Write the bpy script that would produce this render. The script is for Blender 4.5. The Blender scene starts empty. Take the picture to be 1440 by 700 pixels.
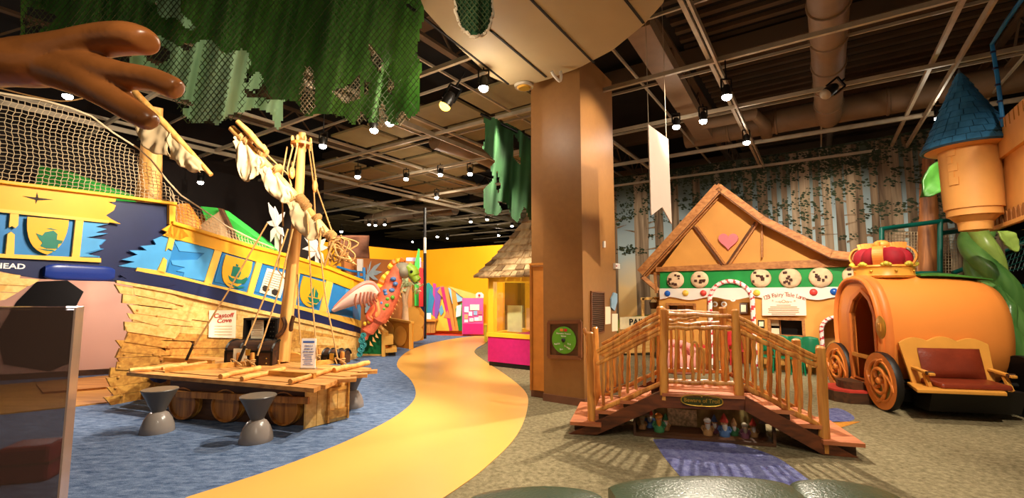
import bpy, math, random
from mathutils import Vector as V, Matrix
random.seed(7)
R = random.Random(11)
COL = bpy.context.scene.collection
PI = math.pi
TILT = math.atan(60/640); CT, ST = math.cos(TILT), math.sin(TILT)
EYE = V((0, 0, 1.5))
AX = V((-.829, .559, 0)); BX = V((.559, .829, 0)); UP = V((0, 0, 1))   # the two axes of the building

# ---------- measuring the place: a sight line from the eye, and where it meets the ground, a depth or a wall
def ray(px, py):
    cx, cy = (px-720)/640, (350-py)/640
    return V((cx, CT-cy*ST, ST+cy*CT))
def F(px, py, z=0.0):
    r = ray(px, py); return EYE + r*((z-1.5)/r.z)
def D(px, py, d):
    r = ray(px, py); return EYE + r*(d/r.y)
def PL(px, py, p0, dr):
    r = ray(px, py); n = V((-dr.y, dr.x, 0)); return EYE + r*((p0-EYE).dot(n)/r.dot(n))

# ---------- materials
def lin(c):
    if isinstance(c, str):
        c = c.lstrip('#'); c = [int(c[i:i+2], 16)/255 for i in (0, 2, 4)]
    return tuple((x/12.92 if x <= .04045 else ((x+.055)/1.055)**2.4) for x in c)+(1,)
def nt(name):
    m = bpy.data.materials.new(name); m.use_nodes = True
    return m, m.node_tree, m.node_tree.nodes['Principled BSDF']
def mat(name, col, rough=.6, metal=0, var=.12, scale=6, bump=0, bscale=60, spec=.4, stretch=(1, 1, 1)):
    m, t, b = nt(name); c = lin(col)
    b.inputs['Roughness'].default_value = rough; b.inputs['Metallic'].default_value = metal
    b.inputs['Specular IOR Level'].default_value = spec
    tc = t.nodes.new('ShaderNodeTexCoord'); mp = t.nodes.new('ShaderNodeMapping'); mp.inputs['Scale'].default_value = stretch
    t.links.new(tc.outputs['Object'], mp.inputs[0])
    n = t.nodes.new('ShaderNodeTexNoise'); n.inputs['Scale'].default_value = scale; n.inputs['Detail'].default_value = 5
    t.links.new(mp.outputs[0], n.inputs['Vector'])
    r = t.nodes.new('ShaderNodeValToRGB'); e = r.color_ramp.elements
    e[0].position = .3; e[1].position = .7
    e[0].color = tuple(x*(1-var) for x in c[:3])+(1,); e[1].color = tuple(min(1, x*(1+var)) for x in c[:3])+(1,)
    t.links.new(n.outputs[0], r.inputs[0]); t.links.new(r.outputs[0], b.inputs['Base Color'])
    if bump:
        n2 = t.nodes.new('ShaderNodeTexNoise'); n2.inputs['Scale'].default_value = bscale; n2.inputs['Detail'].default_value = 4
        t.links.new(mp.outputs[0], n2.inputs['Vector'])
        bp = t.nodes.new('ShaderNodeBump'); bp.inputs['Strength'].default_value = bump; bp.inputs['Distance'].default_value = .02
        t.links.new(n2.outputs[0], bp.inputs['Height']); t.links.new(bp.outputs[0], b.inputs['Normal'])
    return m
def wood(name, dark, light, along=(1, 0, 0), scale=5, rough=.55, bump=.15):
    # grain stretched along the given direction
    m, t, b = nt(name)
    b.inputs['Roughness'].default_value = rough
    tc = t.nodes.new('ShaderNodeTexCoord'); mp = t.nodes.new('ShaderNodeMapping')
    a = V(along).normalized()
    mp.inputs['Rotation'].default_value = (0, 0, -math.atan2(a.y, a.x)) if abs(a.z) < .5 else (0, 0, 0)
    mp.inputs['Scale'].default_value = (.07, 1, 1) if abs(a.z) < .5 else (1, 1, .07)
    t.links.new(tc.outputs['Object'], mp.inputs[0])
    n = t.nodes.new('ShaderNodeTexNoise'); n.inputs['Scale'].default_value = scale*4; n.inputs['Detail'].default_value = 6
    n.inputs['Distortion'].default_value = .6
    t.links.new(mp.outputs[0], n.inputs['Vector'])
    r = t.nodes.new('ShaderNodeValToRGB'); e = r.color_ramp.elements
    e[0].position = .32; e[1].position = .66; e[0].color = lin(dark); e[1].color = lin(light)
    t.links.new(n.outputs[0], r.inputs[0]); t.links.new(r.outputs[0], b.inputs['Base Color'])
    bp = t.nodes.new('ShaderNodeBump'); bp.inputs['Strength'].default_value = bump; bp.inputs['Distance'].default_value = .01
    t.links.new(n.outputs[0], bp.inputs['Height']); t.links.new(bp.outputs[0], b.inputs['Normal'])
    return m
def emis(name, col, s):
    m, t, b = nt(name)
    b.inputs['Base Color'].default_value = lin(col); b.inputs['Emission Color'].default_value = lin(col)
    b.inputs['Emission Strength'].default_value = s
    return m
def glass(name, col, rough=.05, tr=1.0, alpha=1.0):
    m, t, b = nt(name)
    b.inputs['Base Color'].default_value = lin(col); b.inputs['Roughness'].default_value = rough
    b.inputs['Transmission Weight'].default_value = tr; b.inputs['IOR'].default_value = 1.1
    b.inputs['Alpha'].default_value = alpha
    return m

# ---------- mesh builder
def frame(d, up=UP):
    d = V(d).normalized(); up = V(up)
    if abs(d.dot(up)) > .98: up = V((1, 0, 0)) if abs(d.x) < .9 else V((0, 1, 0))
    s = d.cross(up).normalized(); u = s.cross(d).normalized()
    return d, s, u
class MB:
    def __init__(s): s.v = []; s.f = []; s.m = []; s.g = []
    def add(s, vs, fs, m=0):
        o = len(s.v); s.g.append((o, len(s.f))); s.v += [V(x) for x in vs]
        s.f += [tuple(o+i for i in f) for f in fs]; s.m += [m]*len(fs); return s
    def hexa(s, b, t, m=0):   # four bottom and four top corners
        return s.add(list(b)+list(t), [(3, 2, 1, 0), (4, 5, 6, 7), (0, 1, 5, 4), (1, 2, 6, 5), (2, 3, 7, 6), (3, 0, 4, 7)], m)
    def box(s, c, sz, m=0, x=(1, 0, 0), y=None):   # centre, full sizes, optional axes
        x = V(x).normalized(); z = UP; y = V(y).normalized() if y else UP.cross(x).normalized(); z = x.cross(y)
        c = V(c); hx, hy, hz = x*sz[0]/2, y*sz[1]/2, z*sz[2]/2
        return s.hexa([c-hx-hy-hz, c+hx-hy-hz, c+hx+hy-hz, c-hx+hy-hz], [c-hx-hy+hz, c+hx-hy+hz, c+hx+hy+hz, c-hx+hy+hz], m)
    def bar(s, p, q, w, h, m=0, up=UP, w2=None, h2=None):
        p, q = V(p), V(q); d, sd, u = frame(q-p, up); w2 = w2 or w; h2 = h2 or h
        a = [p-sd*w/2-u*h/2, p+sd*w/2-u*h/2, p+sd*w/2+u*h/2, p-sd*w/2+u*h/2]
        b = [q-sd*w2/2-u*h2/2, q+sd*w2/2-u*h2/2, q+sd*w2/2+u*h2/2, q-sd*w2/2+u*h2/2]
        return s.hexa(a, b, m)
    def tube(s, pts, r, seg=8, m=0, caps=True, flat=1.0):
        pts = [V(p) for p in pts]; n = len(pts)
        rr = r if isinstance(r, (list, tuple)) else [r]*n
        vs = []; fs = []; prev = None
        for i, p in enumerate(pts):
            d = (pts[min(i+1, n-1)]-pts[max(i-1, 0)])
            if d.length < 1e-9: d = V((0, 0, 1))
            d.normalize()
            if prev is None: _, sd, u = frame(d)
            else:
                sd = prev-d*prev.dot(d)
                if sd.length < 1e-6: _, sd, u = frame(d)
                sd.normalize(); u = sd.cross(d)
            prev = sd
            for k in range(seg):
                a = 2*PI*k/seg; vs.append(p+sd*math.cos(a)*rr[i]+u*math.sin(a)*rr[i]*flat)
        for i in range(n-1):
            for k in range(seg):
                k2 = (k+1) % seg; fs.append((i*seg+k, i*seg+k2, (i+1)*seg+k2, (i+1)*seg+k))
        if caps: fs += [tuple(range(seg-1, -1, -1)), tuple((n-1)*seg+k for k in range(seg))]
        return s.add(vs, fs, m)
    def lathe(s, prof, c=(0, 0, 0), axis=UP, seg=24, m=0, sc=(1, 1)):
        d, sd, u = frame(axis); c = V(c); vs = []; fs = []; n = len(prof)
        for r, z in prof:
            for k in range(seg):
                a = 2*PI*k/seg; vs.append(c+d*z+sd*math.cos(a)*r*sc[0]+u*math.sin(a)*r*sc[1])
        for i in range(n-1):
            for k in range(seg):
                k2 = (k+1) % seg; fs.append((i*seg+k, i*seg+k2, (i+1)*seg+k2, (i+1)*seg+k))
        if prof[0][0] > 1e-4: fs.append(tuple(range(seg-1, -1, -1)))
        if prof[-1][0] > 1e-4: fs.append(tuple((n-1)*seg+k for k in range(seg)))
        return s.add(vs, fs, m)
    def ball(s, c, r, m=0, seg=16, rings=9, axis=UP):
        if not isinstance(r, (tuple, list)): r = (r, r, r)
        d, sd, u = frame(axis); c = V(c); vs = []; fs = []
        for i in range(rings+1):
            t = PI*i/rings
            for k in range(seg):
                a = 2*PI*k/seg
                vs.append(c+sd*math.cos(a)*math.sin(t)*r[0]+u*math.sin(a)*math.sin(t)*r[1]-d*math.cos(t)*r[2])
        for i in range(rings):
            for k in range(seg):
                k2 = (k+1) % seg; fs.append((i*seg+k, i*seg+k2, (i+1)*seg+k2, (i+1)*seg+k))
        return s.add(vs, fs, m)
    def prism(s, poly, vec, m=0, side=None):
        poly = [V(p) for p in poly]; n = len(poly); vec = V(vec)
        s.add(poly+[p+vec for p in poly], [tuple(range(n)), tuple(range(2*n-1, n-1, -1))], m)
        o = len(s.v)-2*n; mm = m if side is None else side
        s.f += [(o+i, o+n+i, o+n+(i+1) % n, o+(i+1) % n) for i in range(n)]; s.m += [mm]*n
        return s
    def grid(s, fn, nu, nv, m=0):
        vs = [fn(i/nu, j/nv) for i in range(nu+1) for j in range(nv+1)]
        fs = [(i*(nv+1)+j, (i+1)*(nv+1)+j, (i+1)*(nv+1)+j+1, i*(nv+1)+j+1) for i in range(nu) for j in range(nv)]
        return s.add(vs, fs, m)
    def mesh(s, mesh, T, m=0):   # bring in a bpy mesh through matrix T
        return s.add([T @ v.co for v in mesh.vertices], [tuple(p.vertices) for p in mesh.polygons], m)
    def each(s, name, mats, parent=None, **k):   # every piece added becomes a part of its own
        out = []
        for i, (v0, f0) in enumerate(s.g):
            v1, f1 = s.g[i+1] if i+1 < len(s.g) else (len(s.v), len(s.f))
            t = MB(); t.v = s.v[v0:v1]; t.f = [tuple(q-v0 for q in f) for f in s.f[f0:f1]]; t.m = s.m[f0:f1]
            out.append(t.build(name, mats, parent, **k))
        return out
    def build(s, name, mats, parent=None, loc=None, smooth=True, ang=38, bevel=0, thick=0, sub=0, world=True):
        if not isinstance(mats, (list, tuple)): mats = [mats]
        off = V((0, 0, 0))
        if parent is not None:
            if world: off = WL.get(parent.name, V((0, 0, 0)))
        else:
            if loc is None:
                xs = [p.x for p in s.v]; ys = [p.y for p in s.v]; zs = [p.z for p in s.v]
                loc = V(((min(xs)+max(xs))/2, (min(ys)+max(ys))/2, min(zs)))
            off = V(loc)
        me = bpy.data.meshes.new(name); me.from_pydata([tuple(p-off) for p in s.v], [], s.f)
        for mm in mats: me.materials.append(mm)
        for p, i in zip(me.polygons, s.m): p.material_index = min(i, len(mats)-1)
        me.validate(); me.update()
        import bmesh
        bm = bmesh.new(); bm.from_mesh(me); bmesh.ops.recalc_face_normals(bm, faces=bm.faces); bm.to_mesh(me); bm.free()
        if smooth:
            for p in me.polygons: p.use_smooth = True
            me.set_sharp_from_angle(angle=math.radians(ang))
        o = bpy.data.objects.new(name, me); COL.objects.link(o)
        if parent is not None: o.parent = parent
        else: o.location = off
        WL[o.name] = off if world else V((0, 0, 0))
        if thick: md = o.modifiers.new('s', 'SOLIDIFY'); md.thickness = thick; md.offset = 0
        if bevel: md = o.modifiers.new('b', 'BEVEL'); md.width = bevel; md.segments = 2; md.limit_method = 'ANGLE'; md.angle_limit = .7
        if sub: md = o.modifiers.new('u', 'SUBSURF'); md.levels = sub; md.render_levels = sub
        return o
WL = {}
def tag(o, label=None, cat=None, group=None, kind=None):
    if label: o['label'] = label
    if cat: o['category'] = cat
    if group: o['group'] = group
    if kind: o['kind'] = kind
    return o
def thing(name, label, cat, loc=(0, 0, 0), rz=0, group=None):
    o = bpy.data.objects.new(name, None); COL.objects.link(o); o.location = V(loc); o.rotation_euler = (0, 0, rz)
    o.empty_display_size = .1; WL[o.name] = V(loc)
    return tag(o, label, cat, group)
def struct(o): o['kind'] = 'structure'; return o
def copy_tree(o, parent=None):
    c = o.copy(); COL.objects.link(c); c.parent = parent
    for ch in list(o.children): copy_tree(ch, c)
    return c
def textmesh(s, size, extrude=.002, align='CENTER', font_shear=0, bold=0):
    cu = bpy.data.curves.new('t', 'FONT'); cu.body = s; cu.size = size; cu.extrude = extrude; cu.align_x = align; cu.align_y = 'CENTER'
    cu.shear = font_shear; cu.offset = bold; cu.resolution_u = 3
    ob = bpy.data.objects.new('t', cu); me = bpy.data.meshes.new_from_object(ob)
    bpy.data.objects.remove(ob); bpy.data.curves.remove(cu); return me
def text(mb, s, at, size, xdir, up=UP, m=0, ex=.002, align='CENTER', shear=0, bold=0, sx=1):
    me = textmesh(s, size, ex, align, shear, bold); x = V(xdir).normalized(); y = (V(up)-x*V(up).dot(x)).normalized(); z = x.cross(y)
    T = Matrix(((x.x*sx, y.x, z.x, at[0]), (x.y*sx, y.y, z.y, at[1]), (x.z*sx, y.z, z.z, at[2]), (0, 0, 0, 1)))
    mb.mesh(me, T, m); bpy.data.meshes.remove(me); return mb
def lerp(a, b, t): return a+(b-a)*t
def interp(tab, x):   # tab: [(x, y, ...)]
    if x <= tab[0][0]: return tab[0][1]
    for a, b in zip(tab, tab[1:]):
        if x <= b[0]: return lerp(a[1], b[1], (x-a[0])/(b[0]-a[0]))
    return tab[-1][1]
def smooth_pts(pts, n=6):   # Catmull-Rom
    pts = [V(p) for p in pts]; out = []
    for i in range(len(pts)-1):
        p0 = pts[max(i-1, 0)]; p1 = pts[i]; p2 = pts[i+1]; p3 = pts[min(i+2, len(pts)-1)]
        for k in range(n):
            t = k/n
            out.append(.5*((2*p1)+(p2-p0)*t+(2*p0-5*p1+4*p2-p3)*t*t+(3*p1-p0-3*p2+p3)*t**3))
    return out+[pts[-1]]

# ---------- shared materials
M = {}
M['yellow'] = mat('yellow_paint', '#eca61c', .5, var=.06, scale=3)
M['pale_yellow'] = mat('pale_yellow_paint', '#f0b94a', .5, var=.08, scale=4)
M['wallyel'] = mat('wall_yellow', '#f5a70e', .6, var=.04, scale=1)
M['blue'] = mat('blue_paint', '#2478b8', .45, var=.1, scale=4)
M['lblue'] = mat('light_blue_paint', '#4596d0', .45, var=.1, scale=4)
M['navy'] = mat('navy_paint', '#15204a', .45, var=.12, scale=3)
M['navy_gloss'] = mat('navy_vinyl', '#1f3684', .28, var=.05)
M['green'] = mat('green_paint', '#0f7a3c', .5)
M['teal'] = mat('teal_green', '#0d6e5a', .5)
M['brightgreen'] = mat('bright_green_fabric', '#3fc24a', .6)
M['white'] = mat('white_paint', '#d9d0c6', .6, var=.04)
M['paper'] = mat('paper', '#f6e7c4', .7, var=.04)
M['paperw'] = mat('white_paper', '#f4f0ec', .7, var=.03)
M['black'] = mat('black_paint', '#120f0e', .5)
M['blackm'] = mat('black_metal', '#1a1816', .35, metal=.5)
M['ink'] = mat('dark_ink', '#2a2018', .7)
M['redink'] = mat('red_ink', '#c03a28', .7)
M['blueink'] = mat('blue_ink', '#3a5fae', .7)
M['pink'] = mat('pink_wall', '#e8b39c', .6, var=.04, scale=1)
M['hotpink'] = mat('magenta_paint', '#c1186f', .5, var=.08, scale=12)
M['brownw'] = mat('brown_wall', '#936536', .42, var=.05, scale=12, bump=.05, bscale=180)
M['orangep'] = mat('orange_paint', '#d9822a', .55)
M['red'] = mat('red_paint', '#c22a2c', .5)
M['plankA'] = wood('golden_planks', '#d8a250', '#f0c67a', BX, 4)
M['plankB'] = wood('aged_planks', '#a86c28', '#d9a048', BX, 4)
M['deckw'] = wood('deck_wood', '#a8682c', '#dba15a', (1, -.2, 0), 4)
M['darkw'] = wood('dark_wood', '#3a2212', '#5c381c', (1, -.2, 0), 4)
M['pole'] = wood('pole_wood', '#c9853a', '#e9b062', (0, 0, 1), 3)
M['logw'] = wood('log_wood', '#8a4f1e', '#d08a3c', (0, 0, 1), 5, rough=.45, bump=.3)
M['rope'] = mat('rope', '#b98b52', .9, var=.25, scale=60)
M['net'] = mat('net_cord', '#cdb896', .9)
M['canvas'] = mat('sail_canvas', '#bfa47c', .85, var=.08, scale=5)
M['steel'] = mat('grey_steel', '#a89880', .45, metal=.2)
M['gold'] = mat('gold', '#c79a3a', .35, metal=.6)
# ================= SETTING =================
def carpet(name, c1, c2, sc=26, streak=(1, 1, 1)):
    m, t, b = nt(name); b.inputs['Roughness'].default_value = .95; b.inputs['Specular IOR Level'].default_value = .1
    tc = t.nodes.new('ShaderNodeTexCoord'); mp = t.nodes.new('ShaderNodeMapping'); mp.inputs['Scale'].default_value = streak
    t.links.new(tc.outputs['Object'], mp.inputs[0])
    n = t.nodes.new('ShaderNodeTexNoise'); n.inputs['Scale'].default_value = sc; n.inputs['Detail'].default_value = 8; n.inputs['Roughness'].default_value = .75
    t.links.new(mp.outputs[0], n.inputs['Vector'])
    r = t.nodes.new('ShaderNodeValToRGB'); e = r.color_ramp.elements
    e[0].position = .36; e[1].position = .64; e[0].color = lin(c1); e[1].color = lin(c2)
    t.links.new(n.outputs[0], r.inputs[0]); t.links.new(r.outputs[0], b.inputs['Base Color'])
    n3 = t.nodes.new('ShaderNodeTexNoise'); n3.inputs['Scale'].default_value = 160; n3.inputs['Detail'].default_value = 2
    bp = t.nodes.new('ShaderNodeBump'); bp.inputs['Strength'].default_value = .6; bp.inputs['Distance'].default_value = .01
    t.links.new(tc.outputs['Object'], n3.inputs['Vector']); t.links.new(n3.outputs[0], bp.inputs['Height']); t.links.new(bp.outputs[0], b.inputs['Normal'])
    return m
M['carpet_g'] = carpet('olive_carpet', '#6a5f45', '#9d9070', 22)
M['carpet_b'] = carpet('blue_carpet', '#3f5478', '#8093b4', 7, (1, 2.5, 1))
M['carpet_p'] = carpet('periwinkle_carpet', '#4a4a80', '#8085ae', 12)
M['carpet_o'] = carpet('orange_carpet', '#b8742c', '#d8963e', 20)
M['carpet_r'] = carpet('red_carpet', '#c0392c', '#d85a42', 20)
M['path'] = mat('yellow_path', '#edb45c', .32, var=.04, scale=1.2, spec=.35)

fl = MB().box((0, 15, -.05), (40, 42, .1)); struct(fl.build('floor', M['carpet_g']))
def floorpatch(name, pts, m, z, smooth_it=True, lab=None):
    o = MB().prism([(p[0], p[1], .0005) for p in pts], (0, 0, z)).build(name, m, smooth=False); return struct(o)
le = [(262, 700), (400, 655), (500, 615), (560, 583), (584, 558), (578, 535), (558, 513), (572, 495), (600, 484), (640, 476), (668, 472.5)]
re_ = [(690, 473), (683, 482), (670, 490), (668, 497), (685, 510), (712, 528), (738, 550), (742, 572), (727, 612), (680, 660), (620, 703)]
L_ = smooth_pts([F(*p) for p in le], 6); R_ = smooth_pts([F(*p) for p in re_], 6)
L_ = [V((-2.8, 0.9, 0)), V((-2.1, 1.55, 0))]+L_; R_ = R_+[V((-.9, 1.6, 0)), V((-2.2, .2, 0))]
floorpatch('floor_path', L_+R_, M['path'], .006)
blue_edge = [V((-1.9, .6, 0)), V((-12, .6, 0)), V((-12, 16, 0)), V((-6.5, 16, 0))]+[F(*p) for p in [(560, 470), (600, 471), (660, 470)]]
floorpatch('floor_blue_carpet', blue_edge+[F(686, 474), F(676, 488), F(650, 500), F(720, 560), F(700, 610), F(560, 690)], M['carpet_b'], .003)
pp = [(918, 618), (975, 617), (1030, 624), (1075, 636), (1112, 656), (1150, 700), (990, 700), (955, 668), (932, 640)]
floorpatch('floor_periwinkle_patch', smooth_pts([F(*p) for p in pp], 4), M['carpet_p'], .003)
floorpatch('floor_periwinkle_patch', smooth_pts([F(*p) for p in [(1150, 578), (1178, 574), (1200, 585), (1196, 592), (1160, 595)]], 4), M['carpet_p'], .003)
floorpatch('floor_orange_patch', [F(*p) for p in [(1165, 593), (1210, 593), (1180, 602)]], M['carpet_o'], .003)
floorpatch('floor_red_carpet', [F(*p) for p in [(596, 466.5), (660, 464), (684, 471), (650, 472.5), (600, 471)]], M['carpet_r'], .008)

C1 = F(580, 464)
WT = 3.12
def wall(name, p, q, z0, z1, m, th=.12):
    p, q = V(p), V(q); d = (q-p).normalized(); n = V((-d.y, d.x, 0))
    if n.dot(p-EYE) < 0: n = -n
    b = [p, q, q+n*th, p+n*th]
    return struct(MB().hexa([V((v.x, v.y, z0)) for v in b], [V((v.x, v.y, z1)) for v in b]).build(name, m, smooth=False))
e1 = PL(707, 430, C1, AX)
M['dark'] = mat('dark_wall', '#1d1512', .9, var=.2, scale=2)
wall('wall_back', C1, e1, 0, WT, M['wallyel'])
wall('wall_left', C1, C1-BX*4.2, 0, WT, M['wallyel'])
wall('wall_left', C1-BX*4.2-AX*.2, V((-12.5, 3.0, 0)), 0, 5.8, M['dark'])
wall('wall_back', V((-16, 33, 0)), V((12, 33, 0)), 0, 6.5, M['dark'])
wall('wall_right', V((12.0, 33, 0)), V((12.0, -4, 0)), 0, 6.5, M['dark'])

# --- column
c0 = F(822, 572); cl = PL(765, 562, c0, AX); cr = PL(869, 540, c0, BX)
wl = (cl-c0).length; wr = (cr-c0).length
def colbox(p, a, b, z0, z1, g=0): # corner p, lengths along AX and BX
    p = V((p.x, p.y, 0)); q = [p-AX*g-BX*g, p+AX*(a+g)-BX*g, p+AX*(a+g)+BX*(b+g), p-AX*g+BX*(b+g)]
    return [v+UP*z0 for v in q], [v+UP*z1 for v in q]
col = MB().hexa(*colbox(c0, wl, wr, 0, 4.9))
M['vinyl_base'] = mat('brown_baseboard', '#7a4f38', .6)
struct(col.build('wall_column', M['brownw'], smooth=False))
struct(MB().hexa(*colbox(c0, wl, wr, 0, .1, .012)).build('baseboard_column', M['vinyl_base'], smooth=False))
p2 = c0+AX*wl+BX*.14
cl2 = PL(749, 550, p2, AX); w2 = (cl2-p2).length
struct(MB().hexa(*colbox(p2, w2, .5, 0, 4.9)).build('wall_column', M['brownw'], smooth=False))
struct(MB().hexa(*colbox(p2, w2, .5, 0, .1, .012)).build('baseboard_column', M['vinyl_base'], smooth=False))
# orange door leaf beside the column
dr = MB(); a_, b_ = colbox(p2-BX*.05+AX*.03, w2-.06, .045, .1, 1.86); dr.hexa(a_, b_)
M['doorp'] = mat('orange_brown_door', '#c98235', .5)
d0 = struct(dr.build('door_1', M['doorp'], smooth=False, bevel=.006))
fr = MB()
for k in (0, 1): fr.bar(p2-BX*.06+AX*(.02+k*(w2-.04))+UP*.1, p2-BX*.06+AX*(.02+k*(w2-.04))+UP*1.9, .03, .03)
fr.bar(p2-BX*.06+AX*.0+UP*1.9, p2-BX*.06+AX*w2+UP*1.9, .03, .03)
fr.build('door_frame', M['doorp'], d0, smooth=False)

# --- ceiling
M['deck'] = mat('ceiling_deck', '#1e1712', .9, var=.3, scale=2)
struct(MB().box((0, 15, 6.45), (40, 42, .1)).build('ceiling', M['deck'], smooth=False))
M['cream'] = mat('cream_soffit', '#a8936e', .7, var=.05, scale=2, bump=.1, bscale=120)
M['tile'] = mat('ceiling_tile', '#8a7850', .85, var=.08, scale=3)
so = [(540, -120), (598, 15), (640, 62), (690, 108), (715, 119), (745, 119), (772, 111), (815, 95), (862, 70), (905, 35), (932, 5), (950, -40), (955, -120)]
so3 = [F(x, y, 4.4) for x, y in so]
cs = MB().prism(so3, (0, 0, .1)); o = struct(cs.build('ceiling_soffit', M['cream'], smooth=False))
jt = MB()
for (a, b) in [((640, 0), (692, 44)), ((692, 44), (768, 108)), ((748, 0), (835, 88)), ((880, 0), (905, 32)), ((600, 28), (715, 118))]:
    p, q = F(*a, 4.4), F(*b, 4.4); dd = (q-p).normalized(); jt.bar(p-dd*.3, q, .025, .02)
struct(jt.build('ceiling_soffit_joints', M['deck'], o if False else None, smooth=False))
cp = MB()
def AB(a, b, z): v = AX*a+BX*b; return V((v.x, v.y, z))
for i in range(-1, 17):
    for j in range(2, 22):
        a, b = 2.2+i*1.3, 4.4+j*1.15
        p = AB(a, b, 5.1)
        if p.y < 5 or p.x > 1.2+.03*p.y or R.random() < .3: continue
        a1, b1 = a+.58, b+.5
        cp.hexa([AB(a-.58, b-.5, 5.1), AB(a1, b-.5, 5.1), AB(a1, b1, 5.1), AB(a-.58, b1, 5.1)], [AB(a-.58, b-.5, 5.15), AB(a1, b-.5, 5.15), AB(a1, b1, 5.15), AB(a-.58, b1, 5.15)])
struct(cp.build('ceiling_tiles', M['tile'], smooth=False))
# struts: grid of channels
st = MB()
for b in (2.6, 4.5, 6.45, 8.3, 10.6, 12.7, 14.8, 16.9, 19, 21.1, 23.2, 25.3, 27.4):
    st.bar(AB(-9, b, 4.62), AB(17, b, 4.62), .05, .06)
for a in (-6.6, -4.0, -1.46, 1.1, 3.5, 6.0, 8.4, 10.8, 13.2):
    st.bar(AB(a, 1.2, 4.68), AB(a, 28, 4.68), .05, .05)
for b in (3.6, 5.5, 7.4, 9.4, 11.6, 13.8, 15.8):
    st.bar(AB(-9, b, 4.95), AB(15, b, 4.95), .03, .04)
for a in (-5.2, -2.7, -.2, 2.3, 4.8, 7.2, 9.6):
    st.bar(AB(a, 1.2, 4.98), AB(a, 28, 4.98), .03, .04)
for a in (-1.7, 1.0, 6.2, 11.0):
    st.bar(AB(a, 1.2, 4.6), AB(a, 20, 4.6), .03, .09)
struct(st.build('ceiling_struts', M['steel'], smooth=False))
# joists and beams above
bm_ = MB()
M['beam'] = mat('tan_beam', '#5d4731', .8, var=.1, scale=2)
for a in (-7.5, -5.2, -2.9, -.4, 2, 4.8, 7.6, 10.4):
    bm_.bar(AB(a, 1, 5.9), AB(a, 20, 5.9), .12, .05); bm_.bar(AB(a, 1, 5.35), AB(a, 20, 5.35), .12, .05)
    k = 1
    while k < 19:
        bm_.bar(AB(a, k, 5.35), AB(a, k+.55, 5.9), .03, .03); bm_.bar(AB(a, k+.55, 5.9), AB(a, k+1.1, 5.35), .03, .03); k += 1.1
for b in (2.2, 5.2, 9.2, 13.2, 17.2):
    bm_.bar(AB(-9, b, 6.1), AB(14, b, 6.1), .3, .3)
struct(bm_.build('ceiling_joists', M['beam'], smooth=False))
# ribbed deck
rb = MB()
for k in range(60): rb.bar(AB(-10, 1+k*.34, 6.36), AB(2, 1+k*.34, 6.36), .12, .08)
struct(rb.build('ceiling_ribs', M['beam'], smooth=False))
# air ducts
M['duct'] = mat('painted_duct', '#80654a', .6, var=.08, bump=.05, bscale=20)
def duct(pts, r, label, rings=True):
    b = MB().tube(pts, r, 20)
    o = b.build('air_duct', M['duct']); tag(o, label, 'duct')
    if rings:
        g = MB()
        for p, q in zip(pts, pts[1:]):
            p, q = V(p), V(q); L = (q-p).length; n = int(L/.9)
            for k in range(1, n): c = lerp(p, q, k/n); d = (q-p).normalized(); g.lathe([(r, -.03), (r+.02, -.02), (r+.02, .02), (r, .03)], c, d, 20)
        if g.v: g.each('seam_ring', M['duct'], o)
    return o
duct([F(1165, -60, 5.0), F(1165, 165, 5.05)], .22, 'thick round duct running overhead between the struts, right of the long banner')
duct([AB(-6, 11.2, 5.2), AB(2.5, 11.2, 5.2)], .26, 'long dark round duct crossing above the forest mural')
duct([F(612, 195, 4.95), F(668, 212, 4.95), F(745, 250, 4.95)], .24, 'round duct left of the column behind the green hanging cloth')
duct([F(520, 310, 4.9), F(560, 300, 4.9), F(640, 292, 4.9)], .3, 'fat pale duct far back above the yellow wall')
duct([F(985, 175, 5.0), F(1060, 160, 5.0), F(1075, 175, 5.0), F(1078, 190, 5.0)], .12, 'bent duct elbow above the row of spotlights')
# boxed ducts
for (a, b, c, d, z) in [((905, 40), (960, 130), .35, .2, 5.0), ((880, 160), (905, 200), .3, .2, 5.2)]:
    pass
bx = MB().bar(F(895, 30, 5.0), F(990, 190, 5.0), .34, .2); tag(bx.build('air_duct', M['duct'], smooth=False), 'square boxed duct running back beside the hanging banner cords', 'duct')

# --- forest mural (painted wall)
def mural_mat():
    m, t, b = nt('forest_mural_sky'); b.inputs['Roughness'].default_value = .85
    tc = t.nodes.new('ShaderNodeTexCoord'); sp = t.nodes.new('ShaderNodeSeparateXYZ'); t.links.new(tc.outputs['Object'], sp.inputs[0])
    mr = t.nodes.new('ShaderNodeMapRange'); mr.inputs['From Max'].default_value = 5.0; t.links.new(sp.outputs['Z'], mr.inputs['Value'])
    n = t.nodes.new('ShaderNodeTexNoise'); n.inputs['Scale'].default_value = 1.5; t.links.new(tc.outputs['Object'], n.inputs['Vector'])
    ma = t.nodes.new('ShaderNodeMath'); ma.operation = 'MULTIPLY_ADD'; ma.inputs[1].default_value = .12; t.links.new(n.outputs[0], ma.inputs[0]); t.links.new(mr.outputs[0], ma.inputs[2])
    r = t.nodes.new('ShaderNodeValToRGB'); e = r.color_ramp.elements
    e[0].position = .2; e[0].color = lin('#c79a55'); e[1].position = .95; e[1].color = lin('#3f4638')
    x = r.color_ramp.elements.new(.38); x.color = lin('#d9bb84'); x = r.color_ramp.elements.new(.58); x.color = lin('#9db0b4'); x = r.color_ramp.elements.new(.75); x.color = lin('#77868c')
    t.links.new(ma.outputs[0], r.inputs[0]); t.links.new(r.outputs[0], b.inputs['Base Color']); return m
M['mural'] = mural_mat()
M['trunk'] = wood('painted_trunk', '#463525', '#7d6850', (0, 0, 1), 2.5, rough=.9)
M['trunk2'] = wood('painted_trunk_pale', '#65533f', '#96826a', (0, 0, 1), 2.5, rough=.9)
M['foliage'] = mat('painted_foliage', '#26301c', .9, var=.5, scale=9)
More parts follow.
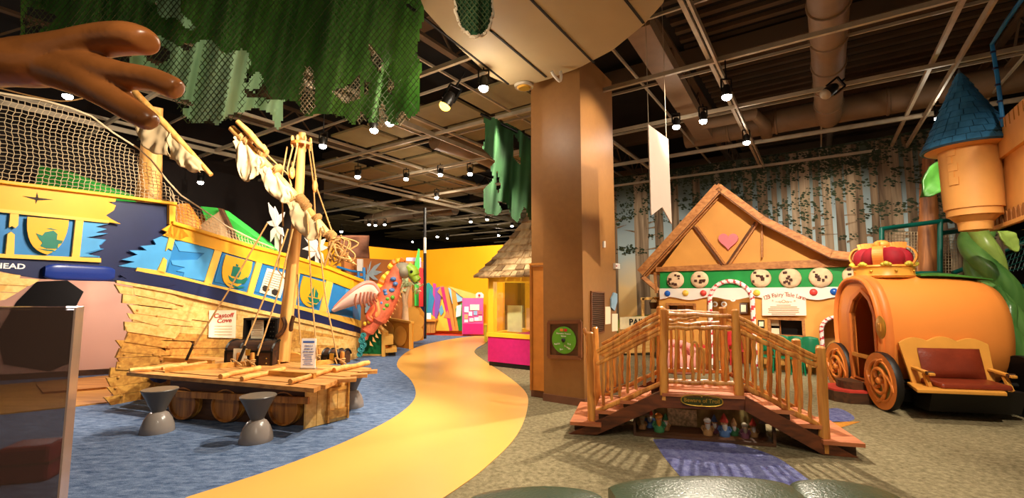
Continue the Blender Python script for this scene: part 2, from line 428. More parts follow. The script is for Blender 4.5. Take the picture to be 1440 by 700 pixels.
M['grassp'] = mat('painted_grass', '#7f8a3a', .9, var=.35, scale=5)
m0 = F(880, 484); ME = m0-AX*7.2; MS = m0+AX*1.6
def MP(t, z, off=0.0):   # along the mural, curving slightly toward the room at its right end
    c = .05*max(0, t-4.5)**2
    p = m0-AX*t-BX*(c+off); return V((p.x, p.y, z))
mu = MB().grid(lambda u, v: MP(-1.6+u*9.2, v*4.9), 24, 1)
fo = []
tr = [(-.35, .17, 0), (.55, .2, 1), (1.05, .12, 0)]
for t in [1.5, 2.05, 2.55, 2.95, 3.3, 3.6, 3.85, 4.1, 4.32, 4.53, 4.74, 4.95, 5.15, 5.37, 5.56, 5.77, 5.96, 6.16, 6.38, 6.6, 6.83, 7.05, 7.3, 7.5]:
    tr.append((t+R.uniform(-.04, .04), R.uniform(.05, .115), R.choice((0, 0, 1))))
for t, w, k in tr:
    L = [MP(t-w*(1.25 if z == 0 else 1)+R.uniform(-.015, .015), z, .012) for z in (0, .6, 1.5, 2.5, 3.5, 4.85)]
    Rr = [MP(t+w*(1.25 if z == 0 else 1)+R.uniform(-.015, .015), z, .012) for z in (0, .6, 1.5, 2.5, 3.5, 4.85)]
    for i in range(5): mu.add([L[i], Rr[i], Rr[i+1], L[i+1]], [(0, 1, 2, 3)], 1+k)
    for q in range(3):
        z = R.uniform(1.7, 3.6); s = R.choice((-1, 1)); ln = R.uniform(.2, .45)
        a = MP(t+s*w, z, .015); b = MP(t+s*(w+ln), z+R.uniform(-.05, .15), .015)
        mu.add([a-UP*.025, a+UP*.025, b], [(0, 1, 2)], 1)
for k in range(300):   # needle foliage: many small sprays high on the trunks
    t = R.uniform(-1.5, 7.5); z = 4.9-abs(R.gauss(0, .55)) if R.random() < .8 else R.uniform(2.6, 4.0); L0 = R.uniform(.12, .42)
    for q in range(22):
        a = R.uniform(-.5, .5)+(PI if q % 2 else 0); x1 = t+L0*R.uniform(.2, 1)*math.cos(a); z1 = min(4.88, z+L0*.6*math.sin(a)-.05*R.random()); w = R.uniform(.015, .045)
        o1 = .018+k*.00004+q*.000003
        mu.add([MP(x1-w, z1, o1), MP(x1, min(4.89, z1+w*.5), o1), MP(x1+w, z1-w*.2, o1), MP(x1+w*.2, z1-w*.8, o1)], [(0, 1, 2, 3)], 3)
g = [MP(t, .75+.12*math.sin(t*2.1), .03) for t in [-1.6+k*.4 for k in range(24)]]
for i in range(len(g)-1):
    a, b = g[i], g[i+1]; mu.add([V((a.x, a.y, 0)), V((b.x, b.y, 0)), b, a], [(0, 1, 2, 3)], 4)
struct(mu.build('wall_mural', [M['mural'], M['trunk'], M['trunk2'], M['foliage'], M['grassp']], smooth=False))
struct(MB().grid(lambda u, v: MP(-1.6+u*9.2, v*4.9, -.15), 24, 1).build('wall_mural_backing', M['dark'], smooth=False))

# ================= TRACK LIGHTS =================
M['lens'] = emis('lamp_lens', '#fff4e6', 60); M['lensy'] = emis('lamp_lens_yellow', '#ffc64a', 6)
M['can'] = mat('lamp_can', '#17130f', .4)
def fixture():
    t = thing('track_light', '', 'spotlight')
    MB().lathe([(.055, 0), (.06, .02), (.06, .12), (.035, .17), (.0, .175)], seg=16).build('lamp_can', M['can'], t)
    MB().ball((0, 0, .01), (.062, .062, .05), seg=16, rings=8).build('lens', M['lens'], t)
    y = MB().bar((.066, 0, .08), (.066, 0, .25), .012, .02); y.bar((-.066, 0, .08), (-.066, 0, .25), .012, .02); y.bar((-.07, 0, .25), (.07, 0, .25), .02, .02); y.bar((0, 0, .25), (0, 0, .3), .02, .02)
    y.build('yoke', M['blackm'], t, smooth=False); return t
proto = fixture(); used = [False]
FX = []
def light(px, py, lab, z=4.34, tilt=(0, 0), s=1):
    o = proto if not used[0] else copy_tree(proto); used[0] = True
    p = F(px, py, z)
    near = min((2.6, 4.5, 6.45, 8.3, 10.6, 12.7, 14.8, 16.9, 19), key=lambda b: abs(b-p.dot(BX))); r_ = ray(px, py); k_ = near/(r_.dot(BX)); z2 = 1.5+r_.z*k_
    if 3.9 < z2 < 4.45 : p = EYE+r_*k_
    o['drop'] = 4.6-p.z
    o.location = p; o.rotation_euler = (tilt[0], tilt[1], 0); o.scale = (s, s, s); o['label'] = lab; o['group'] = 'track spotlights on the ceiling struts'; FX.append(o)
    if 4.6-p.z > .32:   # drop rod up to the strut above
        rod = MB().tube([V((0, 0, .29)), V((0, 0, (4.6-p.z)/s))], .009, 6).build('drop_rod', M['blackm'], o, world=False)
    del o['drop']
    return o
for a in [(95, 136, 'bright spotlight just below the giant brown hand'), (282, 257, 'small spotlight above the ship netting, right of the leaning yellow mast'), (437, 305, 'dim spotlight low behind the raft mast ropes'),
          (454, 206, 'spotlight just right of the top of the raft mast'), (526, 184, 'left one of two bright spotlights under the camouflage net edge'), (548, 174, 'right one of two bright spotlights under the camouflage net edge'),
          (503, 249, 'spotlight right of the raft mast pulley, left of the brightest one'), (571, 252, 'brightest starry spotlight over the middle of the hall'), (619, 246, 'spotlight right of the brightest starry one'),
          (614, 278, 'lone spotlight below the brightest starry one'), (480, 326, 'bluish spotlight above the brown rock panel'), (519, 316, 'leftmost of three small spotlights above the yellow wall corner'),
          (528, 317, 'middle of three small spotlights above the yellow wall corner'), (541, 316, 'rightmost of three small spotlights above the yellow wall corner'), (580, 340, 'small blue-white spotlight right above the yellow wall corner'),
          (615, 333, 'small spotlight just right of the black pole'), (629, 335, 'dark little spotlight beside the one right of the black pole'), (662, 312, 'bright spotlight left of the torn green cloth'),
          (685, 309, 'spotlight directly under the torn green cloth'), (701, 331, 'small spotlight above the right end of the yellow wall'), (729, 325, 'spotlight just above the shingled roof'),
          (680, 125, 'warm glaring spotlight under the cream soffit'), (1022, 137, 'highest bright spotlight right of the hanging banner'), (951, 179, 'round glaring spotlight just right of the banner cords'),
          (989, 171, 'tilted spotlight between the two glaring ones right of the banner'), (1050, 201, 'spotlight on the sloping track above the gable'), (1085, 268, 'small spotlight over the right slope of the gable'),
          (1117, 259, 'bright spotlight above the forest mural'), (1321, 167, 'bright spotlight left of the blue tower roof'), (1284, 226, 'lower spotlight left of the blue tower roof'),
          (345, 303, 'faint spotlight seen above the green slide behind the ship'), (661, 245, 'unlit black spotlight beside the torn green cloth'), (720, 318, 'faint spotlight between torn cloth and shingled roof')]:
    light(*a)
o = light(625, 150, 'yellow-lensed spotlight near the air duct left of the column', 4.3, (0, .5), 1.3)
for ch in o.children:
    if ch.name.startswith('lens'): ch.data = ch.data.copy(); ch.data.materials[0] = M['lensy']
o = light(1160, 133, 'unlit chrome-sided spotlight hanging in front of the thick duct', 4.4, (0, .9), 1.3)
for ch in o.children:
    if ch.name.startswith('lens'): ch.data = ch.data.copy(); ch.data.materials[0] = M['steel']
# ================= SHIP =================
H0 = F(152, 570); H1 = F(484, 508); HD = (H1-H0).normalized(); HL = (H1-H0).length
HN = V((HD.y, -HD.x, 0))            # outward (toward the room)
BR = 1.05
def hpath(s):
    if s <= HL: return H0+HD*s, HN
    a = (s-HL)/BR; c = H1-HN*BR
    n = HN*math.cos(a)+HD*math.sin(a); return c+n*BR, n
def hpos(s, z, off=0.0):
    p, n = hpath(s); return V((p.x, p.y, 0))+n*off+UP*z
def HS(px, py):     # where a sight line meets the hull: (s, z)
    r = ray(px, py); n = V((-HD.y, HD.x, 0)); t = (H0-EYE).dot(n)/r.dot(n); q = EYE+r*t; s = (q-H0).dot(HD)
    if s <= HL: return s, q.z
    best = None
    for i in range(200):
        s = HL+i*.007; p, nn = hpath(s); v = p-EYE; e = abs(v.x*r.y-v.y*r.x)/r.length
        if nn.dot(EYE-p) < 0: break
        if best is None or e < best[0]: best = (e, s, p)
    e, s, p = best; t = p.y/r.y; return s, 1.5+r.z*t
def HQ(px, py, off=0.0): return hpos(*HS(px, py), off)
def hstrip(mb, top, bot, off, th, m=0, n=None):
    x0, x1 = top[0][0], top[-1][0]; n = n or max(2, int(abs(x1-x0)/12)); a = []; b = []
    b0, b1 = bot[0][0], bot[-1][0]
    for i in range(n+1):
        u = i/n; xt = lerp(x0, x1, u); xb = lerp(b0, b1, u)
        a.append(HS(xt, interp(top, xt))); b.append(HS(xb, interp(bot, xb)))
    vs = []; fs = []
    for (s1, z1), (s2, z2) in zip(a, b): vs += [hpos(s1, z1, off+th), hpos(s2, z2, off+th), hpos(s2, z2, off), hpos(s1, z1, off)]
    for i in range(n):
        o = i*4
        for k in range(4): k2 = (k+1) % 4; fs.append((o+k, o+k2, o+4+k2, o+4+k))
    fs += [(0, 1, 2, 3), (n*4+3, n*4+2, n*4+1, n*4)]
    return mb.add(vs, fs, m)
def hpoly(mb, pts, off, th, m=0):
    q = [HS(*p) for p in pts]; n = len(q)
    return mb.prism([hpos(s, z, off) for s, z in q], hpath(q[0][0])[1]*th, m)
ship = thing('play_ship', 'large yellow and blue wooden pirate ship, broken in two, along the left side', 'ship', V((-5.2, 7.2, 0)))
def sh(mb, name, m, par=None, **k): return mb.build(name, m, par or ship, smooth=k.pop('smooth', False), **k)
topr = [(238, 314), (300, 332.5), (348.6, 347), (407, 361.6), (455, 376), (506, 396)]
ybot = [(229, 331), (245, 336.5), (300, 351), (358, 368), (404, 380), (458, 394), (507, 413)]
bbot = [(189, 375), (218, 380), (286, 397.5), (345, 411), (397, 425), (448, 437), (508, 451)]
ntop = [(188, 381), (240, 390), (320, 408.5), (397, 429.5), (446, 442), (508, 461)]
nbot = [(160, 394), (231, 406), (300, 422), (397, 443), (446, 454), (508, 470)]
mbot = [(160, 398), (231, 411), (300, 427), (397, 448), (446, 459), (508, 475.5)]
# blue field behind the frames
b = MB(); hstrip(b, [(245, 336.5)]+ybot[2:], [(231, 383)]+bbot[2:], 0, .03); sh(b, 'blue_side_panel', M['blue'])
b = MB(); hpoly(b, [(229, 331), (247, 337), (246, 345), (240, 352), (236, 372), (232, 384), (215, 380), (165, 374), (188, 368), (170, 365), (192, 358), (180, 352), (205, 352), (196, 346), (218, 344), (214, 337)], 0, .03); sh(b, 'splintered_panel', M['lblue'])
b = MB(); hpoly(b, [(243, 340), (262, 338), (290, 349), (299, 352), (292, 372), (285, 395), (255, 389), (257, 383), (246, 381), (258, 376), (240, 372), (238, 366), (275, 365), (285, 356), (250, 353)], .03, .012); sh(b, 'splintered_panel', M['lblue'])
b = MB(); hpoly(b, [(466, 396), (492, 405), (506, 412), (506, 449), (458, 436)], .03, .008); sh(b, 'blue_side_panel', M['lblue'])
for pts in [[(309, 355), (355, 368), (343, 408), (297, 397)], [(366, 370), (402, 381), (395, 423), (354, 411)], [(420, 385), (456, 395), (446, 434), (414, 427)]]:
    c = (sum(p[0] for p in pts)/4, sum(p[1] for p in pts)/4)
    b = MB(); hpoly(b, [(c[0]+(x-c[0])*.93, c[1]+(y-c[1])*.93) for x, y in pts], .03, .012); sh(b, 'blue_side_panel', M['blue'])
# rails
b = MB(); hstrip(b, topr, ybot, .03, .03); hpoly(b, [(236, 316), (250, 318), (262, 332), (248, 338), (226, 331), (234, 327), (225, 323)], .03, .03); sh(b, 'yellow_top_board', M['yellow'])
b = MB(); hstrip(b, [(x, y-3) for x, y in topr], [(x, y+2) for x, y in topr], -.04, .14); sh(b, 'gunwale_rail', M['yellow'], bevel=.008)
b = MB(); hstrip(b, [(190, 376)]+bbot[1:], ntop, .03, .025); sh(b, 'yellow_moulding', M['pale_yellow'])
b = MB(); hstrip(b, ntop, nbot, .0, .045); hpoly(b, [(190, 381), (240, 391), (245, 400), (225, 404), (200, 402), (160, 395), (175, 392), (165, 386)], .045, .01); sh(b, 'navy_stripe', M['navy'])
b = MB(); hstrip(b, nbot, mbot, .03, .045); sh(b, 'yellow_moulding', M['plankA'])
for pts in [[(235, 333), (243, 335), (239, 352), (234, 349), (230, 353)], [(227, 362), (232, 366), (229, 386), (218, 382)], [(299, 351), (309, 354), (294, 401), (284, 398)],
            [(358, 367), (366, 370), (353, 414), (345, 411)], [(405, 380), (419, 384), (413, 430), (398, 426)], [(457, 393), (466, 396), (456, 441), (447, 438)]]:
    b = MB(); hpoly(b, pts, .03, .025); sh(b, 'frame_post', M['pale_yellow'])
# broken navy inner layer and the stern half
b = MB(); hpoly(b, [(140, 280), (240, 287), (240, 320), (226, 345), (222, 372), (165, 396), (130, 392), (130, 300)], -.06, .03); sh(b, 'navy_inner_hull', M['navy'])
b = MB()
hpoly(b, [(-45, 250), (0, 257), (140, 274), (162, 278), (160, 284), (150, 284), (161, 289), (158, 296), (147, 303), (156, 309), (168, 315), (140, 311), (0, 295), (-45, 290)], .0, .035)
sh(b, 'yellow_top_board', M['yellow'])
b = MB(); hpoly(b, [(30, 276), (50, 278), (73, 281), (50, 282)], .036, .004); hpoly(b, [(50, 271), (52, 279), (48, 287), (48, 279)], .036, .004); sh(b, 'carved_star_mark', M['ink'])
b = MB(); hstrip(b, [(-45, 247), (0, 254), (140, 271), (245, 285)], [(-45, 251), (0, 259), (140, 275.5), (245, 289)], -.04, .12); sh(b, 'gunwale_rail', M['yellow'], bevel=.008)
b = MB(); hpoly(b, [(236, 286), (245, 287), (244, 317), (236, 315)], -.02, .06); sh(b, 'end_post', M['yellow'])
b = MB()
hpoly(b, [(-45, 292), (0, 297), (140, 311), (152, 315), (133, 319), (150, 322), (134, 327), (152, 328), (118, 334), (149, 337), (142, 344), (130, 347), (146, 350), (120, 358), (140, 360), (139, 366), (0, 359), (-45, 356)], -.02, .03)
sh(b, 'blue_side_panel', M['blue'])
b = MB(); hpoly(b, [(113, 311), (150, 315), (133, 319), (149, 322), (133, 327), (148, 329), (120, 334), (147, 337), (138, 345), (140, 350), (118, 356), (138, 361), (108, 361)], .012, .012); sh(b, 'blue_side_panel', M['lblue'])
b = MB(); hstrip(b, [(-45, 290), (0, 294), (150, 310)], [(-45, 294), (0, 299), (150, 314)], .02, .035); sh(b, 'yellow_moulding', M['pale_yellow'])
b = MB(); hstrip(b, [(-45, 354), (0, 357), (139, 363)], [(-45, 359), (0, 362.5), (139, 369)], .02, .035); sh(b, 'yellow_moulding', M['pale_yellow'])
for pts in [[(12, 297), (24, 298), (23, 317), (19, 321), (14, 318), (10, 320)], [(8, 329), (13, 326), (18, 330), (17, 360), (5, 359)], [(104, 307), (115, 308), (109, 364), (98, 363)]]:
    b = MB(); hpoly(b, pts, .02, .03); sh(b, 'frame_post', M['pale_yellow'])
b = MB(); hpoly(b, [(-45, 359), (0, 362), (139, 369), (190, 377), (200, 386), (165, 396), (57, 392), (32, 388), (0, 381), (-45, 374)], -.03, .05); sh(b, 'navy_stripe', M['navy'])
tx = MB(); pa = HQ(9.5, 374.4, .024); text(tx, 'AHEAD', HQ(7, 374.2, .022), .085, HD, m=0, sx=1.15, bold=.002); sh(tx, 'painted_word', M['paperw'])
def pad_():
    s0, z0 = HS(58, 381); s1, z1 = HS(156, 385); b = MB()
    def fn(u, v):
        a = 2*PI*v; ex = 1-(abs(2*u-1))**8; k = .62+.38*ex
        cy, cz = math.cos(a), math.sin(a); sg = lambda t: math.copysign(abs(t)**.55, t)
        return hpos(lerp(s0, s1, u), lerp(z0, z1, u)-.005+sg(cz)*.1*k, .07+sg(cy)*.05*k)
    b.grid(fn, 20, 20); return b
sh(pad_(), 'padded_bumper', M['navy_gloss'], smooth=True, ang=70)
# planking below the stripe
rows = 13
edge = [(158, 396), (172, 414), (184, 434), (176, 450), (170, 463), (178, 472), (168, 486), (160, 500), (156, 520), (153, 545), (151, 572)]
eq = [HS(*p) for p in edge]   # (s,z)
def edge_s(z):
    for (s1, z1), (s2, z2) in zip(eq, eq[1:]):
        if z1 >= z >= z2 or z1 <= z <= z2: return lerp(s1, s2, (z-z1)/((z2-z1) or 1))
    return eq[-1][0] if z < eq[-1][1] else eq[0][0]
stop = HL+1.15
mt = [HS(x, y) for x, y in mbot]+[(stop, HS(508, 475.5)[1])]
def ztop(s): return interp(mt, s)
pa, pb = MB(), MB()
for r in range(rows):
    f0, f1 = r/rows, (r+1)/rows-.002
    zt = ztop(0)*(1-(r+.5)/rows); s0 = edge_s(zt)+R.uniform(-.03, .05)
    cuts = [s0]; s = s0+R.uniform(.4, 1.3)
    while s < stop-.4: cuts.append(s); s += R.uniform(.8, 1.6)
    cuts.append(stop)
    for k in range(len(cuts)-1):
        a, c = cuts[k]+.002, cuts[k+1]-.002; n = max(1, int((c-a)/.12)) if c > HL else max(1, int((c-a)/.5))
        off = .0+R.uniform(0, .012)+(.014 if k == 0 else 0); vs = []; fs = []
        low = ztop(a)*(1-f1) < .88 and a < 2.6
        for i in range(n+1):
            s = lerp(a, c, i/n); t = ztop(s); z1, z2 = t*(1-f0), t*(1-f1)
            if i == 0 and k == 0: s1, s2 = s+R.uniform(-.1, .05), s+R.uniform(-.06, .08)
            elif i == n and k == 0: s1, s2 = s+R.uniform(-.08, .02), s+R.uniform(-.02, .1)
            else: s1 = s2 = s
            vs += [hpos(s1, z1, off+.02), hpos(s2, z2, off+.02), hpos(s2, z2, 0), hpos(s1, z1, 0)]
        for i in range(n):
            o = i*4
            for q in range(4): fs.append((o+q, o+(q+1) % 4, o+4+(q+1) % 4, o+4+q))
        fs += [(0, 1, 2, 3), (n*4+3, n*4+2, n*4+1, n*4)]
        (pb if low else pa).add(vs, fs)
back = MB()
n = 30; vs = []
for i in range(n+1):
    s = lerp(.25, stop, i/n); t = ztop(s); vs += [hpos(s, t, -.004), hpos(s, 0, -.004)]
back.add(vs, [(2*i, 2*i+1, 2*i+3, 2*i+2) for i in range(n)])
sh(pa, 'hull_planking', M['plankA']); sh(pb, 'weathered_planking', M['plankB']); sh(back, 'hull_backing', M['darkw'])
# raised splintered boards with pointed ends, and bolt heads
for pts in [[(185, 402), (235, 412), (262, 424), (255, 430), (232, 424), (186, 414)], [(180, 430), (230, 436), (268, 446), (266, 452), (230, 446), (186, 440)], [(176, 440), (222, 447), (228, 452), (219, 458), (180, 448)],
            [(172, 456), (245, 468), (251, 466), (243, 476), (176, 466)], [(178, 470), (240, 481), (238, 490), (172, 480)], [(170, 484), (224, 492), (214, 498), (166, 494)], [(162, 508), (222, 515), (224, 522), (160, 519)]]:
    b = MB(); hpoly(b, pts, .03, .02); sh(b, 'splintered_board', M['plankA'] if pts[0][1] < 465 else M['plankB'])
b = MB()
for p in [(213, 497), (222, 500), (224, 506), (165, 515), (172, 498), (164, 530), (160, 545), (168, 556), (196, 404), (190, 436), (233, 487), (218, 444)]: b.ball(HQ(*p, .045), .018, seg=8, rings=4)
b.each('bolt_head', M['plankB'], ship)
# stern planks left of the pad
for i, pts in enumerate([[(-45, 376), (0, 383), (28, 387), (26, 392), (-45, 387)], [(-45, 387), (26, 391), (56, 393), (40, 402), (-45, 398)], [(-45, 398), (38, 402), (24, 411), (-45, 409)], [(-45, 409), (22, 412), (6, 421), (-45, 430)]]):
    b = MB(); hpoly(b, pts, -.01+.008*(i % 2), .03); sh(b, 'splintered_board', M['plankA'])
# crests
def shield(tl, tr, rl, tip, ll, yl, label_sym):
    b = MB(); q = []
    for (p0, p1, p2, nn) in [(tr, rl, tip, 8), (tip, ll, tl, 8)]:
        for i in range(nn):
            t = i/nn; q.append(((1-t)**2*p0[0]+2*t*(1-t)*p1[0]+t*t*p2[0], (1-t)**2*p0[1]+2*t*(1-t)*p1[1]+t*t*p2[1]))
    hpoly(b, q+[tl], .045, .014); o = sh(b, 'ship_crest', M['yellow'])
    g = MB(); w = tr[0]-tl[0]; dx = (tip[1]-tl[1])
    sl = (tr[1]-tl[1])/w
    def m(u, v): return (tl[0]+u*w-(v*.12*w if sl > .15 else 0), tl[1]+sl*u*w+v*dx*.93)
    for poly in label_sym: hpoly(g, [m(u, v) for u, v in poly], .059, .004)
    sh(g, 'crest_emblem', M['teal'], o)
long_ship = [[(.25, .62), (.3, .3), (.55, .28), (.62, .45), (.55, .62)], [(.15, .62), (.3, .68), (.65, .66), (.85, .52), (.88, .6), (.78, .76), (.5, .82), (.28, .8), (.2, .74)], [(.4, .28), (.4, .2), (.5, .22), (.48, .28)], [(.15, .86), (.5, .9), (.85, .84), (.6, .95), (.4, .95)]]
galleon = [[(.2, .45), (.35, .5), (.42, .4), (.62, .33), (.72, .42), (.7, .58), (.85, .6), (.82, .68), (.74, .7), (.72, .84), (.45, .86), (.3, .8), (.36, .7), (.28, .62)], [(.45, .3), (.55, .27), (.72, .3), (.6, .31)], [(.25, .88), (.6, .88), (.7, .93), (.45, .92)]]
sloop = [[(.3, .6), (.5, .25), (.52, .62)], [(.56, .6), (.58, .3), (.72, .45), (.7, .6)], [(.25, .66), (.8, .62), (.78, .72), (.65, .8), (.38, .8)], [(.2, .84), (.8, .82), (.5, .92)]]
shield((35.4, 305), (93.7, 310), (91, 348), (63, 358), (30, 350), 0, galleon)
shield((314.6, 358), (352, 368), (350, 398), (324, 405), (300, 398), 0, long_ship)
shield((424, 388), (455, 397), (452, 428), (433, 432), (410, 424), 0, sloop)
b = MB(); hpoly(b, [(373, 377), (402, 385), (391, 419), (362, 411)], .045, .01); o = sh(b, 'notice_sheet', M['paper'])
g = MB()
for k in range(7): hpoly(g, [(374-k*1.2, 382+k*3.1), (396-k*1.2, 388+k*3.1), (396-k*1.2, 388.7+k*3.1), (374-k*1.2, 382.7+k*3.1)], .056, .002)
for (x, y) in [(371, 406), (384, 411)]: hpoly(g, [(x-5, y-3), (x-1, y-5), (x+4, y-3), (x+5, y+2), (x, y+5), (x-5, y+2)], .056, .002)
sh(g, 'printed_lines', M['ink'], o)
b = MB(); hpoly(b, [(291, 436), (329, 436), (328, 475), (290, 474)], .05, .008); o = sh(b, 'castoff_sign', M['paper'])
g = MB(); text(g, 'Castoff', HQ(311, 443.5, .062), .098, HD, sx=1.15, shear=.1, bold=.002); text(g, 'Cove', HQ(312, 450.5, .062), .098, HD, sx=1.15, shear=.1, bold=.002); sh(g, 'sign_lettering', M['redink'], o)
g = MB()
for k in range(4): hpoly(g, [(298, 458+k*4), (323, 458+k*4), (323, 458.6+k*4), (298, 458.6+k*4)], .06, .002)
sh(g, 'printed_lines', M['deckw'], o)
b = MB(); hpoly(b, [(205+0, 531), (232, 531), (229, 536), (221, 538), (212, 536)], .05, .02); sh(b, 'blue_peeled_patch', M['navy'])
# inside of the wreck: pink bulkhead, shade of the cave mouth painted black, wooden sill
pk = F(168, 525); pd = V((-.9, -.42, 0)).normalized()
def PK(px, py): return PL(px, py, pk, pd)
e = pk+pd*3.0; n = V((-pd.y, pd.x, 0)); n = n if n.y > 0 else -n
p0_ = pk-pd*.55
b = MB().hexa([p0_, e, e+n*.06, p0_+n*.06], [v+UP*2.0 for v in (p0_, e, e+n*.06, p0_+n*.06)]); sh(b, 'pink_bulkhead', M['pink'])
b = MB().prism([PK(*p)-n*.015 for p in [(24, 424), (52, 396), (95, 394), (118, 410), (106, 433), (115, 472), (103, 508), (70, 522), (6, 512), (-4, 470)]], n*.01); sh(b, 'cave_mouth_shade', M['black'])  # flat black sheet painted for the shade inside the opening
b = MB().hexa([p0_-n*.04, e-n*.04, e, p0_], [v+UP*.1 for v in (p0_-n*.04, e-n*.04, e, p0_)]); sh(b, 'wooden_skirting', M['darkw'])
b = MB().prism([F(*p) for p in [(166, 528), (153, 567), (90, 574), (-40, 588), (-60, 548)]], (0, 0, .02)); sh(b, 'wooden_sill', M['plankB'])
b = MB().prism([F(*p)+UP*.02 for p in [(165, 533), (158, 548), (60, 556), (50, 543)]], (0, 0, .03)); sh(b, 'wooden_sill', M['deckw'])
# deck behind the rail, closes the hull from other sides
b = MB()
for i in range(12):
    s = lerp(-1.2, HL, i/12); s2 = lerp(-1.2, HL, (i+1)/12)-.01
    z1 = min(1.9, max(1.2, 2.2-.13*s)); 
    p, q = hpos(s, z1, -.06), hpos(s2, z1-.03, -.06); b.hexa([p, q, q-HN*1.3, p-HN*1.3], [v+UP*.03 for v in (p, q, q-HN*1.3, p-HN*1.3)])
sh(b, 'deck_boards', M['deckw'])

# ---- rope netting along the rail
ntp = [(-45, 118), (0, 130), (60, 140), (100, 151), (130, 163), (160, 186), (195, 208), (215, 226), (235, 252), (255, 274), (290, 297), (320, 318), (360, 338), (395, 352)]
nbt = [(-45, 246), (0, 254), (140, 271), (243, 286), (246, 314), (300, 331), (348, 345), (407, 360)]
nb = MB(); S0 = HS(-40, 200)[0]; S1 = HS(392, 350)[0]
def netz(s):
    lo, hi = [HS(*p) for p in nbt], [HS(*p) for p in ntp]; return interp(lo, s), interp(hi, s)
lo_, hi_ = [HS(*p) for p in nbt], [HS(*p) for p in ntp]
CW = .056; ns = int((S1-S0)/CW); cell = .05
for i in range(ns):     # verticals, gently zig-zagging like knotted cord
    s = S0+i*CW; a, c = interp(lo_, s), interp(hi_, s)
    if c-a < .05: continue
    n = int((c-a)/cell); pts = [hpos(s+(.006 if k % 2 else -.006)+.02*math.sin(k*.4+s), a+k*cell, -.02-.06*math.sin(min(1, (k*cell)/1.2)*PI)) for k in range(n+1)]
    if len(pts) > 1: nb.tube(pts, .0042, 3, caps=False)
for k in range(0, 34):
    run = []
    for i in range(ns):
        s = S0+i*CW; a, c = interp(lo_, s), interp(hi_, s); z = a+k*cell
        if z < c: run.append(hpos(s+(.006 if k % 2 else -.006)+.02*math.sin(k*.4+s), z+(.005 if i % 2 else -.005), -.02-.06*math.sin(min(1, (k*cell)/1.2)*PI)))
        else:
            if len(run) > 1: nb.tube(run, .0042, 3, caps=False)
            run = []
    if len(run) > 1: nb.tube(run, .0042, 3, caps=False)
nb.tube([hpos(S0+i*CW, interp(hi_, S0+i*CW), -.02) for i in range(ns)], .012, 5)
tag(nb.build('rope_net', M['net'], smooth=False), 'beige knotted rope netting rising above the rail of the pirate ship', 'net')

# ---- leaning yellow mast with gathered sail at the stern
t = thing('ship_mast', 'thick yellow mast behind the ship netting, carrying a gathered cream sail', 'mast', V((-5.4, 7.0, 0)))
MB().tube([D(205, 520, 7.0), D(210, 280, 7.0), D(214, 190, 6.9), D(217, 150, 6.8)], [.17, .16, .13, .11], 14).build('pole', M['pole'], t)
ya, yb = D(170, 108, 6.3), D(297, 246, 6.3)
MB().tube([ya, lerp(ya, yb, .5), yb], [.045, .05, .03], 10).build('yard', M['pole'], t)
from mathutils import noise as mnoise
def cloth(edge, low, dep, folds, m=0, nu=20, nv=10, mb=None):
    mb = mb or MB(); e_ = smooth_pts(edge, 6); l_ = smooth_pts(low, 6)
    def at(l, u): x = u*(len(l)-1); i = min(int(x), len(l)-2); return lerp(l[i], l[i+1], x-i)
    def fn(u, v):
        p = lerp(at(e_, u), at(l_, u), v); b_ = math.sin(v*PI*.8)
        nz = mnoise.noise(V((u*folds*.75, v*1.6-u*1.2, dep*40+folds)))+.45*mnoise.noise(V((u*folds*1.9+v*1.5, v*2.6, 3.3))); return p+V((0, -1, 0))*(dep*b_+.075*nz*(.4+.7*v))+V((.012*math.sin(v*11+u*9), 0, .012*math.sin(u*17+v*5)))
    return mb.grid(fn, nu*2, nv*2)
def DD(l, d): return [D(x, y, d) for x, y in l]
cl_ = cloth(DD([(186, 122), (215, 155), (240, 182)], 6.28), DD([(184, 150), (203, 205), (240, 222)], 6.3), .05, 6)
cloth(DD([(240, 182), (262, 206), (290, 238)], 6.28), DD([(240, 222), (262, 238), (284, 244)], 6.3), .05, 5, mb=cl_)
cl_.build('sail', M['canvas'], t, thick=.006)

# ---- green slide roofs and white cut-outs behind the ship
def slab(name, px, d, th, m, label, cat, **k):
    o = MB().prism(DD(px, d), (0, th, 0)).build(name, m, smooth=False, **k); return tag(o, label, cat)
slab('tent_canopy', [(50, 262), (55, 232), (85, 238), (160, 266), (200, 285), (160, 290)], 8.2, .3, M['brightgreen'], 'bright green fabric peak seen through the netting at far left', 'canopy')
t = thing('tent_canopy', 'bright green sloping canopy rising behind the middle of the ship rail', 'canopy', D(330, 330, 9)-UP*0)
t.location.z = 1.2; WL[t.name] = V(t.location)
MB().prism(DD([(282, 290), (304, 292), (382, 350), (360, 350), (290, 312)], 9), (0, .4, 0)).build('green_panel', M['brightgreen'], t, smooth=False)
MB().prism(DD([(262, 330), (310, 296), (330, 345), (330, 420), (262, 400)], 8.9), (0, .08, 0)).build('tan_gable', M['canvas'], t, smooth=False)
MB().prism(DD([(306, 292), (311, 293), (336, 345), (331, 347)], 8.86), (0, .1, 0)).build('gable_edge', M['darkw'], t, smooth=False)
MB().prism(DD([(282, 300), (380, 352), (380, 480), (282, 480)], 9.1), (0, .3, 0)).build('base_panel', M['orangep'], t, smooth=False)
tag(MB().tube(DD([(268, 345), (262, 312), (255, 290)], 8.6), [.2, .22, .14], 12).build('soft_figure', M['orangep']), 'rounded orange shape behind the netting left of the green canopy', 'decoration')
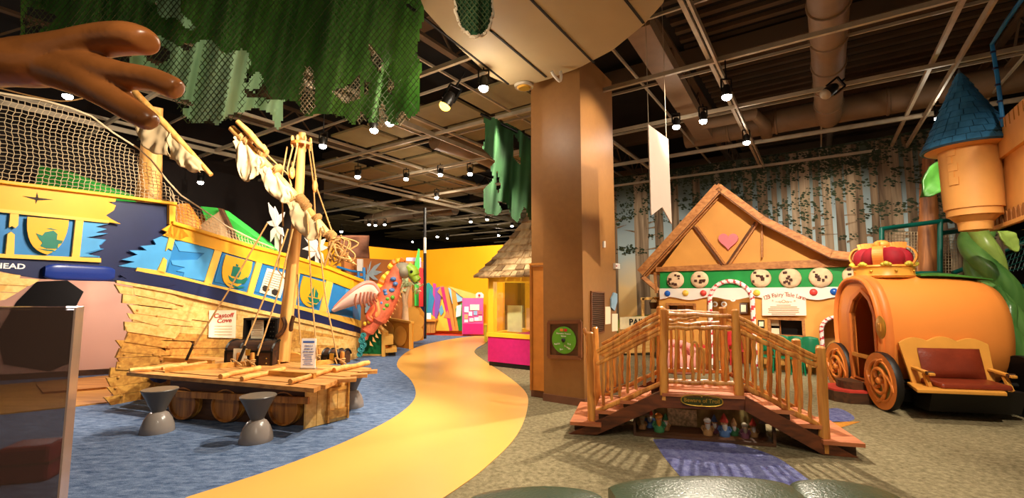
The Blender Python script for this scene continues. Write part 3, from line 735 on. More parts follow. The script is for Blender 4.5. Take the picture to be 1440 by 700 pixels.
def leafcut(base, tips, d, w, label, name='leaf_cutout', cat='cutout decoration', mt=None, stem=None):
    b = MB()
    for i, (tx_, ty) in enumerate(tips):
        a, c = V((base[0], base[1], 0)), V((tx_, ty, 0)); dd = c-a; nn = V((-dd.y, dd.x, 0)).normalized()*w; mid = a+dd*.5+V((0, -dd.length*.12, 0))
        b.prism(DD([(a.x-nn.x*.3, a.y-nn.y*.3), (mid.x-nn.x, mid.y-nn.y), (c.x, c.y), (mid.x+nn.x, mid.y+nn.y), (a.x+nn.x*.3, a.y+nn.y*.3)], d+.004*i), (0, .03, 0))
    if stem: b.prism(DD([(base[0]-2, base[1]), (base[0]+3, base[1]), (stem[0]+3, stem[1]), (stem[0]-3, stem[1])], d+.05), (0, .03, 0))
    return tag(b.build(name, mt or M['white'], smooth=False), label, cat)
leafcut((388, 318), [(377, 285), (386, 290), (375, 312), (400, 298), (399, 332), (380, 340), (397, 345)], 9.2, 4, 'white frond cutout left of the raft mast above the ship rail', stem=(390, 420))
leafcut((445, 352), [(428, 334), (440, 333), (425, 350), (462, 348), (455, 370), (432, 366), (458, 335)], 9.6, 4, 'white frond cutout right of the raft mast, below the sail', stem=(446, 440))

# ---- figurehead
FD = 10.3
fg = thing('ship_figurehead', 'carved seahorse dragon figurehead with spotted pink neck and white wing on the bow', 'figurehead', D(515, 455, FD))
MB().tube(smooth_pts(DD([(511, 478), (517, 465), (530, 446), (543, 425), (551, 404), (556, 388), (564, 376)], FD), 4), [.05]+[.08]*3+[.16]*4+[.25]*4+[.24]*4+[.19]*4+[.16]*4+[.13], 16).build('neck', mat('coral_scales', '#d9694a', .5, var=.25, scale=14, bump=.3, bscale=40), fg)
MB().ball(D(569, 381, FD), (.2, .15, .17), seg=16, rings=10).ball(D(566, 377, FD), (.17, .19, .14)).build('cheek', mat('figurehead_grey', '#8f8672', .5, var=.2), fg)
hd = MB().tube(smooth_pts(DD([(573, 376), (580, 381), (583, 389), (588, 396)], FD-.02), 4), [.13]*4+[.13]*4+[.1]*4+[.06], 14)
hdo = hd.build('snout', mat('snout_green', '#8fae2f', .45, var=.2, scale=9), fg)
MB().ball(D(578.5, 382, FD-.14), .035, seg=10, rings=6).build('eye', M['black'], hdo)
MB().tube(smooth_pts(DD([(574, 388), (578, 394), (583, 398), (587, 397)], FD-.13), 4), .012, 6).build('mouth', M['ink'], hdo)
mats_ = [mat('mane_yellow', '#e8b21e', .5), mat('mane_orange', '#d9701c', .5), mat('mane_green', '#9aa82a', .5)]
for i, (x, y, a, r) in enumerate([(537, 404, 2.6, 9), (540, 398, 2.4, 10), (543, 392, 2.2, 10), (546, 387, 2.0, 8), (551, 376, 2.2, 8), (555, 371, 1.9, 10), (560, 368, 1.6, 9), (565, 368, 1.2, 8)]):
    tip = (x+math.cos(a)*r, y-math.sin(a)*r*.6); 
    MB().tube(smooth_pts(DD([(x+3, y+4), (x, y), tip], FD+.02), 4), [.05]*4+[.075]*4+[.02], 8).build('mane_lobe', mats_[i % 2 if i % 3 else 0], fg)
bl, gr, yl_ = mat('spot_blue', '#4f74a8', .4), mat('spot_green', '#5d9a2c', .4), mat('spot_yellow', '#d9a92a', .4)
for (x, y, r, m) in [(553, 392, .07, bl), (556, 399, .06, bl), (551, 408, .07, bl), (542, 409, .06, bl), (543, 413, .06, bl), (552, 418, .05, gr), (545, 420, .055, gr), (544, 429, .055, gr), (537, 426, .05, bl), (528, 441, .05, yl_), (519, 452, .045, yl_), (513, 455, .04, yl_), (540, 434, .045, gr)]:
    MB().ball(D(x, y, FD-.2), (r, .05, r), seg=12, rings=6, axis=(0, 1, 0)).build('raised_spot', m, fg)
sp_ = MB()
for i in range(14):
    u = i/13; p = (lerp(516, 560, u)+3*math.sin(u*3), lerp(482, 408, u)); q = (p[0]+9-2*u, p[1]+5); r_ = D(p[0]+4, p[1], FD-.02); s_ = D(*q, FD-.02)
    sp_.add([r_+UP*.05, r_-UP*.05, r_+V((0, .06, 0)), s_], [(0, 1, 3), (1, 2, 3), (2, 0, 3), (0, 2, 1)])
sp_.build('belly_spikes', mat('spike_tan', '#d9a05a', .6), fg, smooth=False)
wg = MB()
up_ = smooth_pts([D(469, 435, FD-.75), D(486, 417, FD-.8), D(500, 405, FD-.75), D(513, 398, FD-.65), D(525, 399, FD-.5), D(533, 410, FD-.35)], 5)
lw_ = smooth_pts([D(470, 437.5, FD-.7), D(490, 431, FD-.6), D(505, 427, FD-.5), D(514, 426, FD-.4), D(522, 422, FD-.3), D(531, 418, FD-.25)], 5)
wg.grid(lambda u, v: lerp(up_[min(int(u*25), 25)], lw_[min(int(u*25), 25)], v)+V((0, -.1*math.sin(v*PI), 0)), 25, 6)
wo = wg.build('wing', mat('wing_pearl', '#f0c6b4', .35, var=.12, scale=3), fg, thick=.04)
ri = MB()
for k in range(6):
    a = up_[13+k*2]; c = lw_[8+k*3]; ri.tube(smooth_pts([lerp(a, c, .45)+V((0, -.13, 0)), lerp(a, c, .8)+V((.02, -.15, -.03)), c+V((.05, -.06, -.08))], 4), [.02]*8+[.01], 6)
ri.build('wing_ribs', mat('rib_brown', '#a8654e', .5), wo)
MB().tube(up_, [.02]+[.045]*(len(up_)-2)+[.04], 8).build('wing_edge', mat('wing_rose', '#e08a7c', .4), wo)
for k in range(4):
    MB().tube(smooth_pts(DD([(519+k*3, 418+k), (524+k*3, 430+k*2), (517+k*4, 444), (524+k*2, 452-k*5)], FD-.22), 4), [.05]*12+[.02], 8).build('carved_curl', mat('curl_coral%d' % k, ['#c9502e', '#d9743a', '#b8442c', '#e08a4a'][k], .5, var=.2), fg)
cr = MB()
for (x, y, r) in [(511, 471, .06), (509, 478, .07), (511, 485, .07), (508, 491, .07), (506, 498, .06)]: cr.lathe([(r*.3, -.03), (r*.55, .02), (r*.8, .0), (r, .02), (r, -.02)], D(x, y, FD-.3), (0, -1, .1), 14)
cr.build('carved_waves', mat('wave_teal', '#3f8f8f', .5, var=.2), fg)
# ================= RAFT =================
RZ = .5
raft = thing('raft_platform', 'low wooden raft stage on barrels and a crate, in front of the ship', 'raft', V((-3.1, 5.4, 0)))
def rf(mb, name, m, par=None, **k): return mb.build(name, m, par or raft, **k)
dk = [F(x, y, RZ) for x, y in [(182, 523), (300, 536), (443, 546), (526, 517), (472, 499), (262, 499)]]
def plank_deck():
    a, b_, c, d = dk[0], dk[2], dk[3], dk[5]   # front-left, front-right, right tip, back-left
    for i in range(8):
        u0, u1 = i/8, (i+1)/8-.006; mb = MB(); j0, j1 = R.uniform(-.05, .05), R.uniform(-.04, .06)
        p = [lerp(a, d, u0)-V((j0, 0, 0)), lerp(b_, c, u0)+V((j1, 0, 0)), lerp(b_, c, u1)+V((j1-.02, 0, 0)), lerp(a, d, u1)-V((j0, 0, 0))]
        mb.hexa([v-UP*.045 for v in p], [v+UP*R.uniform(-.003, .004) for v in p]); rf(mb, 'deck_plank', M['deckw'], smooth=False)
plank_deck()
fr_ = F(429, 604); rt = F(487, 589.5); fl_ = F(232, 592)
fd = (fr_-fl_).normalized(); rd = (rt-fr_).normalized(); inn = V((-fd.y, fd.x, 0))
# side crate: vertical boards with cross trim
L = (rt-fr_).length; rn = V((rd.y, -rd.x, 0)); w_ = 0
for i, wd in enumerate([.26, .24, .26, .24]):
    a = fr_+rd*(L*w_); b2 = fr_+rd*(L*(w_+wd)-.006); w_ += wd; mb = MB()
    q = [a, b2, b2-rn*.03, a-rn*.03]; mb.hexa([v+UP*.01 for v in q], [v+UP*.452 for v in q]); rf(mb, 'crate_board', M['plankA'], smooth=False)
mb = MB(); mb.bar(fr_+rd*(L*.5)+rn*.012+UP*.38, rt+rn*.012+UP*.38, .02, .04); mb.bar(fr_+rd*(L*.45)+rn*.012+UP*.1, rt+rn*.012+UP*.1, .02, .1); mb.bar(fr_+rd*(L*.5)+rn*.012+UP*.02, fr_+rd*(L*.5)+rn*.012+UP*.44, .02, .05, up=rn); mb.bar(rt+rn*.012+UP*.02, rt+rn*.012+UP*.44, .02, .05, up=rn)
rf(mb, 'crate_trim', M['plankB'], smooth=False)
mb = MB(); q = [fl_+inn*.12, fr_-fd*.02+inn*.12, fr_-fd*.02+inn*.16, fl_+inn*.16]; mb.hexa([v+UP*.0 for v in q], [v+UP*.452 for v in q]); rf(mb, 'dark_skirt', M['darkw'], smooth=False)
mb = MB(); mb.bar(fl_+inn*.06+UP*.4, fr_+inn*.06+UP*.4, .05, .11); rf(mb, 'side_beam', M['darkw'], smooth=False)
mb = MB(); mb.bar(fl_-fd*.05+UP*.31+inn*.02, fr_+UP*.31-inn*.0+fd*.03, .03, .07); rf(mb, 'rough_board', M['logw'], smooth=False)
mb = MB(); q = [fr_, fr_-fd*.02, fr_-fd*.02+inn*.2, fr_+inn*.2]; mb.hexa([v+UP*.0 for v in q], [v+UP*.45 for v in q]); rf(mb, 'corner_post', M['plankA'], smooth=False)
for u in (.1, .42, .83):
    c = lerp(fl_, fr_, u)+inn*.03+UP*.2
    mb = MB(); mb.lathe([(0.0, .025), (.165, .025), (.172, .0), (.185, 0), (.2, .18), (.205, .35), (.185, .7), (0, .7)], c, inn, 24); bo = rf(mb, 'barrel', M['logw'], ang=30)
    mb = MB(); mb.lathe([(.189, .05), (.194, .05), (.199, .11), (.194, .11)], c, inn, 24); rf(mb, 'barrel_hoop', M['plankB'], bo)
rb_ = lerp(dk[5], dk[4], .5)
for (p, q) in [((232, 520), (370, 509)), ((300, 509), (232, 505)), ((380, 524), (443, 528)), ((430, 512), (470, 508))]:
    a, c = F(*p, RZ+.03), F(*q, RZ+.03); mb = MB(); mb.bar(a, c, .05, .06); rf(mb, 'raised_batten', M['plankB'], smooth=False)
def log(p, q, r, z=RZ): 
    a, c = F(*p, z+r), F(*q, z+r); mb = MB(); pts = [lerp(a, c, i/6)+V((0, 0, R.uniform(-.006, .006))) for i in range(7)]
    mb.tube(pts, [r*R.uniform(.85, 1.1) for _ in pts], 9); rf(mb, 'loose_pole', M['pole'])
log((310, 529), (365, 517), .03); log((340, 532), (400, 519), .03); log((408, 537), (470, 518), .03); log((470, 520), (518, 510), .035); log((182, 521), (262, 512), .03); log((228, 518), (300, 508), .025)
mb = MB()
for i in range(3):
    a = lerp(dk[2], dk[3], .35+.2*i); mb.bar(a, a+V((.18, .05, 0)), .1, .04)
mb.each('ragged_board_end', M['deckw'], raft, smooth=False)
for (x, y) in [(354, 515), (335, 515), (474, 510), (481, 513), (448, 507)]:
    p = F(x, y, RZ); mb = MB(); mb.lathe([(.022, 0), (.022, .05), (.03, .09), (.03, .15), (.024, .18), (0, .185)], p, seg=12); bo = rf(mb, 'belaying_pin', M['logw'])
    mb = MB()
    for k in range(3): mb.lathe([(.026, .03+k*.022), (.042, .04+k*.022), (.026, .05+k*.022)], p+V((.004*k, 0, 0)), seg=12)
    mb.tube(smooth_pts([p+V((-.05, -.05, .02)), p+V((-.09, -.02, .1)), p+V((0, -.05, .07)), p+V((.08, -.06, .02))], 4), .01, 5); rf(mb, 'rope_coil', M['rope'], bo)
for (x, y) in [(372, 512), (408, 508)]:
    p = F(x, y, RZ); mb = MB(); mb.prism([p+V((.2*math.cos(PI*i/10), 0, .13*math.sin(PI*i/10))) for i in range(11)], (0, .05, 0)); rf(mb, 'rounded_cleat', M['plankB'], smooth=False)

# mast, yard, furled sail, rigging
MD = 6.55
mast = thing('raft_mast', 'tall leaning wooden mast with diagonal yard rising from the raft', 'mast', D(398, 506, MD))
def mt_(mb, name, m, par=None, **k): return mb.build(name, m, par or mast, **k)
mt_(MB().tube(DD([(397, 507), (403, 450), (411, 377), (417, 320), (421, 270), (424, 210), (425, 187)], MD), [.1, .09, .085, .075, .065, .055, .05], 14), 'mast_pole', M['pole'])
ring = D(424, 203, MD); mb = MB().lathe([(.05, -.02), (.15, -.02), (.15, .02), (.05, .02)], ring, seg=20); ro = mt_(mb, 'peg_ring', M['logw'], ang=30)
for k in range(8):
    a = 2*PI*k/8; c = ring+V((.13*math.cos(a), .13*math.sin(a), 0)); mt_(MB().lathe([(.012, -.07), (.018, -.02), (.018, .03), (.024, .07), (.012, .1)], c, seg=8), 'peg', M['pole'], ro)
yd0, yd1 = D(326, 180, MD-.15), D(498, 372, MD-.15)
mt_(MB().tube([yd0, lerp(yd0, yd1, .3)+UP*.02, lerp(yd0, yd1, .62)+UP*.03, lerp(yd0, yd1, .85), yd1], [.05, .062, .065, .055, .02], 12), 'yard', M['pole'])
mt_(MB().tube(DD([(334, 171), (350, 186), (364, 203), (374, 212)], MD-.24), [.035, .045, .045, .03], 10), 'yard_extension', M['pole'])
for (px, py) in [(341, 191), (348, 196), (366, 208), (369, 213), (389, 236), (420, 277), (423, 281), (426, 284), (430, 290), (444, 305), (462, 328), (465, 331)]:
    c = D(px, py, MD-.17); dd = (yd1-yd0).normalized(); mb = MB()
    for k in range(3): mb.lathe([(.066, -.012), (.082, 0), (.066, .012)], c+dd*(k*.024), dd+V((.15*(k-1), 0, .1)), 12)
    mt_(mb, 'lashing', M['rope'])
sail = thing('furled_sail', 'beige furled canvas sail gathered in three lobes under the diagonal yard', 'sail', D(390, 280, MD-.2))
def sl(e, l, dep, f): cloth(DD(e, MD-.2), DD(l, MD-.22), dep, f).build('sail_lobe', M['canvas'], sail, thick=.006)
sl([(331, 192), (350, 205), (372, 228)], [(333, 200), (340, 250), (358, 254), (372, 232)], .05, 7)
sl([(370, 226), (392, 249), (414, 274)], [(364, 236), (378, 270), (402, 286), (416, 278)], .05, 7)
sl([(412, 274), (432, 295), (456, 322)], [(407, 285), (414, 318), (438, 338), (458, 328)], .05, 7)
for (x, y) in [(370, 230), (412, 277), (458, 326)]:
    MB().tube(smooth_pts(DD([(x-4, y-8), (x-1, y), (x-4, y+6), (x+3, y+1)], MD-.36), 4), .012, 6).build('tie_cord', M['rope'], sail)
def rope(pts, label, d=MD, r=.011, tail=None, n=3):
    t = thing('rigging_rope', label, 'rope', D(*pts[-1], d[1] if isinstance(d, tuple) else d)); P_ = DD(pts, d) if not isinstance(d, tuple) else [D(x, y, lerp(d[0], d[1], i/(len(pts)-1))) for i, (x, y) in enumerate(pts)]
    MB().tube(P_, r, 6).build('rope_line', M['rope'], t)
    if tail: MB().tube([D(*tail[0], d[1] if isinstance(d, tuple) else d), D(*tail[1], d[1] if isinstance(d, tuple) else d)], .018, 6).build('black_end', M['black'], t)
    return t
WL_fix = None
rope([(376, 314), (320, 411), (272, 488)], 'rope slanting from the yard to the left end of the raft, with black end', (6.4, 6.3), tail=((272, 484), (262, 506)))
rope([(405, 322), (375, 410), (336, 505)], 'rope from yard to raft crossing in front of the open chest', (6.3, 5.7), tail=((345, 486), (336, 508)))
rope([(412, 322), (392, 410), (362, 500)], 'rope from yard to raft, nearest the mast on its left', (6.3, 5.8))
rope([(404, 206), (396, 250), (398, 318)], 'left rope strand dropping from the mast peg ring', 6.6)
rope([(412, 206), (404, 238), (410, 262)], 'rope strand through the left wooden pulley', 6.45)
rope([(418, 206), (411, 240)], 'short rope strand just left of the mast top', 6.4)
rope([(434, 206), (441, 260), (443, 300)], 'right rope strand dropping from the mast peg ring', 6.6)
rope([(438, 206), (446, 266), (467, 326)], 'rope from the peg ring through the right pulley to the yard', 6.45)
rope([(372, 214), (395, 236), (410, 250)], 'rope running along the top of the yard to the mast', 6.45)
rope([(432, 300), (438, 410), (446, 500)], 'rope hanging right of the mast down to the paper sign', (6.3, 6.0))
rope([(445, 310), (458, 420), (475, 505)], 'rope hanging from the yard to the right deck pins', (6.3, 5.9))
rope([(418, 386), (420, 440), (424, 500)], 'thin rope close to the right side of the mast', (6.35, 6.1))
rope([(395, 330), (391, 380), (400, 392), (412, 372)], 'slack rope looped beside the mast above the rail', 6.6)
rope([(466, 326), (462, 350), (470, 368), (484, 362)], 'tangled rope hanging at the low end of the yard', 6.35, .016)
rope([(452, 320), (448, 350), (456, 374), (468, 340)], 'tangled rope loop left of the yard tip', 6.3, .016)
for (x, y, lab) in [(411, 243, 'left wooden pulley block hanging by the raft mast'), (443, 262, 'right wooden pulley block hanging by the raft mast')]:
    t = thing('pulley_block', lab, 'pulley', D(x, y, 6.45)); MB().ball(D(x, y, 6.45), (.055, .035, .09), seg=14, rings=8).build('block', M['pole'], t)
    MB().lathe([(0, .0), (.02, .0), (.02, .09), (0, .09)], D(x, y, 6.46)+V((0, .045, 0)), (0, -1, 0), 10).build('axle', M['darkw'], t); MB().tube([D(x, y, 6.45)+UP*.08, D(x, y, 6.45)+UP*.16], .014, 6).build('rope_loop', M['rope'], t)
# fibre tassels at yard end
mb = MB()
for i in range(16):
    a = D(R.uniform(462, 482), R.uniform(330, 348), 6.35); mb.tube(smooth_pts([a, a+V((R.uniform(-.15, .25), R.uniform(-.08, .08), R.uniform(-.2, .0))), a+V((R.uniform(-.1, .3), 0, R.uniform(-.4, -.15)))], 4), [.012]*8+[.006], 5)
tag(mb.build('frayed_rope_bundle', M['rope']), 'frayed rope bundle tied around the low end of the yard', 'rope', None, 'stuff')
# crooked cleats on the mast
for (pts, lab) in [([(398, 446), (401, 456), (397, 466), (388, 474)], 'cleat'), ([(413, 444), (410, 455), (409, 466)], 'cleat')]:
    mt_(MB().tube(smooth_pts(DD(pts, MD-.14), 4), [.03]*(len(pts)*4-4)+[.015], 8), 'crooked_cleat', M['darkw'])

# chests
def chest(name, label, p, w, dp, h, rz, arch=True, m=None):
    t = thing(name, label, 'chest', p, rz)
    m = m or M['chest']
    MB().box((0, 0, h*.3), (w, dp, h*.6)).build('chest_body', m, t, smooth=False, world=False, bevel=.008)
    prof = [(0, -dp/2, h*.6)]+[(0, -dp/2*math.cos(PI*i/12), h*.6+h*.4*math.sin(PI*i/12)) for i in range(1, 12)]+[(0, dp/2, h*.6)]
    lid = MB().prism([V((-w/2, y, z)) for _, y, z in prof], (w, 0, 0)).build('chest_lid', m, t, smooth=True, world=False)
    b = MB()
    for x in (-w/2, -w*.2, w*.2, w/2):
        pts = [V((x, y*1.02, z+.004)) for _, y, z in prof]; b.tube(pts, .016, 4); b.bar((x, -dp/2-.004, 0), (x, -dp/2-.004, h*.6), .03, .012, up=(0, 1, 0))
    b.bar((-w/2, -dp/2-.006, h*.58), (w/2, -dp/2-.006, h*.58), .014, .03)
    b.each('iron_band', M['blackm'], t, smooth=False, world=False)
    MB().box((0, -dp/2-.015, h*.55), (.06, .02, .08)).build('lock_plate', M['gold'], t, smooth=False, world=False)
    g = MB()
    for x in (-w*.35, 0, w*.35):
        for z in (h*.1, h*.3): g.ball((x+.03, -dp/2-.004, z), .009, seg=6, rings=4)
    g.each('stud', M['gold'], t, world=False); return t
M['chest'] = wood('chest_wood', '#20120b', '#4a2a16', (1, 0, 0), 5)
pc = F(349, 514, RZ); ch = chest('treasure_chest', 'brown round-lidded treasure chest on the raft with a yellow paper on its front', pc+V((0, .2, 0)), .68, .34, .32, -.12)
MB().box((-.11, -.19, .13), (.2, .006, .19)).build('paper_note', M['paper'], ch, smooth=False, world=False)
t = thing('treasure_chest', 'black studded open chest lid standing behind the round-lidded chest, paper pinned inside', 'chest', F(352, 506, RZ)+V((0, .3, 0)), -.1)
MB().box((0, 0, .14), (.56, .3, .28)).build('chest_body', M['black'], t, smooth=False, world=False, bevel=.006)
b = MB(); b.box((0, .12, .43), (.56, .05, .32)); b.box((-.26, .03, .43), (.035, .2, .32)); b.box((.26, .03, .43), (.035, .2, .32)); b.box((0, .03, .58), (.56, .2, .03)); b.build('chest_lid', M['black'], t, smooth=False, world=False)
MB().box((-.09, .0, .42), (.2, .008, .3)).build('paper_note', M['paper'], t, smooth=False, world=False)
g = MB()
for i in range(5):
    for j in range(4): g.ball((.07+i*.045, .09, .31+j*.07), .01, seg=6, rings=4)
g.each('stud', M['steel'], t, world=False)
g = MB()
for k in range(9): g.box((-.09, -.006, .54-k*.027), (.1+.04*(k % 3), .002, .006))
g.build('printed_lines', M['deckw'], t, smooth=False, world=False)
chest('treasure_chest', 'small dark chest on the right of the raft behind the paper sign', F(463, 514, RZ)+V((0, .25, 0)), .32, .2, .19, -.2)
# paper sign in a stand
t = thing('paper_sign', 'white printed sheet standing upright on the raft deck, right of the mast', 'sign', F(433, 519, RZ), -.05)
MB().box((0, 0, .2), (.19, .012, .385)).build('sheet', M['paperw'], t, smooth=False, world=False)
MB().box((0, -.007, .35), (.15, .003, .025)).build('blue_heading', M['blueink'], t, smooth=False, world=False)
g = MB()
text(g, "Here's a", (0, -.009, .3), .032, (1, 0, 0), shear=.2); text(g, 'pirate or', (0, -.009, .262), .032, (1, 0, 0), shear=.2); text(g, 'pirate story', (0, -.009, .226), .03, (1, 0, 0), shear=.2)
for k in range(7): g.box((-.01*(k % 2), -.0075, .19-k*.022), (.13-.02*(k % 3), .002, .007))
g.build('printed_lines', M['blueink'], t, smooth=False, world=False)
MB().box((0, .02, .01), (.2, .07, .02)).build('stand_foot', M['steel'], t, smooth=False, world=False)

# stools
M['stool_top'] = mat('stool_grey_top', '#5d564f', .35, var=.05); M['stool_low'] = mat('stool_grey_base', '#8b8078', .25, var=.05)
def stool(p, lab):
    t = thing('hourglass_stool', lab, 'stool', p); 
    MB().lathe([(.06, .215), (.075, .25), (.12, .35), (.165, .435), (.17, .445), (.165, .452), (0, .454)], p, seg=32).build('seat_cone', M['stool_top'], t, ang=50)
    MB().lathe([(.155, 0), (.158, .01), (.15, .07), (.125, .14), (.09, .195), (.06, .215), (0, .216)], p, seg=32).build('domed_base', M['stool_low'], t, ang=60)
stool(F(221, 607), 'grey hourglass stool at the left front corner of the raft'); stool(F(360, 620), 'grey hourglass stool before the middle of the raft, nearest the yellow path'); stool(F(494, 572), 'dark hourglass stool half hidden behind the right end of the raft')
# ================= KIOSK =================
K0 = F(686, 514); KD = -AX; KB = BX; KW = 1.55
kt = thing('ticket_kiosk', 'yellow windowed booth with wood shingle roof and magenta base beside the yellow path', 'booth', K0+KD*KW/2+KB*KW/2)
def KP(a, b, z): return K0+KD*a+KB*b+UP*z
def kbox(mb, a0, a1, b0, b1, z0, z1, m=0):
    return mb.hexa([KP(a0, b0, z0), KP(a1, b0, z0), KP(a1, b1, z0), KP(a0, b1, z0)], [KP(a0, b0, z1), KP(a1, b0, z1), KP(a1, b1, z1), KP(a0, b1, z1)], m)
def kz(py): return PL(700, py, K0, AX).z
zl, zt_ = .66, 1.80
kbox(MB(), .02, KW-.02, .02, KW-.02, 0, .09).build('black_plinth', M['black'], kt, smooth=False)
kbox(MB(), 0, KW, 0, KW, .09, zl-.07).build('magenta_base', M['hotpink'], kt, smooth=False)
M['kyel'] = mat('kiosk_yellow', '#f3c52c', .45, var=.04)
mb = kbox(MB(), -.02, KW+.02, -.02, .1, zl-.07, zl+.01); kbox(mb, -.02, KW+.02, KW-.1, KW+.02, zl-.07, zl+.01); kbox(mb, -.02, .1, .1, KW-.1, zl-.07, zl+.01); kbox(mb, KW-.1, KW+.02, .1, KW-.1, zl-.07, zl+.01); mb.build('yellow_ledge', M['kyel'], kt, smooth=False)
for (a, b_) in [(0, 0), (KW-.13, 0), (0, KW-.13), (KW-.13, KW-.13)]: kbox(MB(), a, a+.13, b_, b_+.13, zl, zt_).build('corner_post', M['kyel'], kt, smooth=False)
mb = kbox(MB(), 0, KW, 0, .1, zt_-.1, zt_+.04); kbox(mb, 0, KW, KW-.1, KW, zt_-.1, zt_+.04); kbox(mb, 0, .1, .1, KW-.1, zt_-.1, zt_+.04); kbox(mb, KW-.1, KW, .1, KW-.1, zt_-.1, zt_+.04); mb.build('top_beam', M['kyel'], kt, smooth=False)
M['clear'] = glass('clear_pane', '#eef2ee', .02, 1.0, .12)
kbox(MB(), .13, KW-.13, .06, .068, zl, zt_-.1).build('window_pane', M['clear'], kt, smooth=False)
kbox(MB(), .06, .068, .13, KW-.13, zl, zt_-.1).build('window_pane', M['clear'], kt, smooth=False)
kbox(MB(), .7, .95, KW-.09, KW-.07, zl+.25, zt_-.1).build('grey_curtain', M['steel'], kt, smooth=False)
kbox(MB(), 1.1, 1.42, KW-.09, KW-.07, zl+.35, zt_-.1).build('grey_curtain', M['steel'], kt, smooth=False)
kbox(MB(), .14, .5, .5, .52, zl, zl+.55).build('poster', mat('poster_pale', '#c9cf96', .7), kt, smooth=False)
kbox(MB(), .55, .8, .6, .62, zl+.05, zl+.5).build('poster', mat('poster_tan', '#d9b070', .7), kt, smooth=False)
kbox(MB(), .9, 1.2, .9, .93, zl-.02, zl+.35).build('display_panel', M['kyel'], kt, smooth=False)
kbox(MB(), 1.2, 1.4, .9, .93, zl-.02, zl+.35).build('display_panel', M['brightgreen'], kt, smooth=False)
mb = MB()
for i in range(9): mb.tube(smooth_pts([KP(1.05, KW-.12, zl+.2), KP(1.05+R.uniform(-.1, .1), KW-.12, zl+.7), KP(1.05+R.uniform(-.2, .2), KW-.12, zl+R.uniform(.8, 1.0))], 3), .012, 5)
mb.build('twig_display', M['canvas'], kt)
c = KP(.75, .5, zt_-.06); o = MB().lathe([(0, 0), (.09, 0), (.09, .03), (0, .03)], c, seg=16).build('lamp', emis('kiosk_lamp', '#fff0d0', 9), kt)
ap = KP(KW/2, KW/2, 3.5); mb = MB(); EV = .22
cor = [KP(-EV, -EV, zt_-.02), KP(KW+EV, -EV, zt_-.02), KP(KW+EV, KW+EV, zt_-.02), KP(-EV, KW+EV, zt_-.02)]
def roofp(i, u, v):   # side i, along u, up v with a bell-cast curve
    a, b_ = cor[i], cor[(i+1) % 4]; p = lerp(a, b_, u); k = v; h = (v*.72+.28*v*v); q = lerp(p, ap, k); q.z = lerp(p.z, ap.z, h); return q
for i in range(4):
    rows_ = 11
    for r in range(rows_):
        v0, v1 = r/rows_, (r+1.25)/rows_; n = max(2, int(10*(1-v0))+1); u = 0; w = 1/n
        nrm = (roofp(i, .5, v0)-KP(KW/2, KW/2, roofp(i, .5, v0).z)).normalized()*.5+UP
        us = [0]+[min(1, max(0, (k+R.uniform(-.25, .25))/n)) for k in range(1, n)]+[1]
        for ua, ub in zip(us, us[1:]):
            j = R.uniform(-.012, .012)/1; va = max(0, v0+j*.6); th = R.uniform(.022, .04)
            v1_ = min(v1, .999); a, b_, c_, d_ = roofp(i, ua+.004, va), roofp(i, ub-.004, va), roofp(i, ub-.004, v1_), roofp(i, ua+.004, v1_)
            mb.hexa([a, b_, c_, d_], [a+nrm*th*1.3, b_+nrm*th*1.3, c_+nrm*.008, d_+nrm*.008], R.choice((0, 0, 1, 2)))
M['shake'] = wood('cedar_shake', '#8a6b45', '#c9a87a', (0, 0, 1), 2.5, rough=.8)
mb.build('shingle_roof', [M['shake'], wood('cedar_shake_pale', '#a88a60', '#cbb084', (0, 0, 1), 2, rough=.8), wood('cedar_shake_dark', '#6a5033', '#94744c', (0, 0, 1), 2, rough=.8)], kt, smooth=False)

# ================= FAR COLOURFUL CORNER =================
BD = 16.3
def far(name, px, m, label, cat, d=BD, th=.04, base=None):
    return tag(MB().prism(DD(px, d), (0, th, 0)).build(name, m, smooth=False), label, cat)
t = thing('letter_partition', 'tall partition of big tilted coloured letter shapes in front of the yellow wall', 'partition', D(628, 466, BD))
cols = [('#1f8f8a', [(597, 466), (597, 400), (603, 397), (612, 408), (612, 466)]), ('#c23a90', [(608, 466), (609, 398), (613, 399), (616, 440), (612, 466)]), ('#7a4fae', [(611, 452), (612, 405), (622, 402), (617, 440)]),
        ('#d9a92a', [(598, 462), (603, 440), (612, 446), (611, 466)]), ('#2e7fae', [(601, 440), (604, 404), (611, 420), (607, 440)]), ('#d98a3a', [(615, 410), (621, 401), (630, 405), (641, 465), (634, 465), (624, 420)]),
        ('#e8b93a', [(612, 465), (622, 420), (634, 465)]), ('#b81f6a', [(620, 404), (624, 403), (636, 464), (632, 465)]), ('#e07a4a', [(624, 446), (629, 436), (634, 448)]), ('#8fc4de', [(630, 404), (670, 417), (636, 427)]),
        ('#e8963a', [(634, 404), (640, 406), (650, 465), (641, 465)]), ('#1f8f3a', [(640, 434), (651, 424), (651, 465), (645, 465)]), ('#5aa0c4', [(617, 436), (621, 428), (624, 438), (620, 444)]), ('#f0b45a', [(630, 402), (690, 420), (652, 419)])]
MB().prism(DD([(598, 403), (640, 406), (688, 421), (652, 422), (652, 466), (598, 466)], BD+.06), (0, .04, 0)).build('backing_panel', mat('letter_back', '#e0a83a', .5), t, smooth=False)
for i, (c, px) in enumerate(cols):
    MB().prism(DD(px, BD-.012*i), (0, .05, 0)).build('coloured_letter_shape', mat('letter%d' % i, c, .5, var=.04), t, smooth=False)
MB().prism(DD([(642, 430), (649, 428), (648, 444), (641, 446)], BD-.25), (0, .01, 0)).build('drawing', M['paperw'], t, smooth=False)
t = thing('bulletin_board', 'pink bulletin board stand covered in small papers at the far end of the yellow path', 'board', D(665, 470, 15.6))
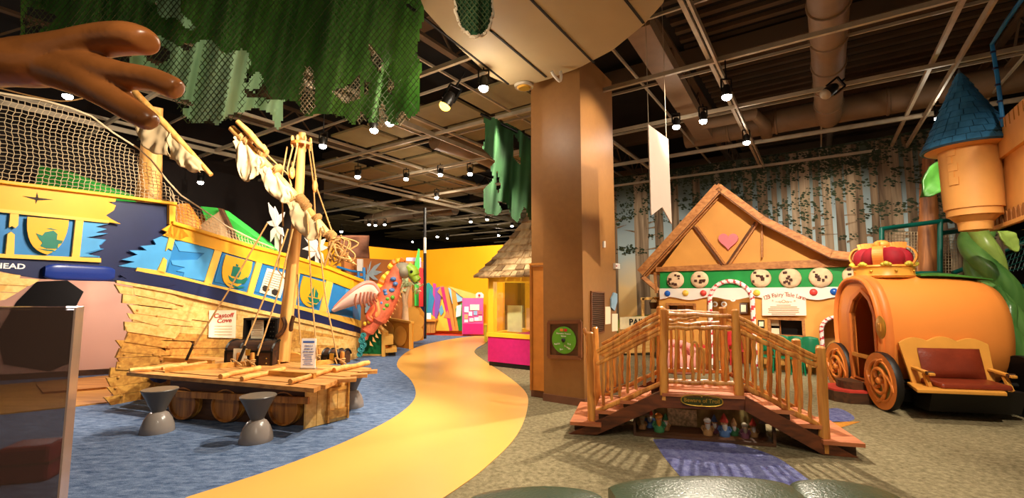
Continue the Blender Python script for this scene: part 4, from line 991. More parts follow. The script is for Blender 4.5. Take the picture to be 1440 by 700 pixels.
MB().prism(DD([(650, 419), (679.5, 419), (679.5, 470), (650, 470)], 15.6), (0, .1, 0)).build('pink_panel', mat('bulletin_pink', '#e2559a', .5, var=.05), t, smooth=False)
MB().prism(DD([(651, 455), (679, 455), (679, 469.5), (651, 469.5)], 15.58), (0, .02, 0)).build('magenta_lower_panel', M['hotpink'], t, smooth=False)
for i, (x, y, w, h, c) in enumerate([(653, 431, 6, 8, '#f4f0ec'), (661, 428, 13, 8, '#f0e0c8'), (659, 438, 5, 6, '#e8e4f0'), (666, 437, 5, 6, '#8aa8d0'), (653, 442, 5, 6, '#e0a070'), (660, 447, 6, 5, '#f4d0d8'), (667, 446, 6, 5, '#f4f0ec'), (673, 444, 5, 7, '#e8c0c8'), (653, 449, 5, 4, '#f4f0ec'), (672, 437, 6, 5, '#c86070')]):
    MB().prism(DD([(x, y), (x+w, y), (x+w, y+h), (x, y+h)], 15.57), (0, .005, 0)).build('pinned_paper', mat('pin%d' % i, c, .7, var=.25, scale=30), t, smooth=False)
MB().prism(DD([(669, 413), (672, 411), (677, 411), (680, 414), (680, 418.5), (669, 418.5)], 15.6), (0, .05, 0)).build('cloud_top', M['white'], t, smooth=False)
MB().lathe([(0, 0), (.04, 0), (.04, .02), (0, .02)], D(674, 415, 15.58), (0, -1, 0), 10).build('red_dot', M['red'], t)
t = thing('craft_table', 'small orange wooden table in front of the letter partition', 'table', D(604, 467, 16))
MB().prism(DD([(596, 449), (613, 449), (613, 452), (596, 452)], 15.7), (0, .5, 0)).build('tabletop', M['orangep'], t, smooth=False)
MB().prism(DD([(598, 452), (612, 452), (611, 468), (599, 468)], 15.8), (0, .3, 0)).build('table_pedestal', M['logw'], t, smooth=False)
tag(MB().prism(DD([(600, 440), (606, 440), (606, 448.5), (600, 448.5)], 15.85), (0, .02, 0)).build('framed_card', M['paperw'], smooth=False), 'small white card standing on the orange craft table', 'card')
t = thing('support_pole', 'slim black pole rising to the ceiling grid behind the seahorse figurehead', 'pole', D(597.5, 478, 13.2))
MB().tube([D(597.5, 476, 13.2), D(597.5, 292, 13.2)], .045, 10).build('pole', M['black'], t)
MB().tube([D(597.5, 356, 13.2), D(597.5, 334, 13.2)], .045, 10).build('white_sleeve', M['white'], t)
# backdrop of the island, in front of the left yellow wall
bd = -BX; q0 = D(596, 430, 14.6); 
def BDP(px, py, off=0): return PL(px, py, q0, V((-.45, -.89, 0)))+V((.05, -.02, 0))*off*20
t = thing('island_backdrop', 'orange-brown painted island backdrop board with grey palm leaves behind the figurehead', 'backdrop', BDP(545, 472))
pp_ = [BDP(x, y) for x, y in [(484, 361), (560, 366), (596, 368), (596, 472), (484, 490)]]
MB().prism(pp_, V((-.1, .05, 0))).build('backdrop_board', mat('island_orange', '#b8703a', .7, var=.25, scale=1.3), t, smooth=False)
b = MB()
for (x, y) in [(534, 369), (520, 366), (536, 382), (530, 394), (508, 392), (514, 372)]:
    b.add([BDP(514, 386, .05), BDP((514+x)/2, (386+y)/2-4, .05), BDP(x, y, .05), BDP((514+x)/2+1, (386+y)/2+3, .05)], [(0, 1, 2, 3)])
b.add([BDP(512, 386, .05), BDP(517, 386, .05), BDP(518, 440, .05), BDP(511, 440, .05)], [(0, 1, 2, 3)])
b.build('painted_palm', mat('palm_grey', '#9fb0bc', .7), t, smooth=False)
t = thing('rock_panel', 'dark brown rough rock panel hanging above the ship bow', 'panel', D(498, 363, 12.5))
b = MB(); b.grid(lambda u, v: D(lerp(474, 519, u), lerp(331, 364, v), 12.5)+V((0, .05*math.sin(u*9)*math.cos(v*7), 0)), 12, 10); b.build('rock_face', mat('rock_brown', '#5a3420', .9, var=.35, scale=4, bump=.6, bscale=8), t, thick=.04)
t = thing('pipe_railing', 'blue pipe railing behind the ship bow with a small white box on it', 'railing', D(500, 420, 11.6))
MB().tube(DD([(474, 375), (494, 381), (514, 383)], 11.6), .03, 8).build('rail_pipe', M['blue'], t); MB().tube(DD([(476, 384), (494, 389), (514, 390)], 11.6), .03, 8).build('rail_pipe', M['blue'], t)
for x in (504, 512): MB().tube(DD([(x, 376), (x, 420)], 11.6), .035, 8).build('rail_post', M['blue'], t)
MB().prism(DD([(502, 364), (509, 364), (509, 381), (502, 381)], 11.55), (0, .1, 0)).build('white_box', M['white'], t, smooth=False)
far('sign_panel', [(571, 362), (592, 362), (592, 376), (571, 372)], mat('lavender', '#a79ac0', .6), 'small lavender panel behind the figurehead head, left of the black pole', 'panel', 14.2)
far('stripe_panel', [(589, 377), (596, 377), (596, 432), (589, 432)], M['red'], 'narrow red upright panel just left of the black pole', 'panel', 13.9)
far('stripe_panel', [(583, 372), (588, 350), (590, 350), (589, 430), (583, 430)], M['brightgreen'], 'narrow green upright pointed panel left of the red one', 'panel', 14.0)
far('play_screen', [(572, 400), (590, 400), (590, 433), (572, 433)], mat('gold_panel', '#b8922a', .6), 'mustard window panel right of the figurehead neck', 'panel', 14.1)
far('play_screen', [(590, 431), (597, 431), (597, 474), (590, 475)], M['navy'], 'dark blue board edge beneath the black pole', 'panel', 13.1)
# plywood bushes
M['ply'] = mat('honey_plywood', '#c98a2c', .55, var=.1, scale=3)
M['ply2'] = mat('honey_plywood_light', '#dba347', .55, var=.08, scale=3)
def ring_(c, r, d, n=24): return [D(c[0]+r[0]*math.cos(2*PI*i/n), c[1]+r[1]*math.sin(2*PI*i/n), d) for i in range(n)]
t = thing('plywood_bush', 'tall honey plywood bush cut-out of rounded lobes right of the slatted board', 'cutout decoration', D(583, 479, 12.4))
MB().prism(DD([(570, 440), (590, 432), (596, 440), (595, 478), (571, 482)], 12.45), (0, .08, 0)).build('back_board', M['ply'], t, smooth=False)
for c, r in [((580, 442), (10, 11)), ((588, 452), (8, 10)), ((584, 468), (11, 12)), ((577, 462), (8, 10))]: MB().prism(ring_(c, r, 12.42-.004*r[0]), (0, .03, 0)).build('rounded_lobe', M['ply2'], t, smooth=False)
t = thing('plywood_barrier', 'low honey-coloured board with two raised rounded shapes behind the green hutch', 'barrier', D(560, 490, 11.6))
MB().prism([D(537, 447, 12.2), D(579, 454, 11.0), D(579, 491, 11.0), D(537, 484, 12.2)], (.03, .05, 0)).build('board', M['ply'], t, smooth=False)
MB().bar(D(536, 446, 12.2), D(580, 453.5, 11.0), .09, .05).build('top_rail', M['ply2'], t, smooth=False); MB().bar(D(577.5, 455, 10.98), D(577.5, 491, 10.98), .08, .06).build('end_post', M['ply2'], t, smooth=False)
def pln(x, y): u = (x-537)/42; return D(x, y, lerp(12.2, 11.0, u))+V((-.01, -.03, 0))
for c, r in [((547, 464), (8, 12)), ((564, 472), (9, 14))]: MB().prism([pln(c[0]+r[0]*math.cos(i*PI/12), c[1]+r[1]*math.sin(i*PI/12)) for i in range(24)], (.0, -.03, 0)).build('rounded_shape', M['ply2'], t, smooth=False)
t = thing('play_hutch', 'low dark green hutch with tan sloping roof edge beside the ship bow', 'playhouse', D(525, 500, 10.9))
MB().prism(DD([(504, 498), (508, 473), (531, 458), (540, 465), (540, 500)], 10.9), (0, .04, 0)).build('green_panel', M['green'], t, smooth=False)
MB().bar(D(530, 457, 10.85), D(543, 468, 10.85), .3, .05, up=UP).build('roof_edge', M['ply2'], t, smooth=False); MB().bar(D(541.5, 467, 10.86), D(541.5, 501, 10.86), .08, .28, up=V((0, 1, 0))).build('corner_post', M['ply2'], t, smooth=False)
MB().bar(D(504, 499, 10.88), D(541, 500, 10.88), .05, .06).build('base_board', M['plankA'], t, smooth=False)
for k, (x0, x1, y) in enumerate([(545, 557, 493), (544, 552, 482)]):
    tag(MB().prism([D(x0-3, y+3, 10.7), D(x1+1, y+2, 10.7), D(x1, y-2, 11.4), D(x0-1, y-3, 11.4)], (0, 0, .09+.09*k)).build('step_block', M['ply2'], smooth=False), ['lower honey wood step block right of the green hutch', 'upper honey wood step block right of the green hutch'][k], 'step')
# pale tree
t = thing('cutout_tree', 'pale trunked tree with ragged cream and green crown behind the figurehead snout', 'tree', D(570, 470, 11.9))
MB().tube(DD([(570, 470), (570, 430), (568, 412), (564, 398)], 11.9), [.11, .07, .06, .03], 10).tube(DD([(570, 425), (573, 408), (579, 398)], 11.9), [.06, .05, .03], 8).build('trunk', mat('trunk_cream', '#dcb890', .6), t)
b = MB()
for i in range(60):
    c = D(R.uniform(560, 591), R.uniform(388, 410), 11.9+R.uniform(-.15, .15)); r0 = R.uniform(.05, .12); b.add([c+V((R.uniform(-1, 1), R.uniform(-1, 1), R.uniform(-1, 1)))*r0 for _ in range(4)], [(0, 1, 2), (0, 2, 3), (0, 1, 3), (1, 2, 3)])
b.build('crown', mat('crown_cream_green', '#c4cfa0', .7, var=.4, scale=6), t, smooth=False)
# low yellow stile at the path, kiosk's left
t = thing('yellow_post', 'short yellow-green post on the carpet just left of the magenta kiosk base', 'post', D(682.5, 480, 13.5))
MB().prism(DD([(681, 456), (685, 456), (685, 481), (681, 480)], 13.5), (0, .1, 0)).build('post', mat('chartreuse', '#c4b02a', .6), t, smooth=False)
MB().prism(DD([(680.5, 455), (685.5, 455), (685.5, 457), (680.5, 457)], 13.48), (0, .14, 0)).build('cap', M['kyel'], t, smooth=False)
# ================= GINGERBREAD HOUSE =================
G0 = F(1003, 512)
def GP(px, py, off=0.0): return PL(px, py, G0-BX*off, AX)
gh = thing('gingerbread_house', 'child-size gingerbread cottage with cookies, candy-striped door arch and steep gable', 'playhouse', G0-AX*1.3+BX*.6)
M['ginger'] = mat('gingerbread', '#e2a14c', .6, var=.06, scale=2); M['ginger2'] = mat('gable_orange', '#dd9a48', .6, var=.07, scale=2)
M['bargew'] = wood('barge_board', '#9a5a28', '#c48446', (1, -.6, 0), 4); M['line'] = mat('dark_outline', '#5c3216', .7)
M['gband'] = mat('house_green', '#18923f', .5); M['icing'] = mat('icing_white', '#f4e9dc', .4, var=.02)
def gp(name, px, off, th, m, par=gh, **k): return MB().prism([GP(x, y, off) for x, y in px], BX*th).build(name, m, par, smooth=False, **k)
xr = 1240
# wall with openings: built as pieces around the doors and windows
zfl = 0
def gwall(x0, x1, y0, y1):   # pixel-column span of wall between two heights given at its left edge
    pass
def wz(py_at_1003): return GP(1003, py_at_1003).z
def gs(px): p = GP(px, 430); return (p-G0).dot(-AX)
def G3(s, z, off=0.0): return G0-AX*s-BX*off+UP*z
def gbox(name, s0, s1, z0, z1, off, th, m, par=gh, **k):
    a = [G3(s0, z0, off), G3(s1, z0, off), G3(s1, z0, off-th), G3(s0, z0, off-th)]; return MB().hexa(a, [v+UP*(z1-z0) for v in a]).build(name, m, par, smooth=False, **k)
def S(px): return gs(px)
zi = GP(1003, 405).z
dz1 = GP(1030, 396).z; dl, dr_ = S(1000), S(1059)
w1 = (S(939), S(977), GP(958, 447.5).z, GP(958, 428).z); w2 = (S(1081), S(1128), GP(1105, 472).z, GP(1105, 448.5).z); a2 = (S(1153), S(1200), GP(1176, 448).z)
sl_, sr_ = S(927), S(xr)
for (s0, s1, z0, z1) in [(sl_, w1[0], 0, zi), (w1[0], w1[1], 0, w1[2]), (w1[0], w1[1], w1[3], zi), (w1[1], dl, 0, zi), (dr_, w2[0], 0, zi), (w2[0], w2[1], 0, w2[2]), (w2[0], w2[1], w2[3], zi), (w2[1], a2[0], 0, zi), (a2[0], a2[1], a2[2]+.02, zi), (a2[1], sr_, 0, zi)]:
    gbox('wall_panel', s0, s1, z0, z1, 0, .08, M['ginger'])
gbox('side_wall', sl_, sl_+.06, 0, zi+.3, -.08, 2.0, M['ginger']); gbox('side_wall', sr_-.06, sr_, 0, zi+.3, -.08, 2.0, M['ginger'])
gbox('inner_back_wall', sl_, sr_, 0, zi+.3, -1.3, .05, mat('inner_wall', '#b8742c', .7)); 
gp('green_band', [(928, 379), (1003, 378.5), (1240, 371.5), (1240, 403), (1003, 405.5), (928, 406)], .03, .2, M['gband'])
# icing with a wavy lower edge
top = [(927, 405.5), (1003, 405), (1240, 402.5)]; wav = []
xs = [x for x in range(1240, 926, -4)]
for x in xs: wav.append((x, 419.5+2.2*math.sin(x/9.5)+(2 if x < 940 else 0)))
gp('white_icing', top+wav, .05, .06, M['icing'])
# gable
gable = [(927, 380), (1012, 268), (1071, 311), (1167, 361), (1240, 368), (1240, 374), (927, 381)]
gp('gable_wall', gable, .02, .08, M['ginger2'])
gp('base_beam', [(922, 375.5), (1170, 364), (1240, 367), (1240, 373.5), (1003, 380), (922, 382)], .08, .06, M['bargew'])
for a, b_ in [((980, 318), (1020, 372)), ((1067, 312), (1027, 371))]:
    p, q = GP(*a, .06), GP(*b_, .06); MB().bar(p, q, .03, .1, up=BX).build('gable_brace', M['bargew'], gh, smooth=False)
    MB().bar(p+V((-.07, 0, 0)), q+V((-.07, 0, 0)), .035, .015, up=BX).build('brace_edge', M['line'], gh, smooth=False)
MB().bar(GP(1072, 313, .05), GP(1072, 362, .05), .03, .16, up=BX).build('gable_post', M['bargew'], gh, smooth=False)
def roofs(pts, off, dep):
    for (a, b_) in zip(pts, pts[1:]):
        p, q = GP(*a, off), GP(*b_, off); MB().hexa([p-UP*.05, q-UP*.05, q+BX*dep-UP*.05, p+BX*dep-UP*.05], [p+UP*.02, q+UP*.02, q+BX*dep+UP*.02, p+BX*dep+UP*.02]).build('roof_slope', M['bargew'], gh, smooth=False)
rl = [(901, 381), (1010.5, 259), (1071.5, 304), (1169, 353), (1238, 361)]
roofs(rl, .32, 2.3)
for (a, b_, w) in [((901, 384), (1011, 263), .2), ((1010, 263), (1071, 308), .15), ((1070, 308), (1169, 357.5), .15), ((1168, 357.5), (1240, 366), .13)]:
    p, q = GP(*a, .33), GP(*b_, .33); MB().bar(p, q, .04, w, up=UP).build('barge_board', M['bargew'], gh, smooth=False)
    MB().bar(p-UP*w*.55, q-UP*w*.55, .045, .02, up=UP).build('board_edge', M['line'], gh, smooth=False)
    p, q = GP(a[0]+4, a[1]+5, .12), GP(b_[0]+3, b_[1]+6, .12); MB().bar(p, q, .04, w*.6, up=UP).build('inner_barge_board', M['bargew'], gh, smooth=False)
MB().bar(GP(903, 389, .3), GP(925, 408, .06), .06, .09).build('eave_bracket', M['bargew'], gh, smooth=False); MB().bar(GP(921, 383, .1), GP(923, 412, .1), .05, .07, up=BX).build('eave_bracket', M['bargew'], gh, smooth=False)
# heart
hp = []
for i in range(28):
    a = 2*PI*i/28; hp.append((1024+14*math.sin(a)**3, 338-(13*math.cos(a)-5*math.cos(2*a)-2*math.cos(3*a)-math.cos(4*a))*.82))
gp('pink_heart', hp, .1, .08, mat('heart_pink', '#ef7d84', .4, var=.04), bevel=.02)
# cookies
M['cookie'] = mat('cookie_dough', '#ecc9a0', .8, var=.14, scale=9, bump=.5, bscale=25); M['choc'] = mat('chocolate', '#4a2412', .5); M['cookie_rim'] = mat('cookie_rim', '#b87a40', .8)
for (x, y, r) in [(950, 393.7, 12), (984, 393, 12.3), (1070, 391, 14), (1111, 391, 15), (1154, 390, 15.7), (1201.5, 388, 16)]:
    c = GP(x, y, .04); rad = (GP(x+r, y, .04)-c).length*.5+(GP(x, y-r, .04)-c).length*.5
    ro = [rad*(1+.03*math.sin(k*2.3+x)) for k in range(26)]; vs = []
    o = MB().lathe([(rad*.97, 0), (rad, .015), (rad*.93, .045), (rad*.6, .06), (0, .065)], c, -BX, 26).build('cookie', M['cookie'], gh, ang=60)
    for k in range(8):
        a = R.uniform(0, 2*PI); q = rad*R.uniform(.15, .82); cc = c-BX*.062*(1 if q < rad*.7 else .8)+AX*(q*math.cos(a))+UP*(q*math.sin(a))
        MB().box(cc, (rad*R.uniform(.2, .36), .03, rad*R.uniform(.16, .3)), x=AX*math.cos(.3*k)+BX*.0+AX*.01).build('chocolate_chip', M['choc'], o, smooth=False, bevel=.006)
M['c_blue'] = mat('candy_blue', '#1f5fc0', .25); M['c_yel'] = mat('candy_yellow', '#f2c14a', .25); M['c_red'] = mat('candy_red', '#e0483f', .25)
for (x, y, m) in [(938.4, 412.6, 'c_blue'), (963.8, 412, 'c_yel'), (989, 412, 'c_red'), (1064, 411.8, 'c_yel'), (1144, 410.7, 'c_red'), (1173, 410, 'c_blue'), (1205, 409, 'c_yel')]:
    MB().ball(GP(x, y, .055), (.065, .065, .045), seg=16, rings=8, axis=BX).build('candy_button', M[m], gh)
# candy-striped arches
M['stripe_w'] = mat('candy_white', '#f4ece4', .3, var=.02); M['stripe_r'] = mat('candy_stripe_red', '#d8434a', .3)
def arch(s0, s1, zt, r=.045, z0=0.0, rt=None, off=.05):
    R_ = (s1-s0)/2; zc = zt-R_; pts = [(s0, z0+(zc-z0)*k/10) for k in range(10)]+[(s0+R_-R_*math.cos(PI*k/18), zc+R_*math.sin(PI*k/18)) for k in range(19)]+[(s1, zc-(zc-z0)*k/10) for k in range(1, 11)]
    P3 = [G3(s, z, off) for s, z in pts]; b = MB()
    fine = smooth_pts(P3, 3); seg = 12; n = len(fine)
    b.tube(fine, r, seg); k = 0
    for i in range(n-1):
        for j in range(seg): b.m[k] = 1 if ((i+j*.42) % 5.2) < 1.7 else 0; k += 1
    return b.build('candy_cane_arch', [M['stripe_w'], M['stripe_r']], gh)
arch(S(999), S(1059), GP(1029, 395.5).z)
arch(a2[0], a2[1], a2[2]+.03, .035)
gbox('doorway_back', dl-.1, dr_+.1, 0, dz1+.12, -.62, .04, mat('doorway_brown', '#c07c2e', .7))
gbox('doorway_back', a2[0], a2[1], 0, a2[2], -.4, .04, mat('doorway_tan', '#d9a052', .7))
# arched infill between rectangular gap and the arch
for (s0, s1, zt) in [(dl, dr_, dz1), (a2[0], a2[1], a2[2]+.02)]:
    R_ = (s1-s0)/2; zc = zt-R_
    for sg in (-1, 1):
        cx = s0+R_; pts = [(cx+sg*R_*math.cos(PI/2*k/8), zc+R_*math.sin(PI/2*k/8)) for k in range(9)]+[(cx, max(zi, zt+.02)), (cx+sg*R_, max(zi, zt+.02))]
        MB().prism([G3(s, z, -.005) for s, z in pts], BX*.06).build('arch_spandrel', M['gband'] if zt > zi else M['ginger'], gh, smooth=False)
for (x, y) in [(1005.5, 413), (1017.8, 412.6), (1030.8, 420), (1005.5, 427.5), (1018.3, 427.6)]:
    c = GP(x, y, -.55); o = MB().lathe([(0, .0), (.055, 0), (.06, .012), (.045, .02), (0, .02)], c, -BX, 18).build('round_badge', M['paperw'], gh); MB().lathe([(0, .02), (.035, .021), (.03, .03), (0, .032)], c, -BX, 12).build('badge_centre', M['cookie_rim'], o)
gp('hanging_frame', [(1040, 426), (1051, 426), (1051, 441), (1040, 441)], -.55, .03, M['darkw'])
gp('frame_picture', [(1042, 428.5), (1049, 428.5), (1049, 438.5), (1042, 438.5)], -.54, .015, M['paper'])
# windows
def wframe(w, inner, cards):
    s0, s1, z0, z1 = w
    for (a, b_, c_, d_) in [(s0-.03, s0+.02, z0-.03, z1+.03), (s1-.02, s1+.03, z0-.03, z1+.03), (s0, s1, z0-.03, z0+.02), (s0, s1, z1-.02, z1+.03)]: gbox('window_frame', a, b_, c_, d_, .03, .06, M['bargew'])
    gbox('window_recess', s0, s1, z0, z1, -.3, .03, inner)
    for i, (u0, u1, v0, v1, m) in enumerate(cards): gbox('window_card', lerp(s0, s1, u0), lerp(s0, s1, u1), lerp(z0, z1, v0), lerp(z0, z1, v1), -.1-.02*i, .02, m)
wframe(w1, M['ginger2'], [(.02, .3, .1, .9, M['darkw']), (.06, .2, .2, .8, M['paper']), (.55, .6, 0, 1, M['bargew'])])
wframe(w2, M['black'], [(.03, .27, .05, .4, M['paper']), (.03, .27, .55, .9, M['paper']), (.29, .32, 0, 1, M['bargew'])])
gp('house_plaque', [(1066, 450), (1075, 450), (1075, 461), (1066, 461)], .03, .02, M['black']); gp('plaque_face', [(1067.3, 452), (1073.7, 452), (1073.7, 459), (1067.3, 459)], .036, .01, M['paper'])
# sign with curved top
sg_ = [(1072, 443.5), (1071.5, 416)]+[(1072+61*k/12, 416-7*math.sin(PI*k/12)) for k in range(1, 12)]+[(1133, 416), (1134, 443.5)]
so_ = gp('welcome_sign', sg_, .08, .02, mat('sign_cream', '#f6ead6', .5, var=.02))
b = MB(); s_ = '123 Fairy Tale Lane'
for i, chh in enumerate(s_):
    if chh == ' ': continue
    u = (i+.5)/len(s_); x = lerp(1073.5, 1132.5, u); y = 419.5-5.5*math.sin(PI*u); sl2 = math.cos(PI*u)*.3
    text(b, chh, GP(x, y, .084), .115, -AX+UP*sl2, UP, sx=1.0, ex=.003)
b.build('sign_lettering', mat('sign_red', '#a8402a', .6), so_, smooth=False)
b = MB(); text(b, '* ~oOo~ *', GP(1102, 424, .084), .09, -AX, ex=.003); 
for k in range(6):
    w = [10, 19, 22, 21, 22, 17][k]; y = 429+k*2.5; p, q = GP(1102-w, y, .084), GP(1102+w, y, .084); b.bar(p, q, .004, .012)
b.build('printed_lines', M['cookie_rim'], so_, smooth=False)

# furniture by the house
def pchair(p, rz, m, lab, grp=None, proto_=[None]):
    t = thing('play_chair', lab, 'chair', p, rz, grp)
    def w(mb, n, **k): return mb.build(n, m, t, world=False, **k)
    def seat(u, v): x = (u-.5)*.3; y = (v-.5)*.3; return V((x*(1-.1*(v)), y, .3-.03*math.cos(x*7)*math.cos(y*6)))
    w(MB().grid(seat, 8, 8), 'seat', thick=.02)
    w(MB().grid(lambda u, v: V(((u-.5)*.3*(1-.15*v*v), .16+.06*v-.05*math.cos((u-.5)*PI)+.05, .34+v*.3+.03*math.sin(u*PI))), 8, 8), 'backrest', thick=.02)
    for (x, y) in [(-.125, -.13), (.125, -.13), (-.125, .14), (.125, .14)]: w(MB().tube([V((x*1.15, y*1.15, 0)), V((x, y, .3))], .014, 8), 'leg')
    w(MB().tube([V((-.13, .14, .3)), V((-.13, .21, .5))], .014, 8), 'back_frame'); w(MB().tube([V((.13, .14, .3)), V((.13, .21, .5))], .014, 8), 'back_frame'); return t
M['chairg'] = mat('chair_green', '#0b6b45', .35, var=.05)
rz_h = math.atan2(-AX.y, -AX.x)
first = None
for i, (x, lab) in enumerate([(1079, 'leftmost green plastic chair under the cottage window'), (1098, 'second green plastic chair from the left under the cottage window'), (1119, 'third green plastic chair from the left under the cottage window'), (1141, 'rightmost green plastic chair, next to the small candy arch')]):
    p = F(x, 530-i*.5); p = G3((p-G0).dot(-AX), 0, .34)
    if first is None: first = pchair(p, rz_h, M['chairg'], lab, 'green chairs along the cottage wall')
    else: c = copy_tree(first); c.location = p; c['label'] = lab
pchair(G3(S(1030), 0, -.25), rz_h+.3, M['red'], 'bright red chair inside the cottage doorway')
t = thing('toy_bin', 'open blue storage bin in front of the small candy arch', 'bin', G3(S(1172), 0, .3))
b = MB(); c = G3(S(1172), 0, .3)
for sgn in (-1, 1): b.box(c+AX*sgn*.2+UP*.2, (.02, .3, .4), x=AX); b.box(c+BX*sgn*.15+UP*.2, (.42, .02, .4), x=AX)
b.box(c+UP*.05, (.4, .3, .02), x=AX); b.build('bin_body', M['blue'], t, smooth=False); b = MB()
for sgn in (-1, 1): b.bar(c+BX*sgn*.16-AX*.23+UP*.4, c+BX*sgn*.16+AX*.23+UP*.4, .04, .03); b.bar(c+AX*sgn*.22-BX*.16+UP*.4, c+AX*sgn*.22+BX*.16+UP*.4, .04, .03)
b.build('bin_rim', M['blue'], t, smooth=False)
t = thing('tub_chair', 'pale pink padded tub chair behind the left side of the bridge', 'armchair', F(956, 524)); c = F(956, 524)
M['pinkf'] = mat('pink_fabric', '#e59a8e', .7, var=.1)
b = MB(); b.lathe([(.2, .0), (.24, .03), (.25, .28), (.2, .33), (0, .34)], c, seg=24); b.build('seat_cushion', M['pinkf'], t, ang=60)
b = MB(); b.tube([c+V((.25*math.cos(a), .25*math.sin(a), .42+.1*math.sin(a))) for a in [PI*(-.15+1.3*k/16) for k in range(17)]], .07, 10); b.build('curved_back', M['pinkf'], t)
b = MB(); b.grid(lambda u, v: c+V((.26*math.cos(PI*(-.15+1.3*u)), .26*math.sin(PI*(-.15+1.3*u)), .05+.4*v)), 16, 3); b.build('back_shell', M['pinkf'], t, thick=.06)
t = thing('play_table', 'small round table with a red top beside the pink tub chair', 'table', F(980, 516)); c = F(980, 516)
MB().lathe([(0, .4), (.22, .4), (.22, .43), (0, .43)], c, seg=28).build('tabletop', M['red'], t); MB().lathe([(.13, 0), (.13, .02), (.03, .04), (.03, .4)], c, seg=16).build('pedestal', M['orangep'], t)
b = MB(); b.lathe([(.0, 0), (.13, .0), (.16, .12), (.14, .26), (.0, .3)], c+V((-.2, -.4, 0)), seg=18); tag(b.build('basket', M['logw']), 'dark woven basket on the carpet between pink chair and red table', 'basket')
# pails stand
t = thing('pail_stand', 'cream stall front lettered PAILS beside the column, with wooden frame', 'stall', F(896, 494))
PD = 10.9
MB().prism(DD([(872, 446), (924, 444), (924, 461), (872, 463)], PD), (0, .05, 0)).build('lettered_board', mat('stall_cream', '#efdcae', .6), t, smooth=False)
b = MB(); text(b, 'PAILS', D(898, 453, PD-.01), .2, (1, 0, 0), bold=.006, sx=.95); b.build('board_lettering', M['ink'], t, smooth=False)
MB().prism(DD([(874, 462), (922, 461), (922, 495), (874, 497)], PD+.05), (0, .3, 0)).build('stall_body', M['plankA'], t, smooth=False)
for x in (904, 925): MB().bar(D(x, 419, PD+.1), D(x, 492, PD+.1), .06, .06, up=V((0, 1, 0))).build('post', M['plankA'], t, smooth=False)
MB().bar(D(901, 420, PD+.1), D(928, 419, PD+.1), .06, .06).build('beam', M['plankA'], t, smooth=False)
t = thing('hanging_bucket', 'dark little bucket hanging from the wooden beam of the pail stall', 'bucket', D(919, 434, PD)); c = D(919, 434, PD)
MB().lathe([(0, 0), (.07, 0), (.1, .15), (.095, .15), (.07, .02)], c, seg=16).build('bucket_body', M['darkw'], t); MB().tube([c+V((-.095, 0, .15)), c+V((0, 0, .27)), c+V((.095, 0, .15))], .006, 5).build('handle', M['blackm'], t)
MB().tube([c+UP*.27, D(919, 420, PD)], .005, 5).build('cord', M['rope'], t)

# ================= BRIDGE =================
B0 = F(833, 611); B1 = F(1161, 638); DB = (B1-B0).normalized(); NB = V((-DB.y, DB.x, 0)); WB = .7
def BP(x, y, off=0.0): return PL(780+x/2.916, 420+y/2.916, B0+NB*off, DB)   # (x, y) as measured on a 2.9x enlargement
br = thing('footbridge', 'small arched log footbridge with stick railings in the middle of the carpet', 'bridge', B0+DB*1.07+NB*.35)
M['logbr'] = wood('peeled_log', '#a3591f', '#eba44e', (0, 0, 1), 5, rough=.35, bump=.5); M['tread'] = wood('tread_wood', '#a85a34', '#d08050', DB, 4)
M['stringer'] = wood('stringer_wood', '#4a2412', '#7a3f1e', DB, 4, rough=.45)
def knob(pts, r, name, sd=0, segs=8, taper=.85, jit=.008):
    n = 7; a, c = pts; P_ = [lerp(a, c, i/n)+(V((R.uniform(-1, 1), R.uniform(-1, 1), R.uniform(-1, 1)))*jit if 0 < i < n else V((0, 0, 0))) for i in range(n+1)]
    rr = [r*lerp(1, taper, i/n)*R.uniform(.9, 1.12) for i in range(n+1)]
    d = (P_[-1]-P_[0]).normalized(); P_ = [P_[0]-d*r*.25]+P_+[P_[-1]+d*r*.3]; rr = [rr[0]*.6]+rr+[rr[-1]*.6]
    return MB().tube(P_, rr, 10).build(name, M['logbr'], br)
def zadj(p): return V((p.x, p.y, max(0, p.z)))
post_def = [((142, 140), (155, 555), .042), ((447, 45), (447, 412), .046), ((738, 48), (758, 428), .044), ((1090, 200), (1110, 632), .048)]
rails = [((175, 215), (430, 72), .02), ((182, 228), (430, 90), .017), ((205, 238), (430, 122), .022), ((175, 268), (432, 140), .022), ((172, 462), (432, 348), .024),
         ((466, 62), (722, 73), .022), ((468, 90), (590, 74), .016), ((468, 103), (600, 104), .014), ((466, 118), (724, 119), .024), ((468, 338), (737, 347), .026),
         ((752, 76), (1070, 238), .02), ((755, 95), (1070, 250), .018), ((762, 135), (1072, 272), .024), ((776, 358), (1086, 520), .026)]
bal = [((200, 258), (200, 435)), ((232, 243), (234, 415)), ((267, 228), (268, 400)), ((300, 212), (300, 386)), ((333, 196), (334, 370)), ((367, 178), (368, 354)), ((402, 160), (402, 340)),
       ((497, 122), (497, 335)), ((530, 122), (532, 336)), ((560, 122), (566, 337)), ((600, 122), (590, 338)), ((635, 122), (638, 340)), ((665, 122), (666, 341)), ((700, 122), (702, 343)),
       ((790, 158), (790, 366)), ((820, 168), (822, 380)), ((848, 180), (850, 394)), ((885, 196), (885, 414)), ((920, 212), (924, 434)), ((957, 228), (958, 450)), ((1000, 246), (1004, 474)), ((1045, 264), (1046, 498))]
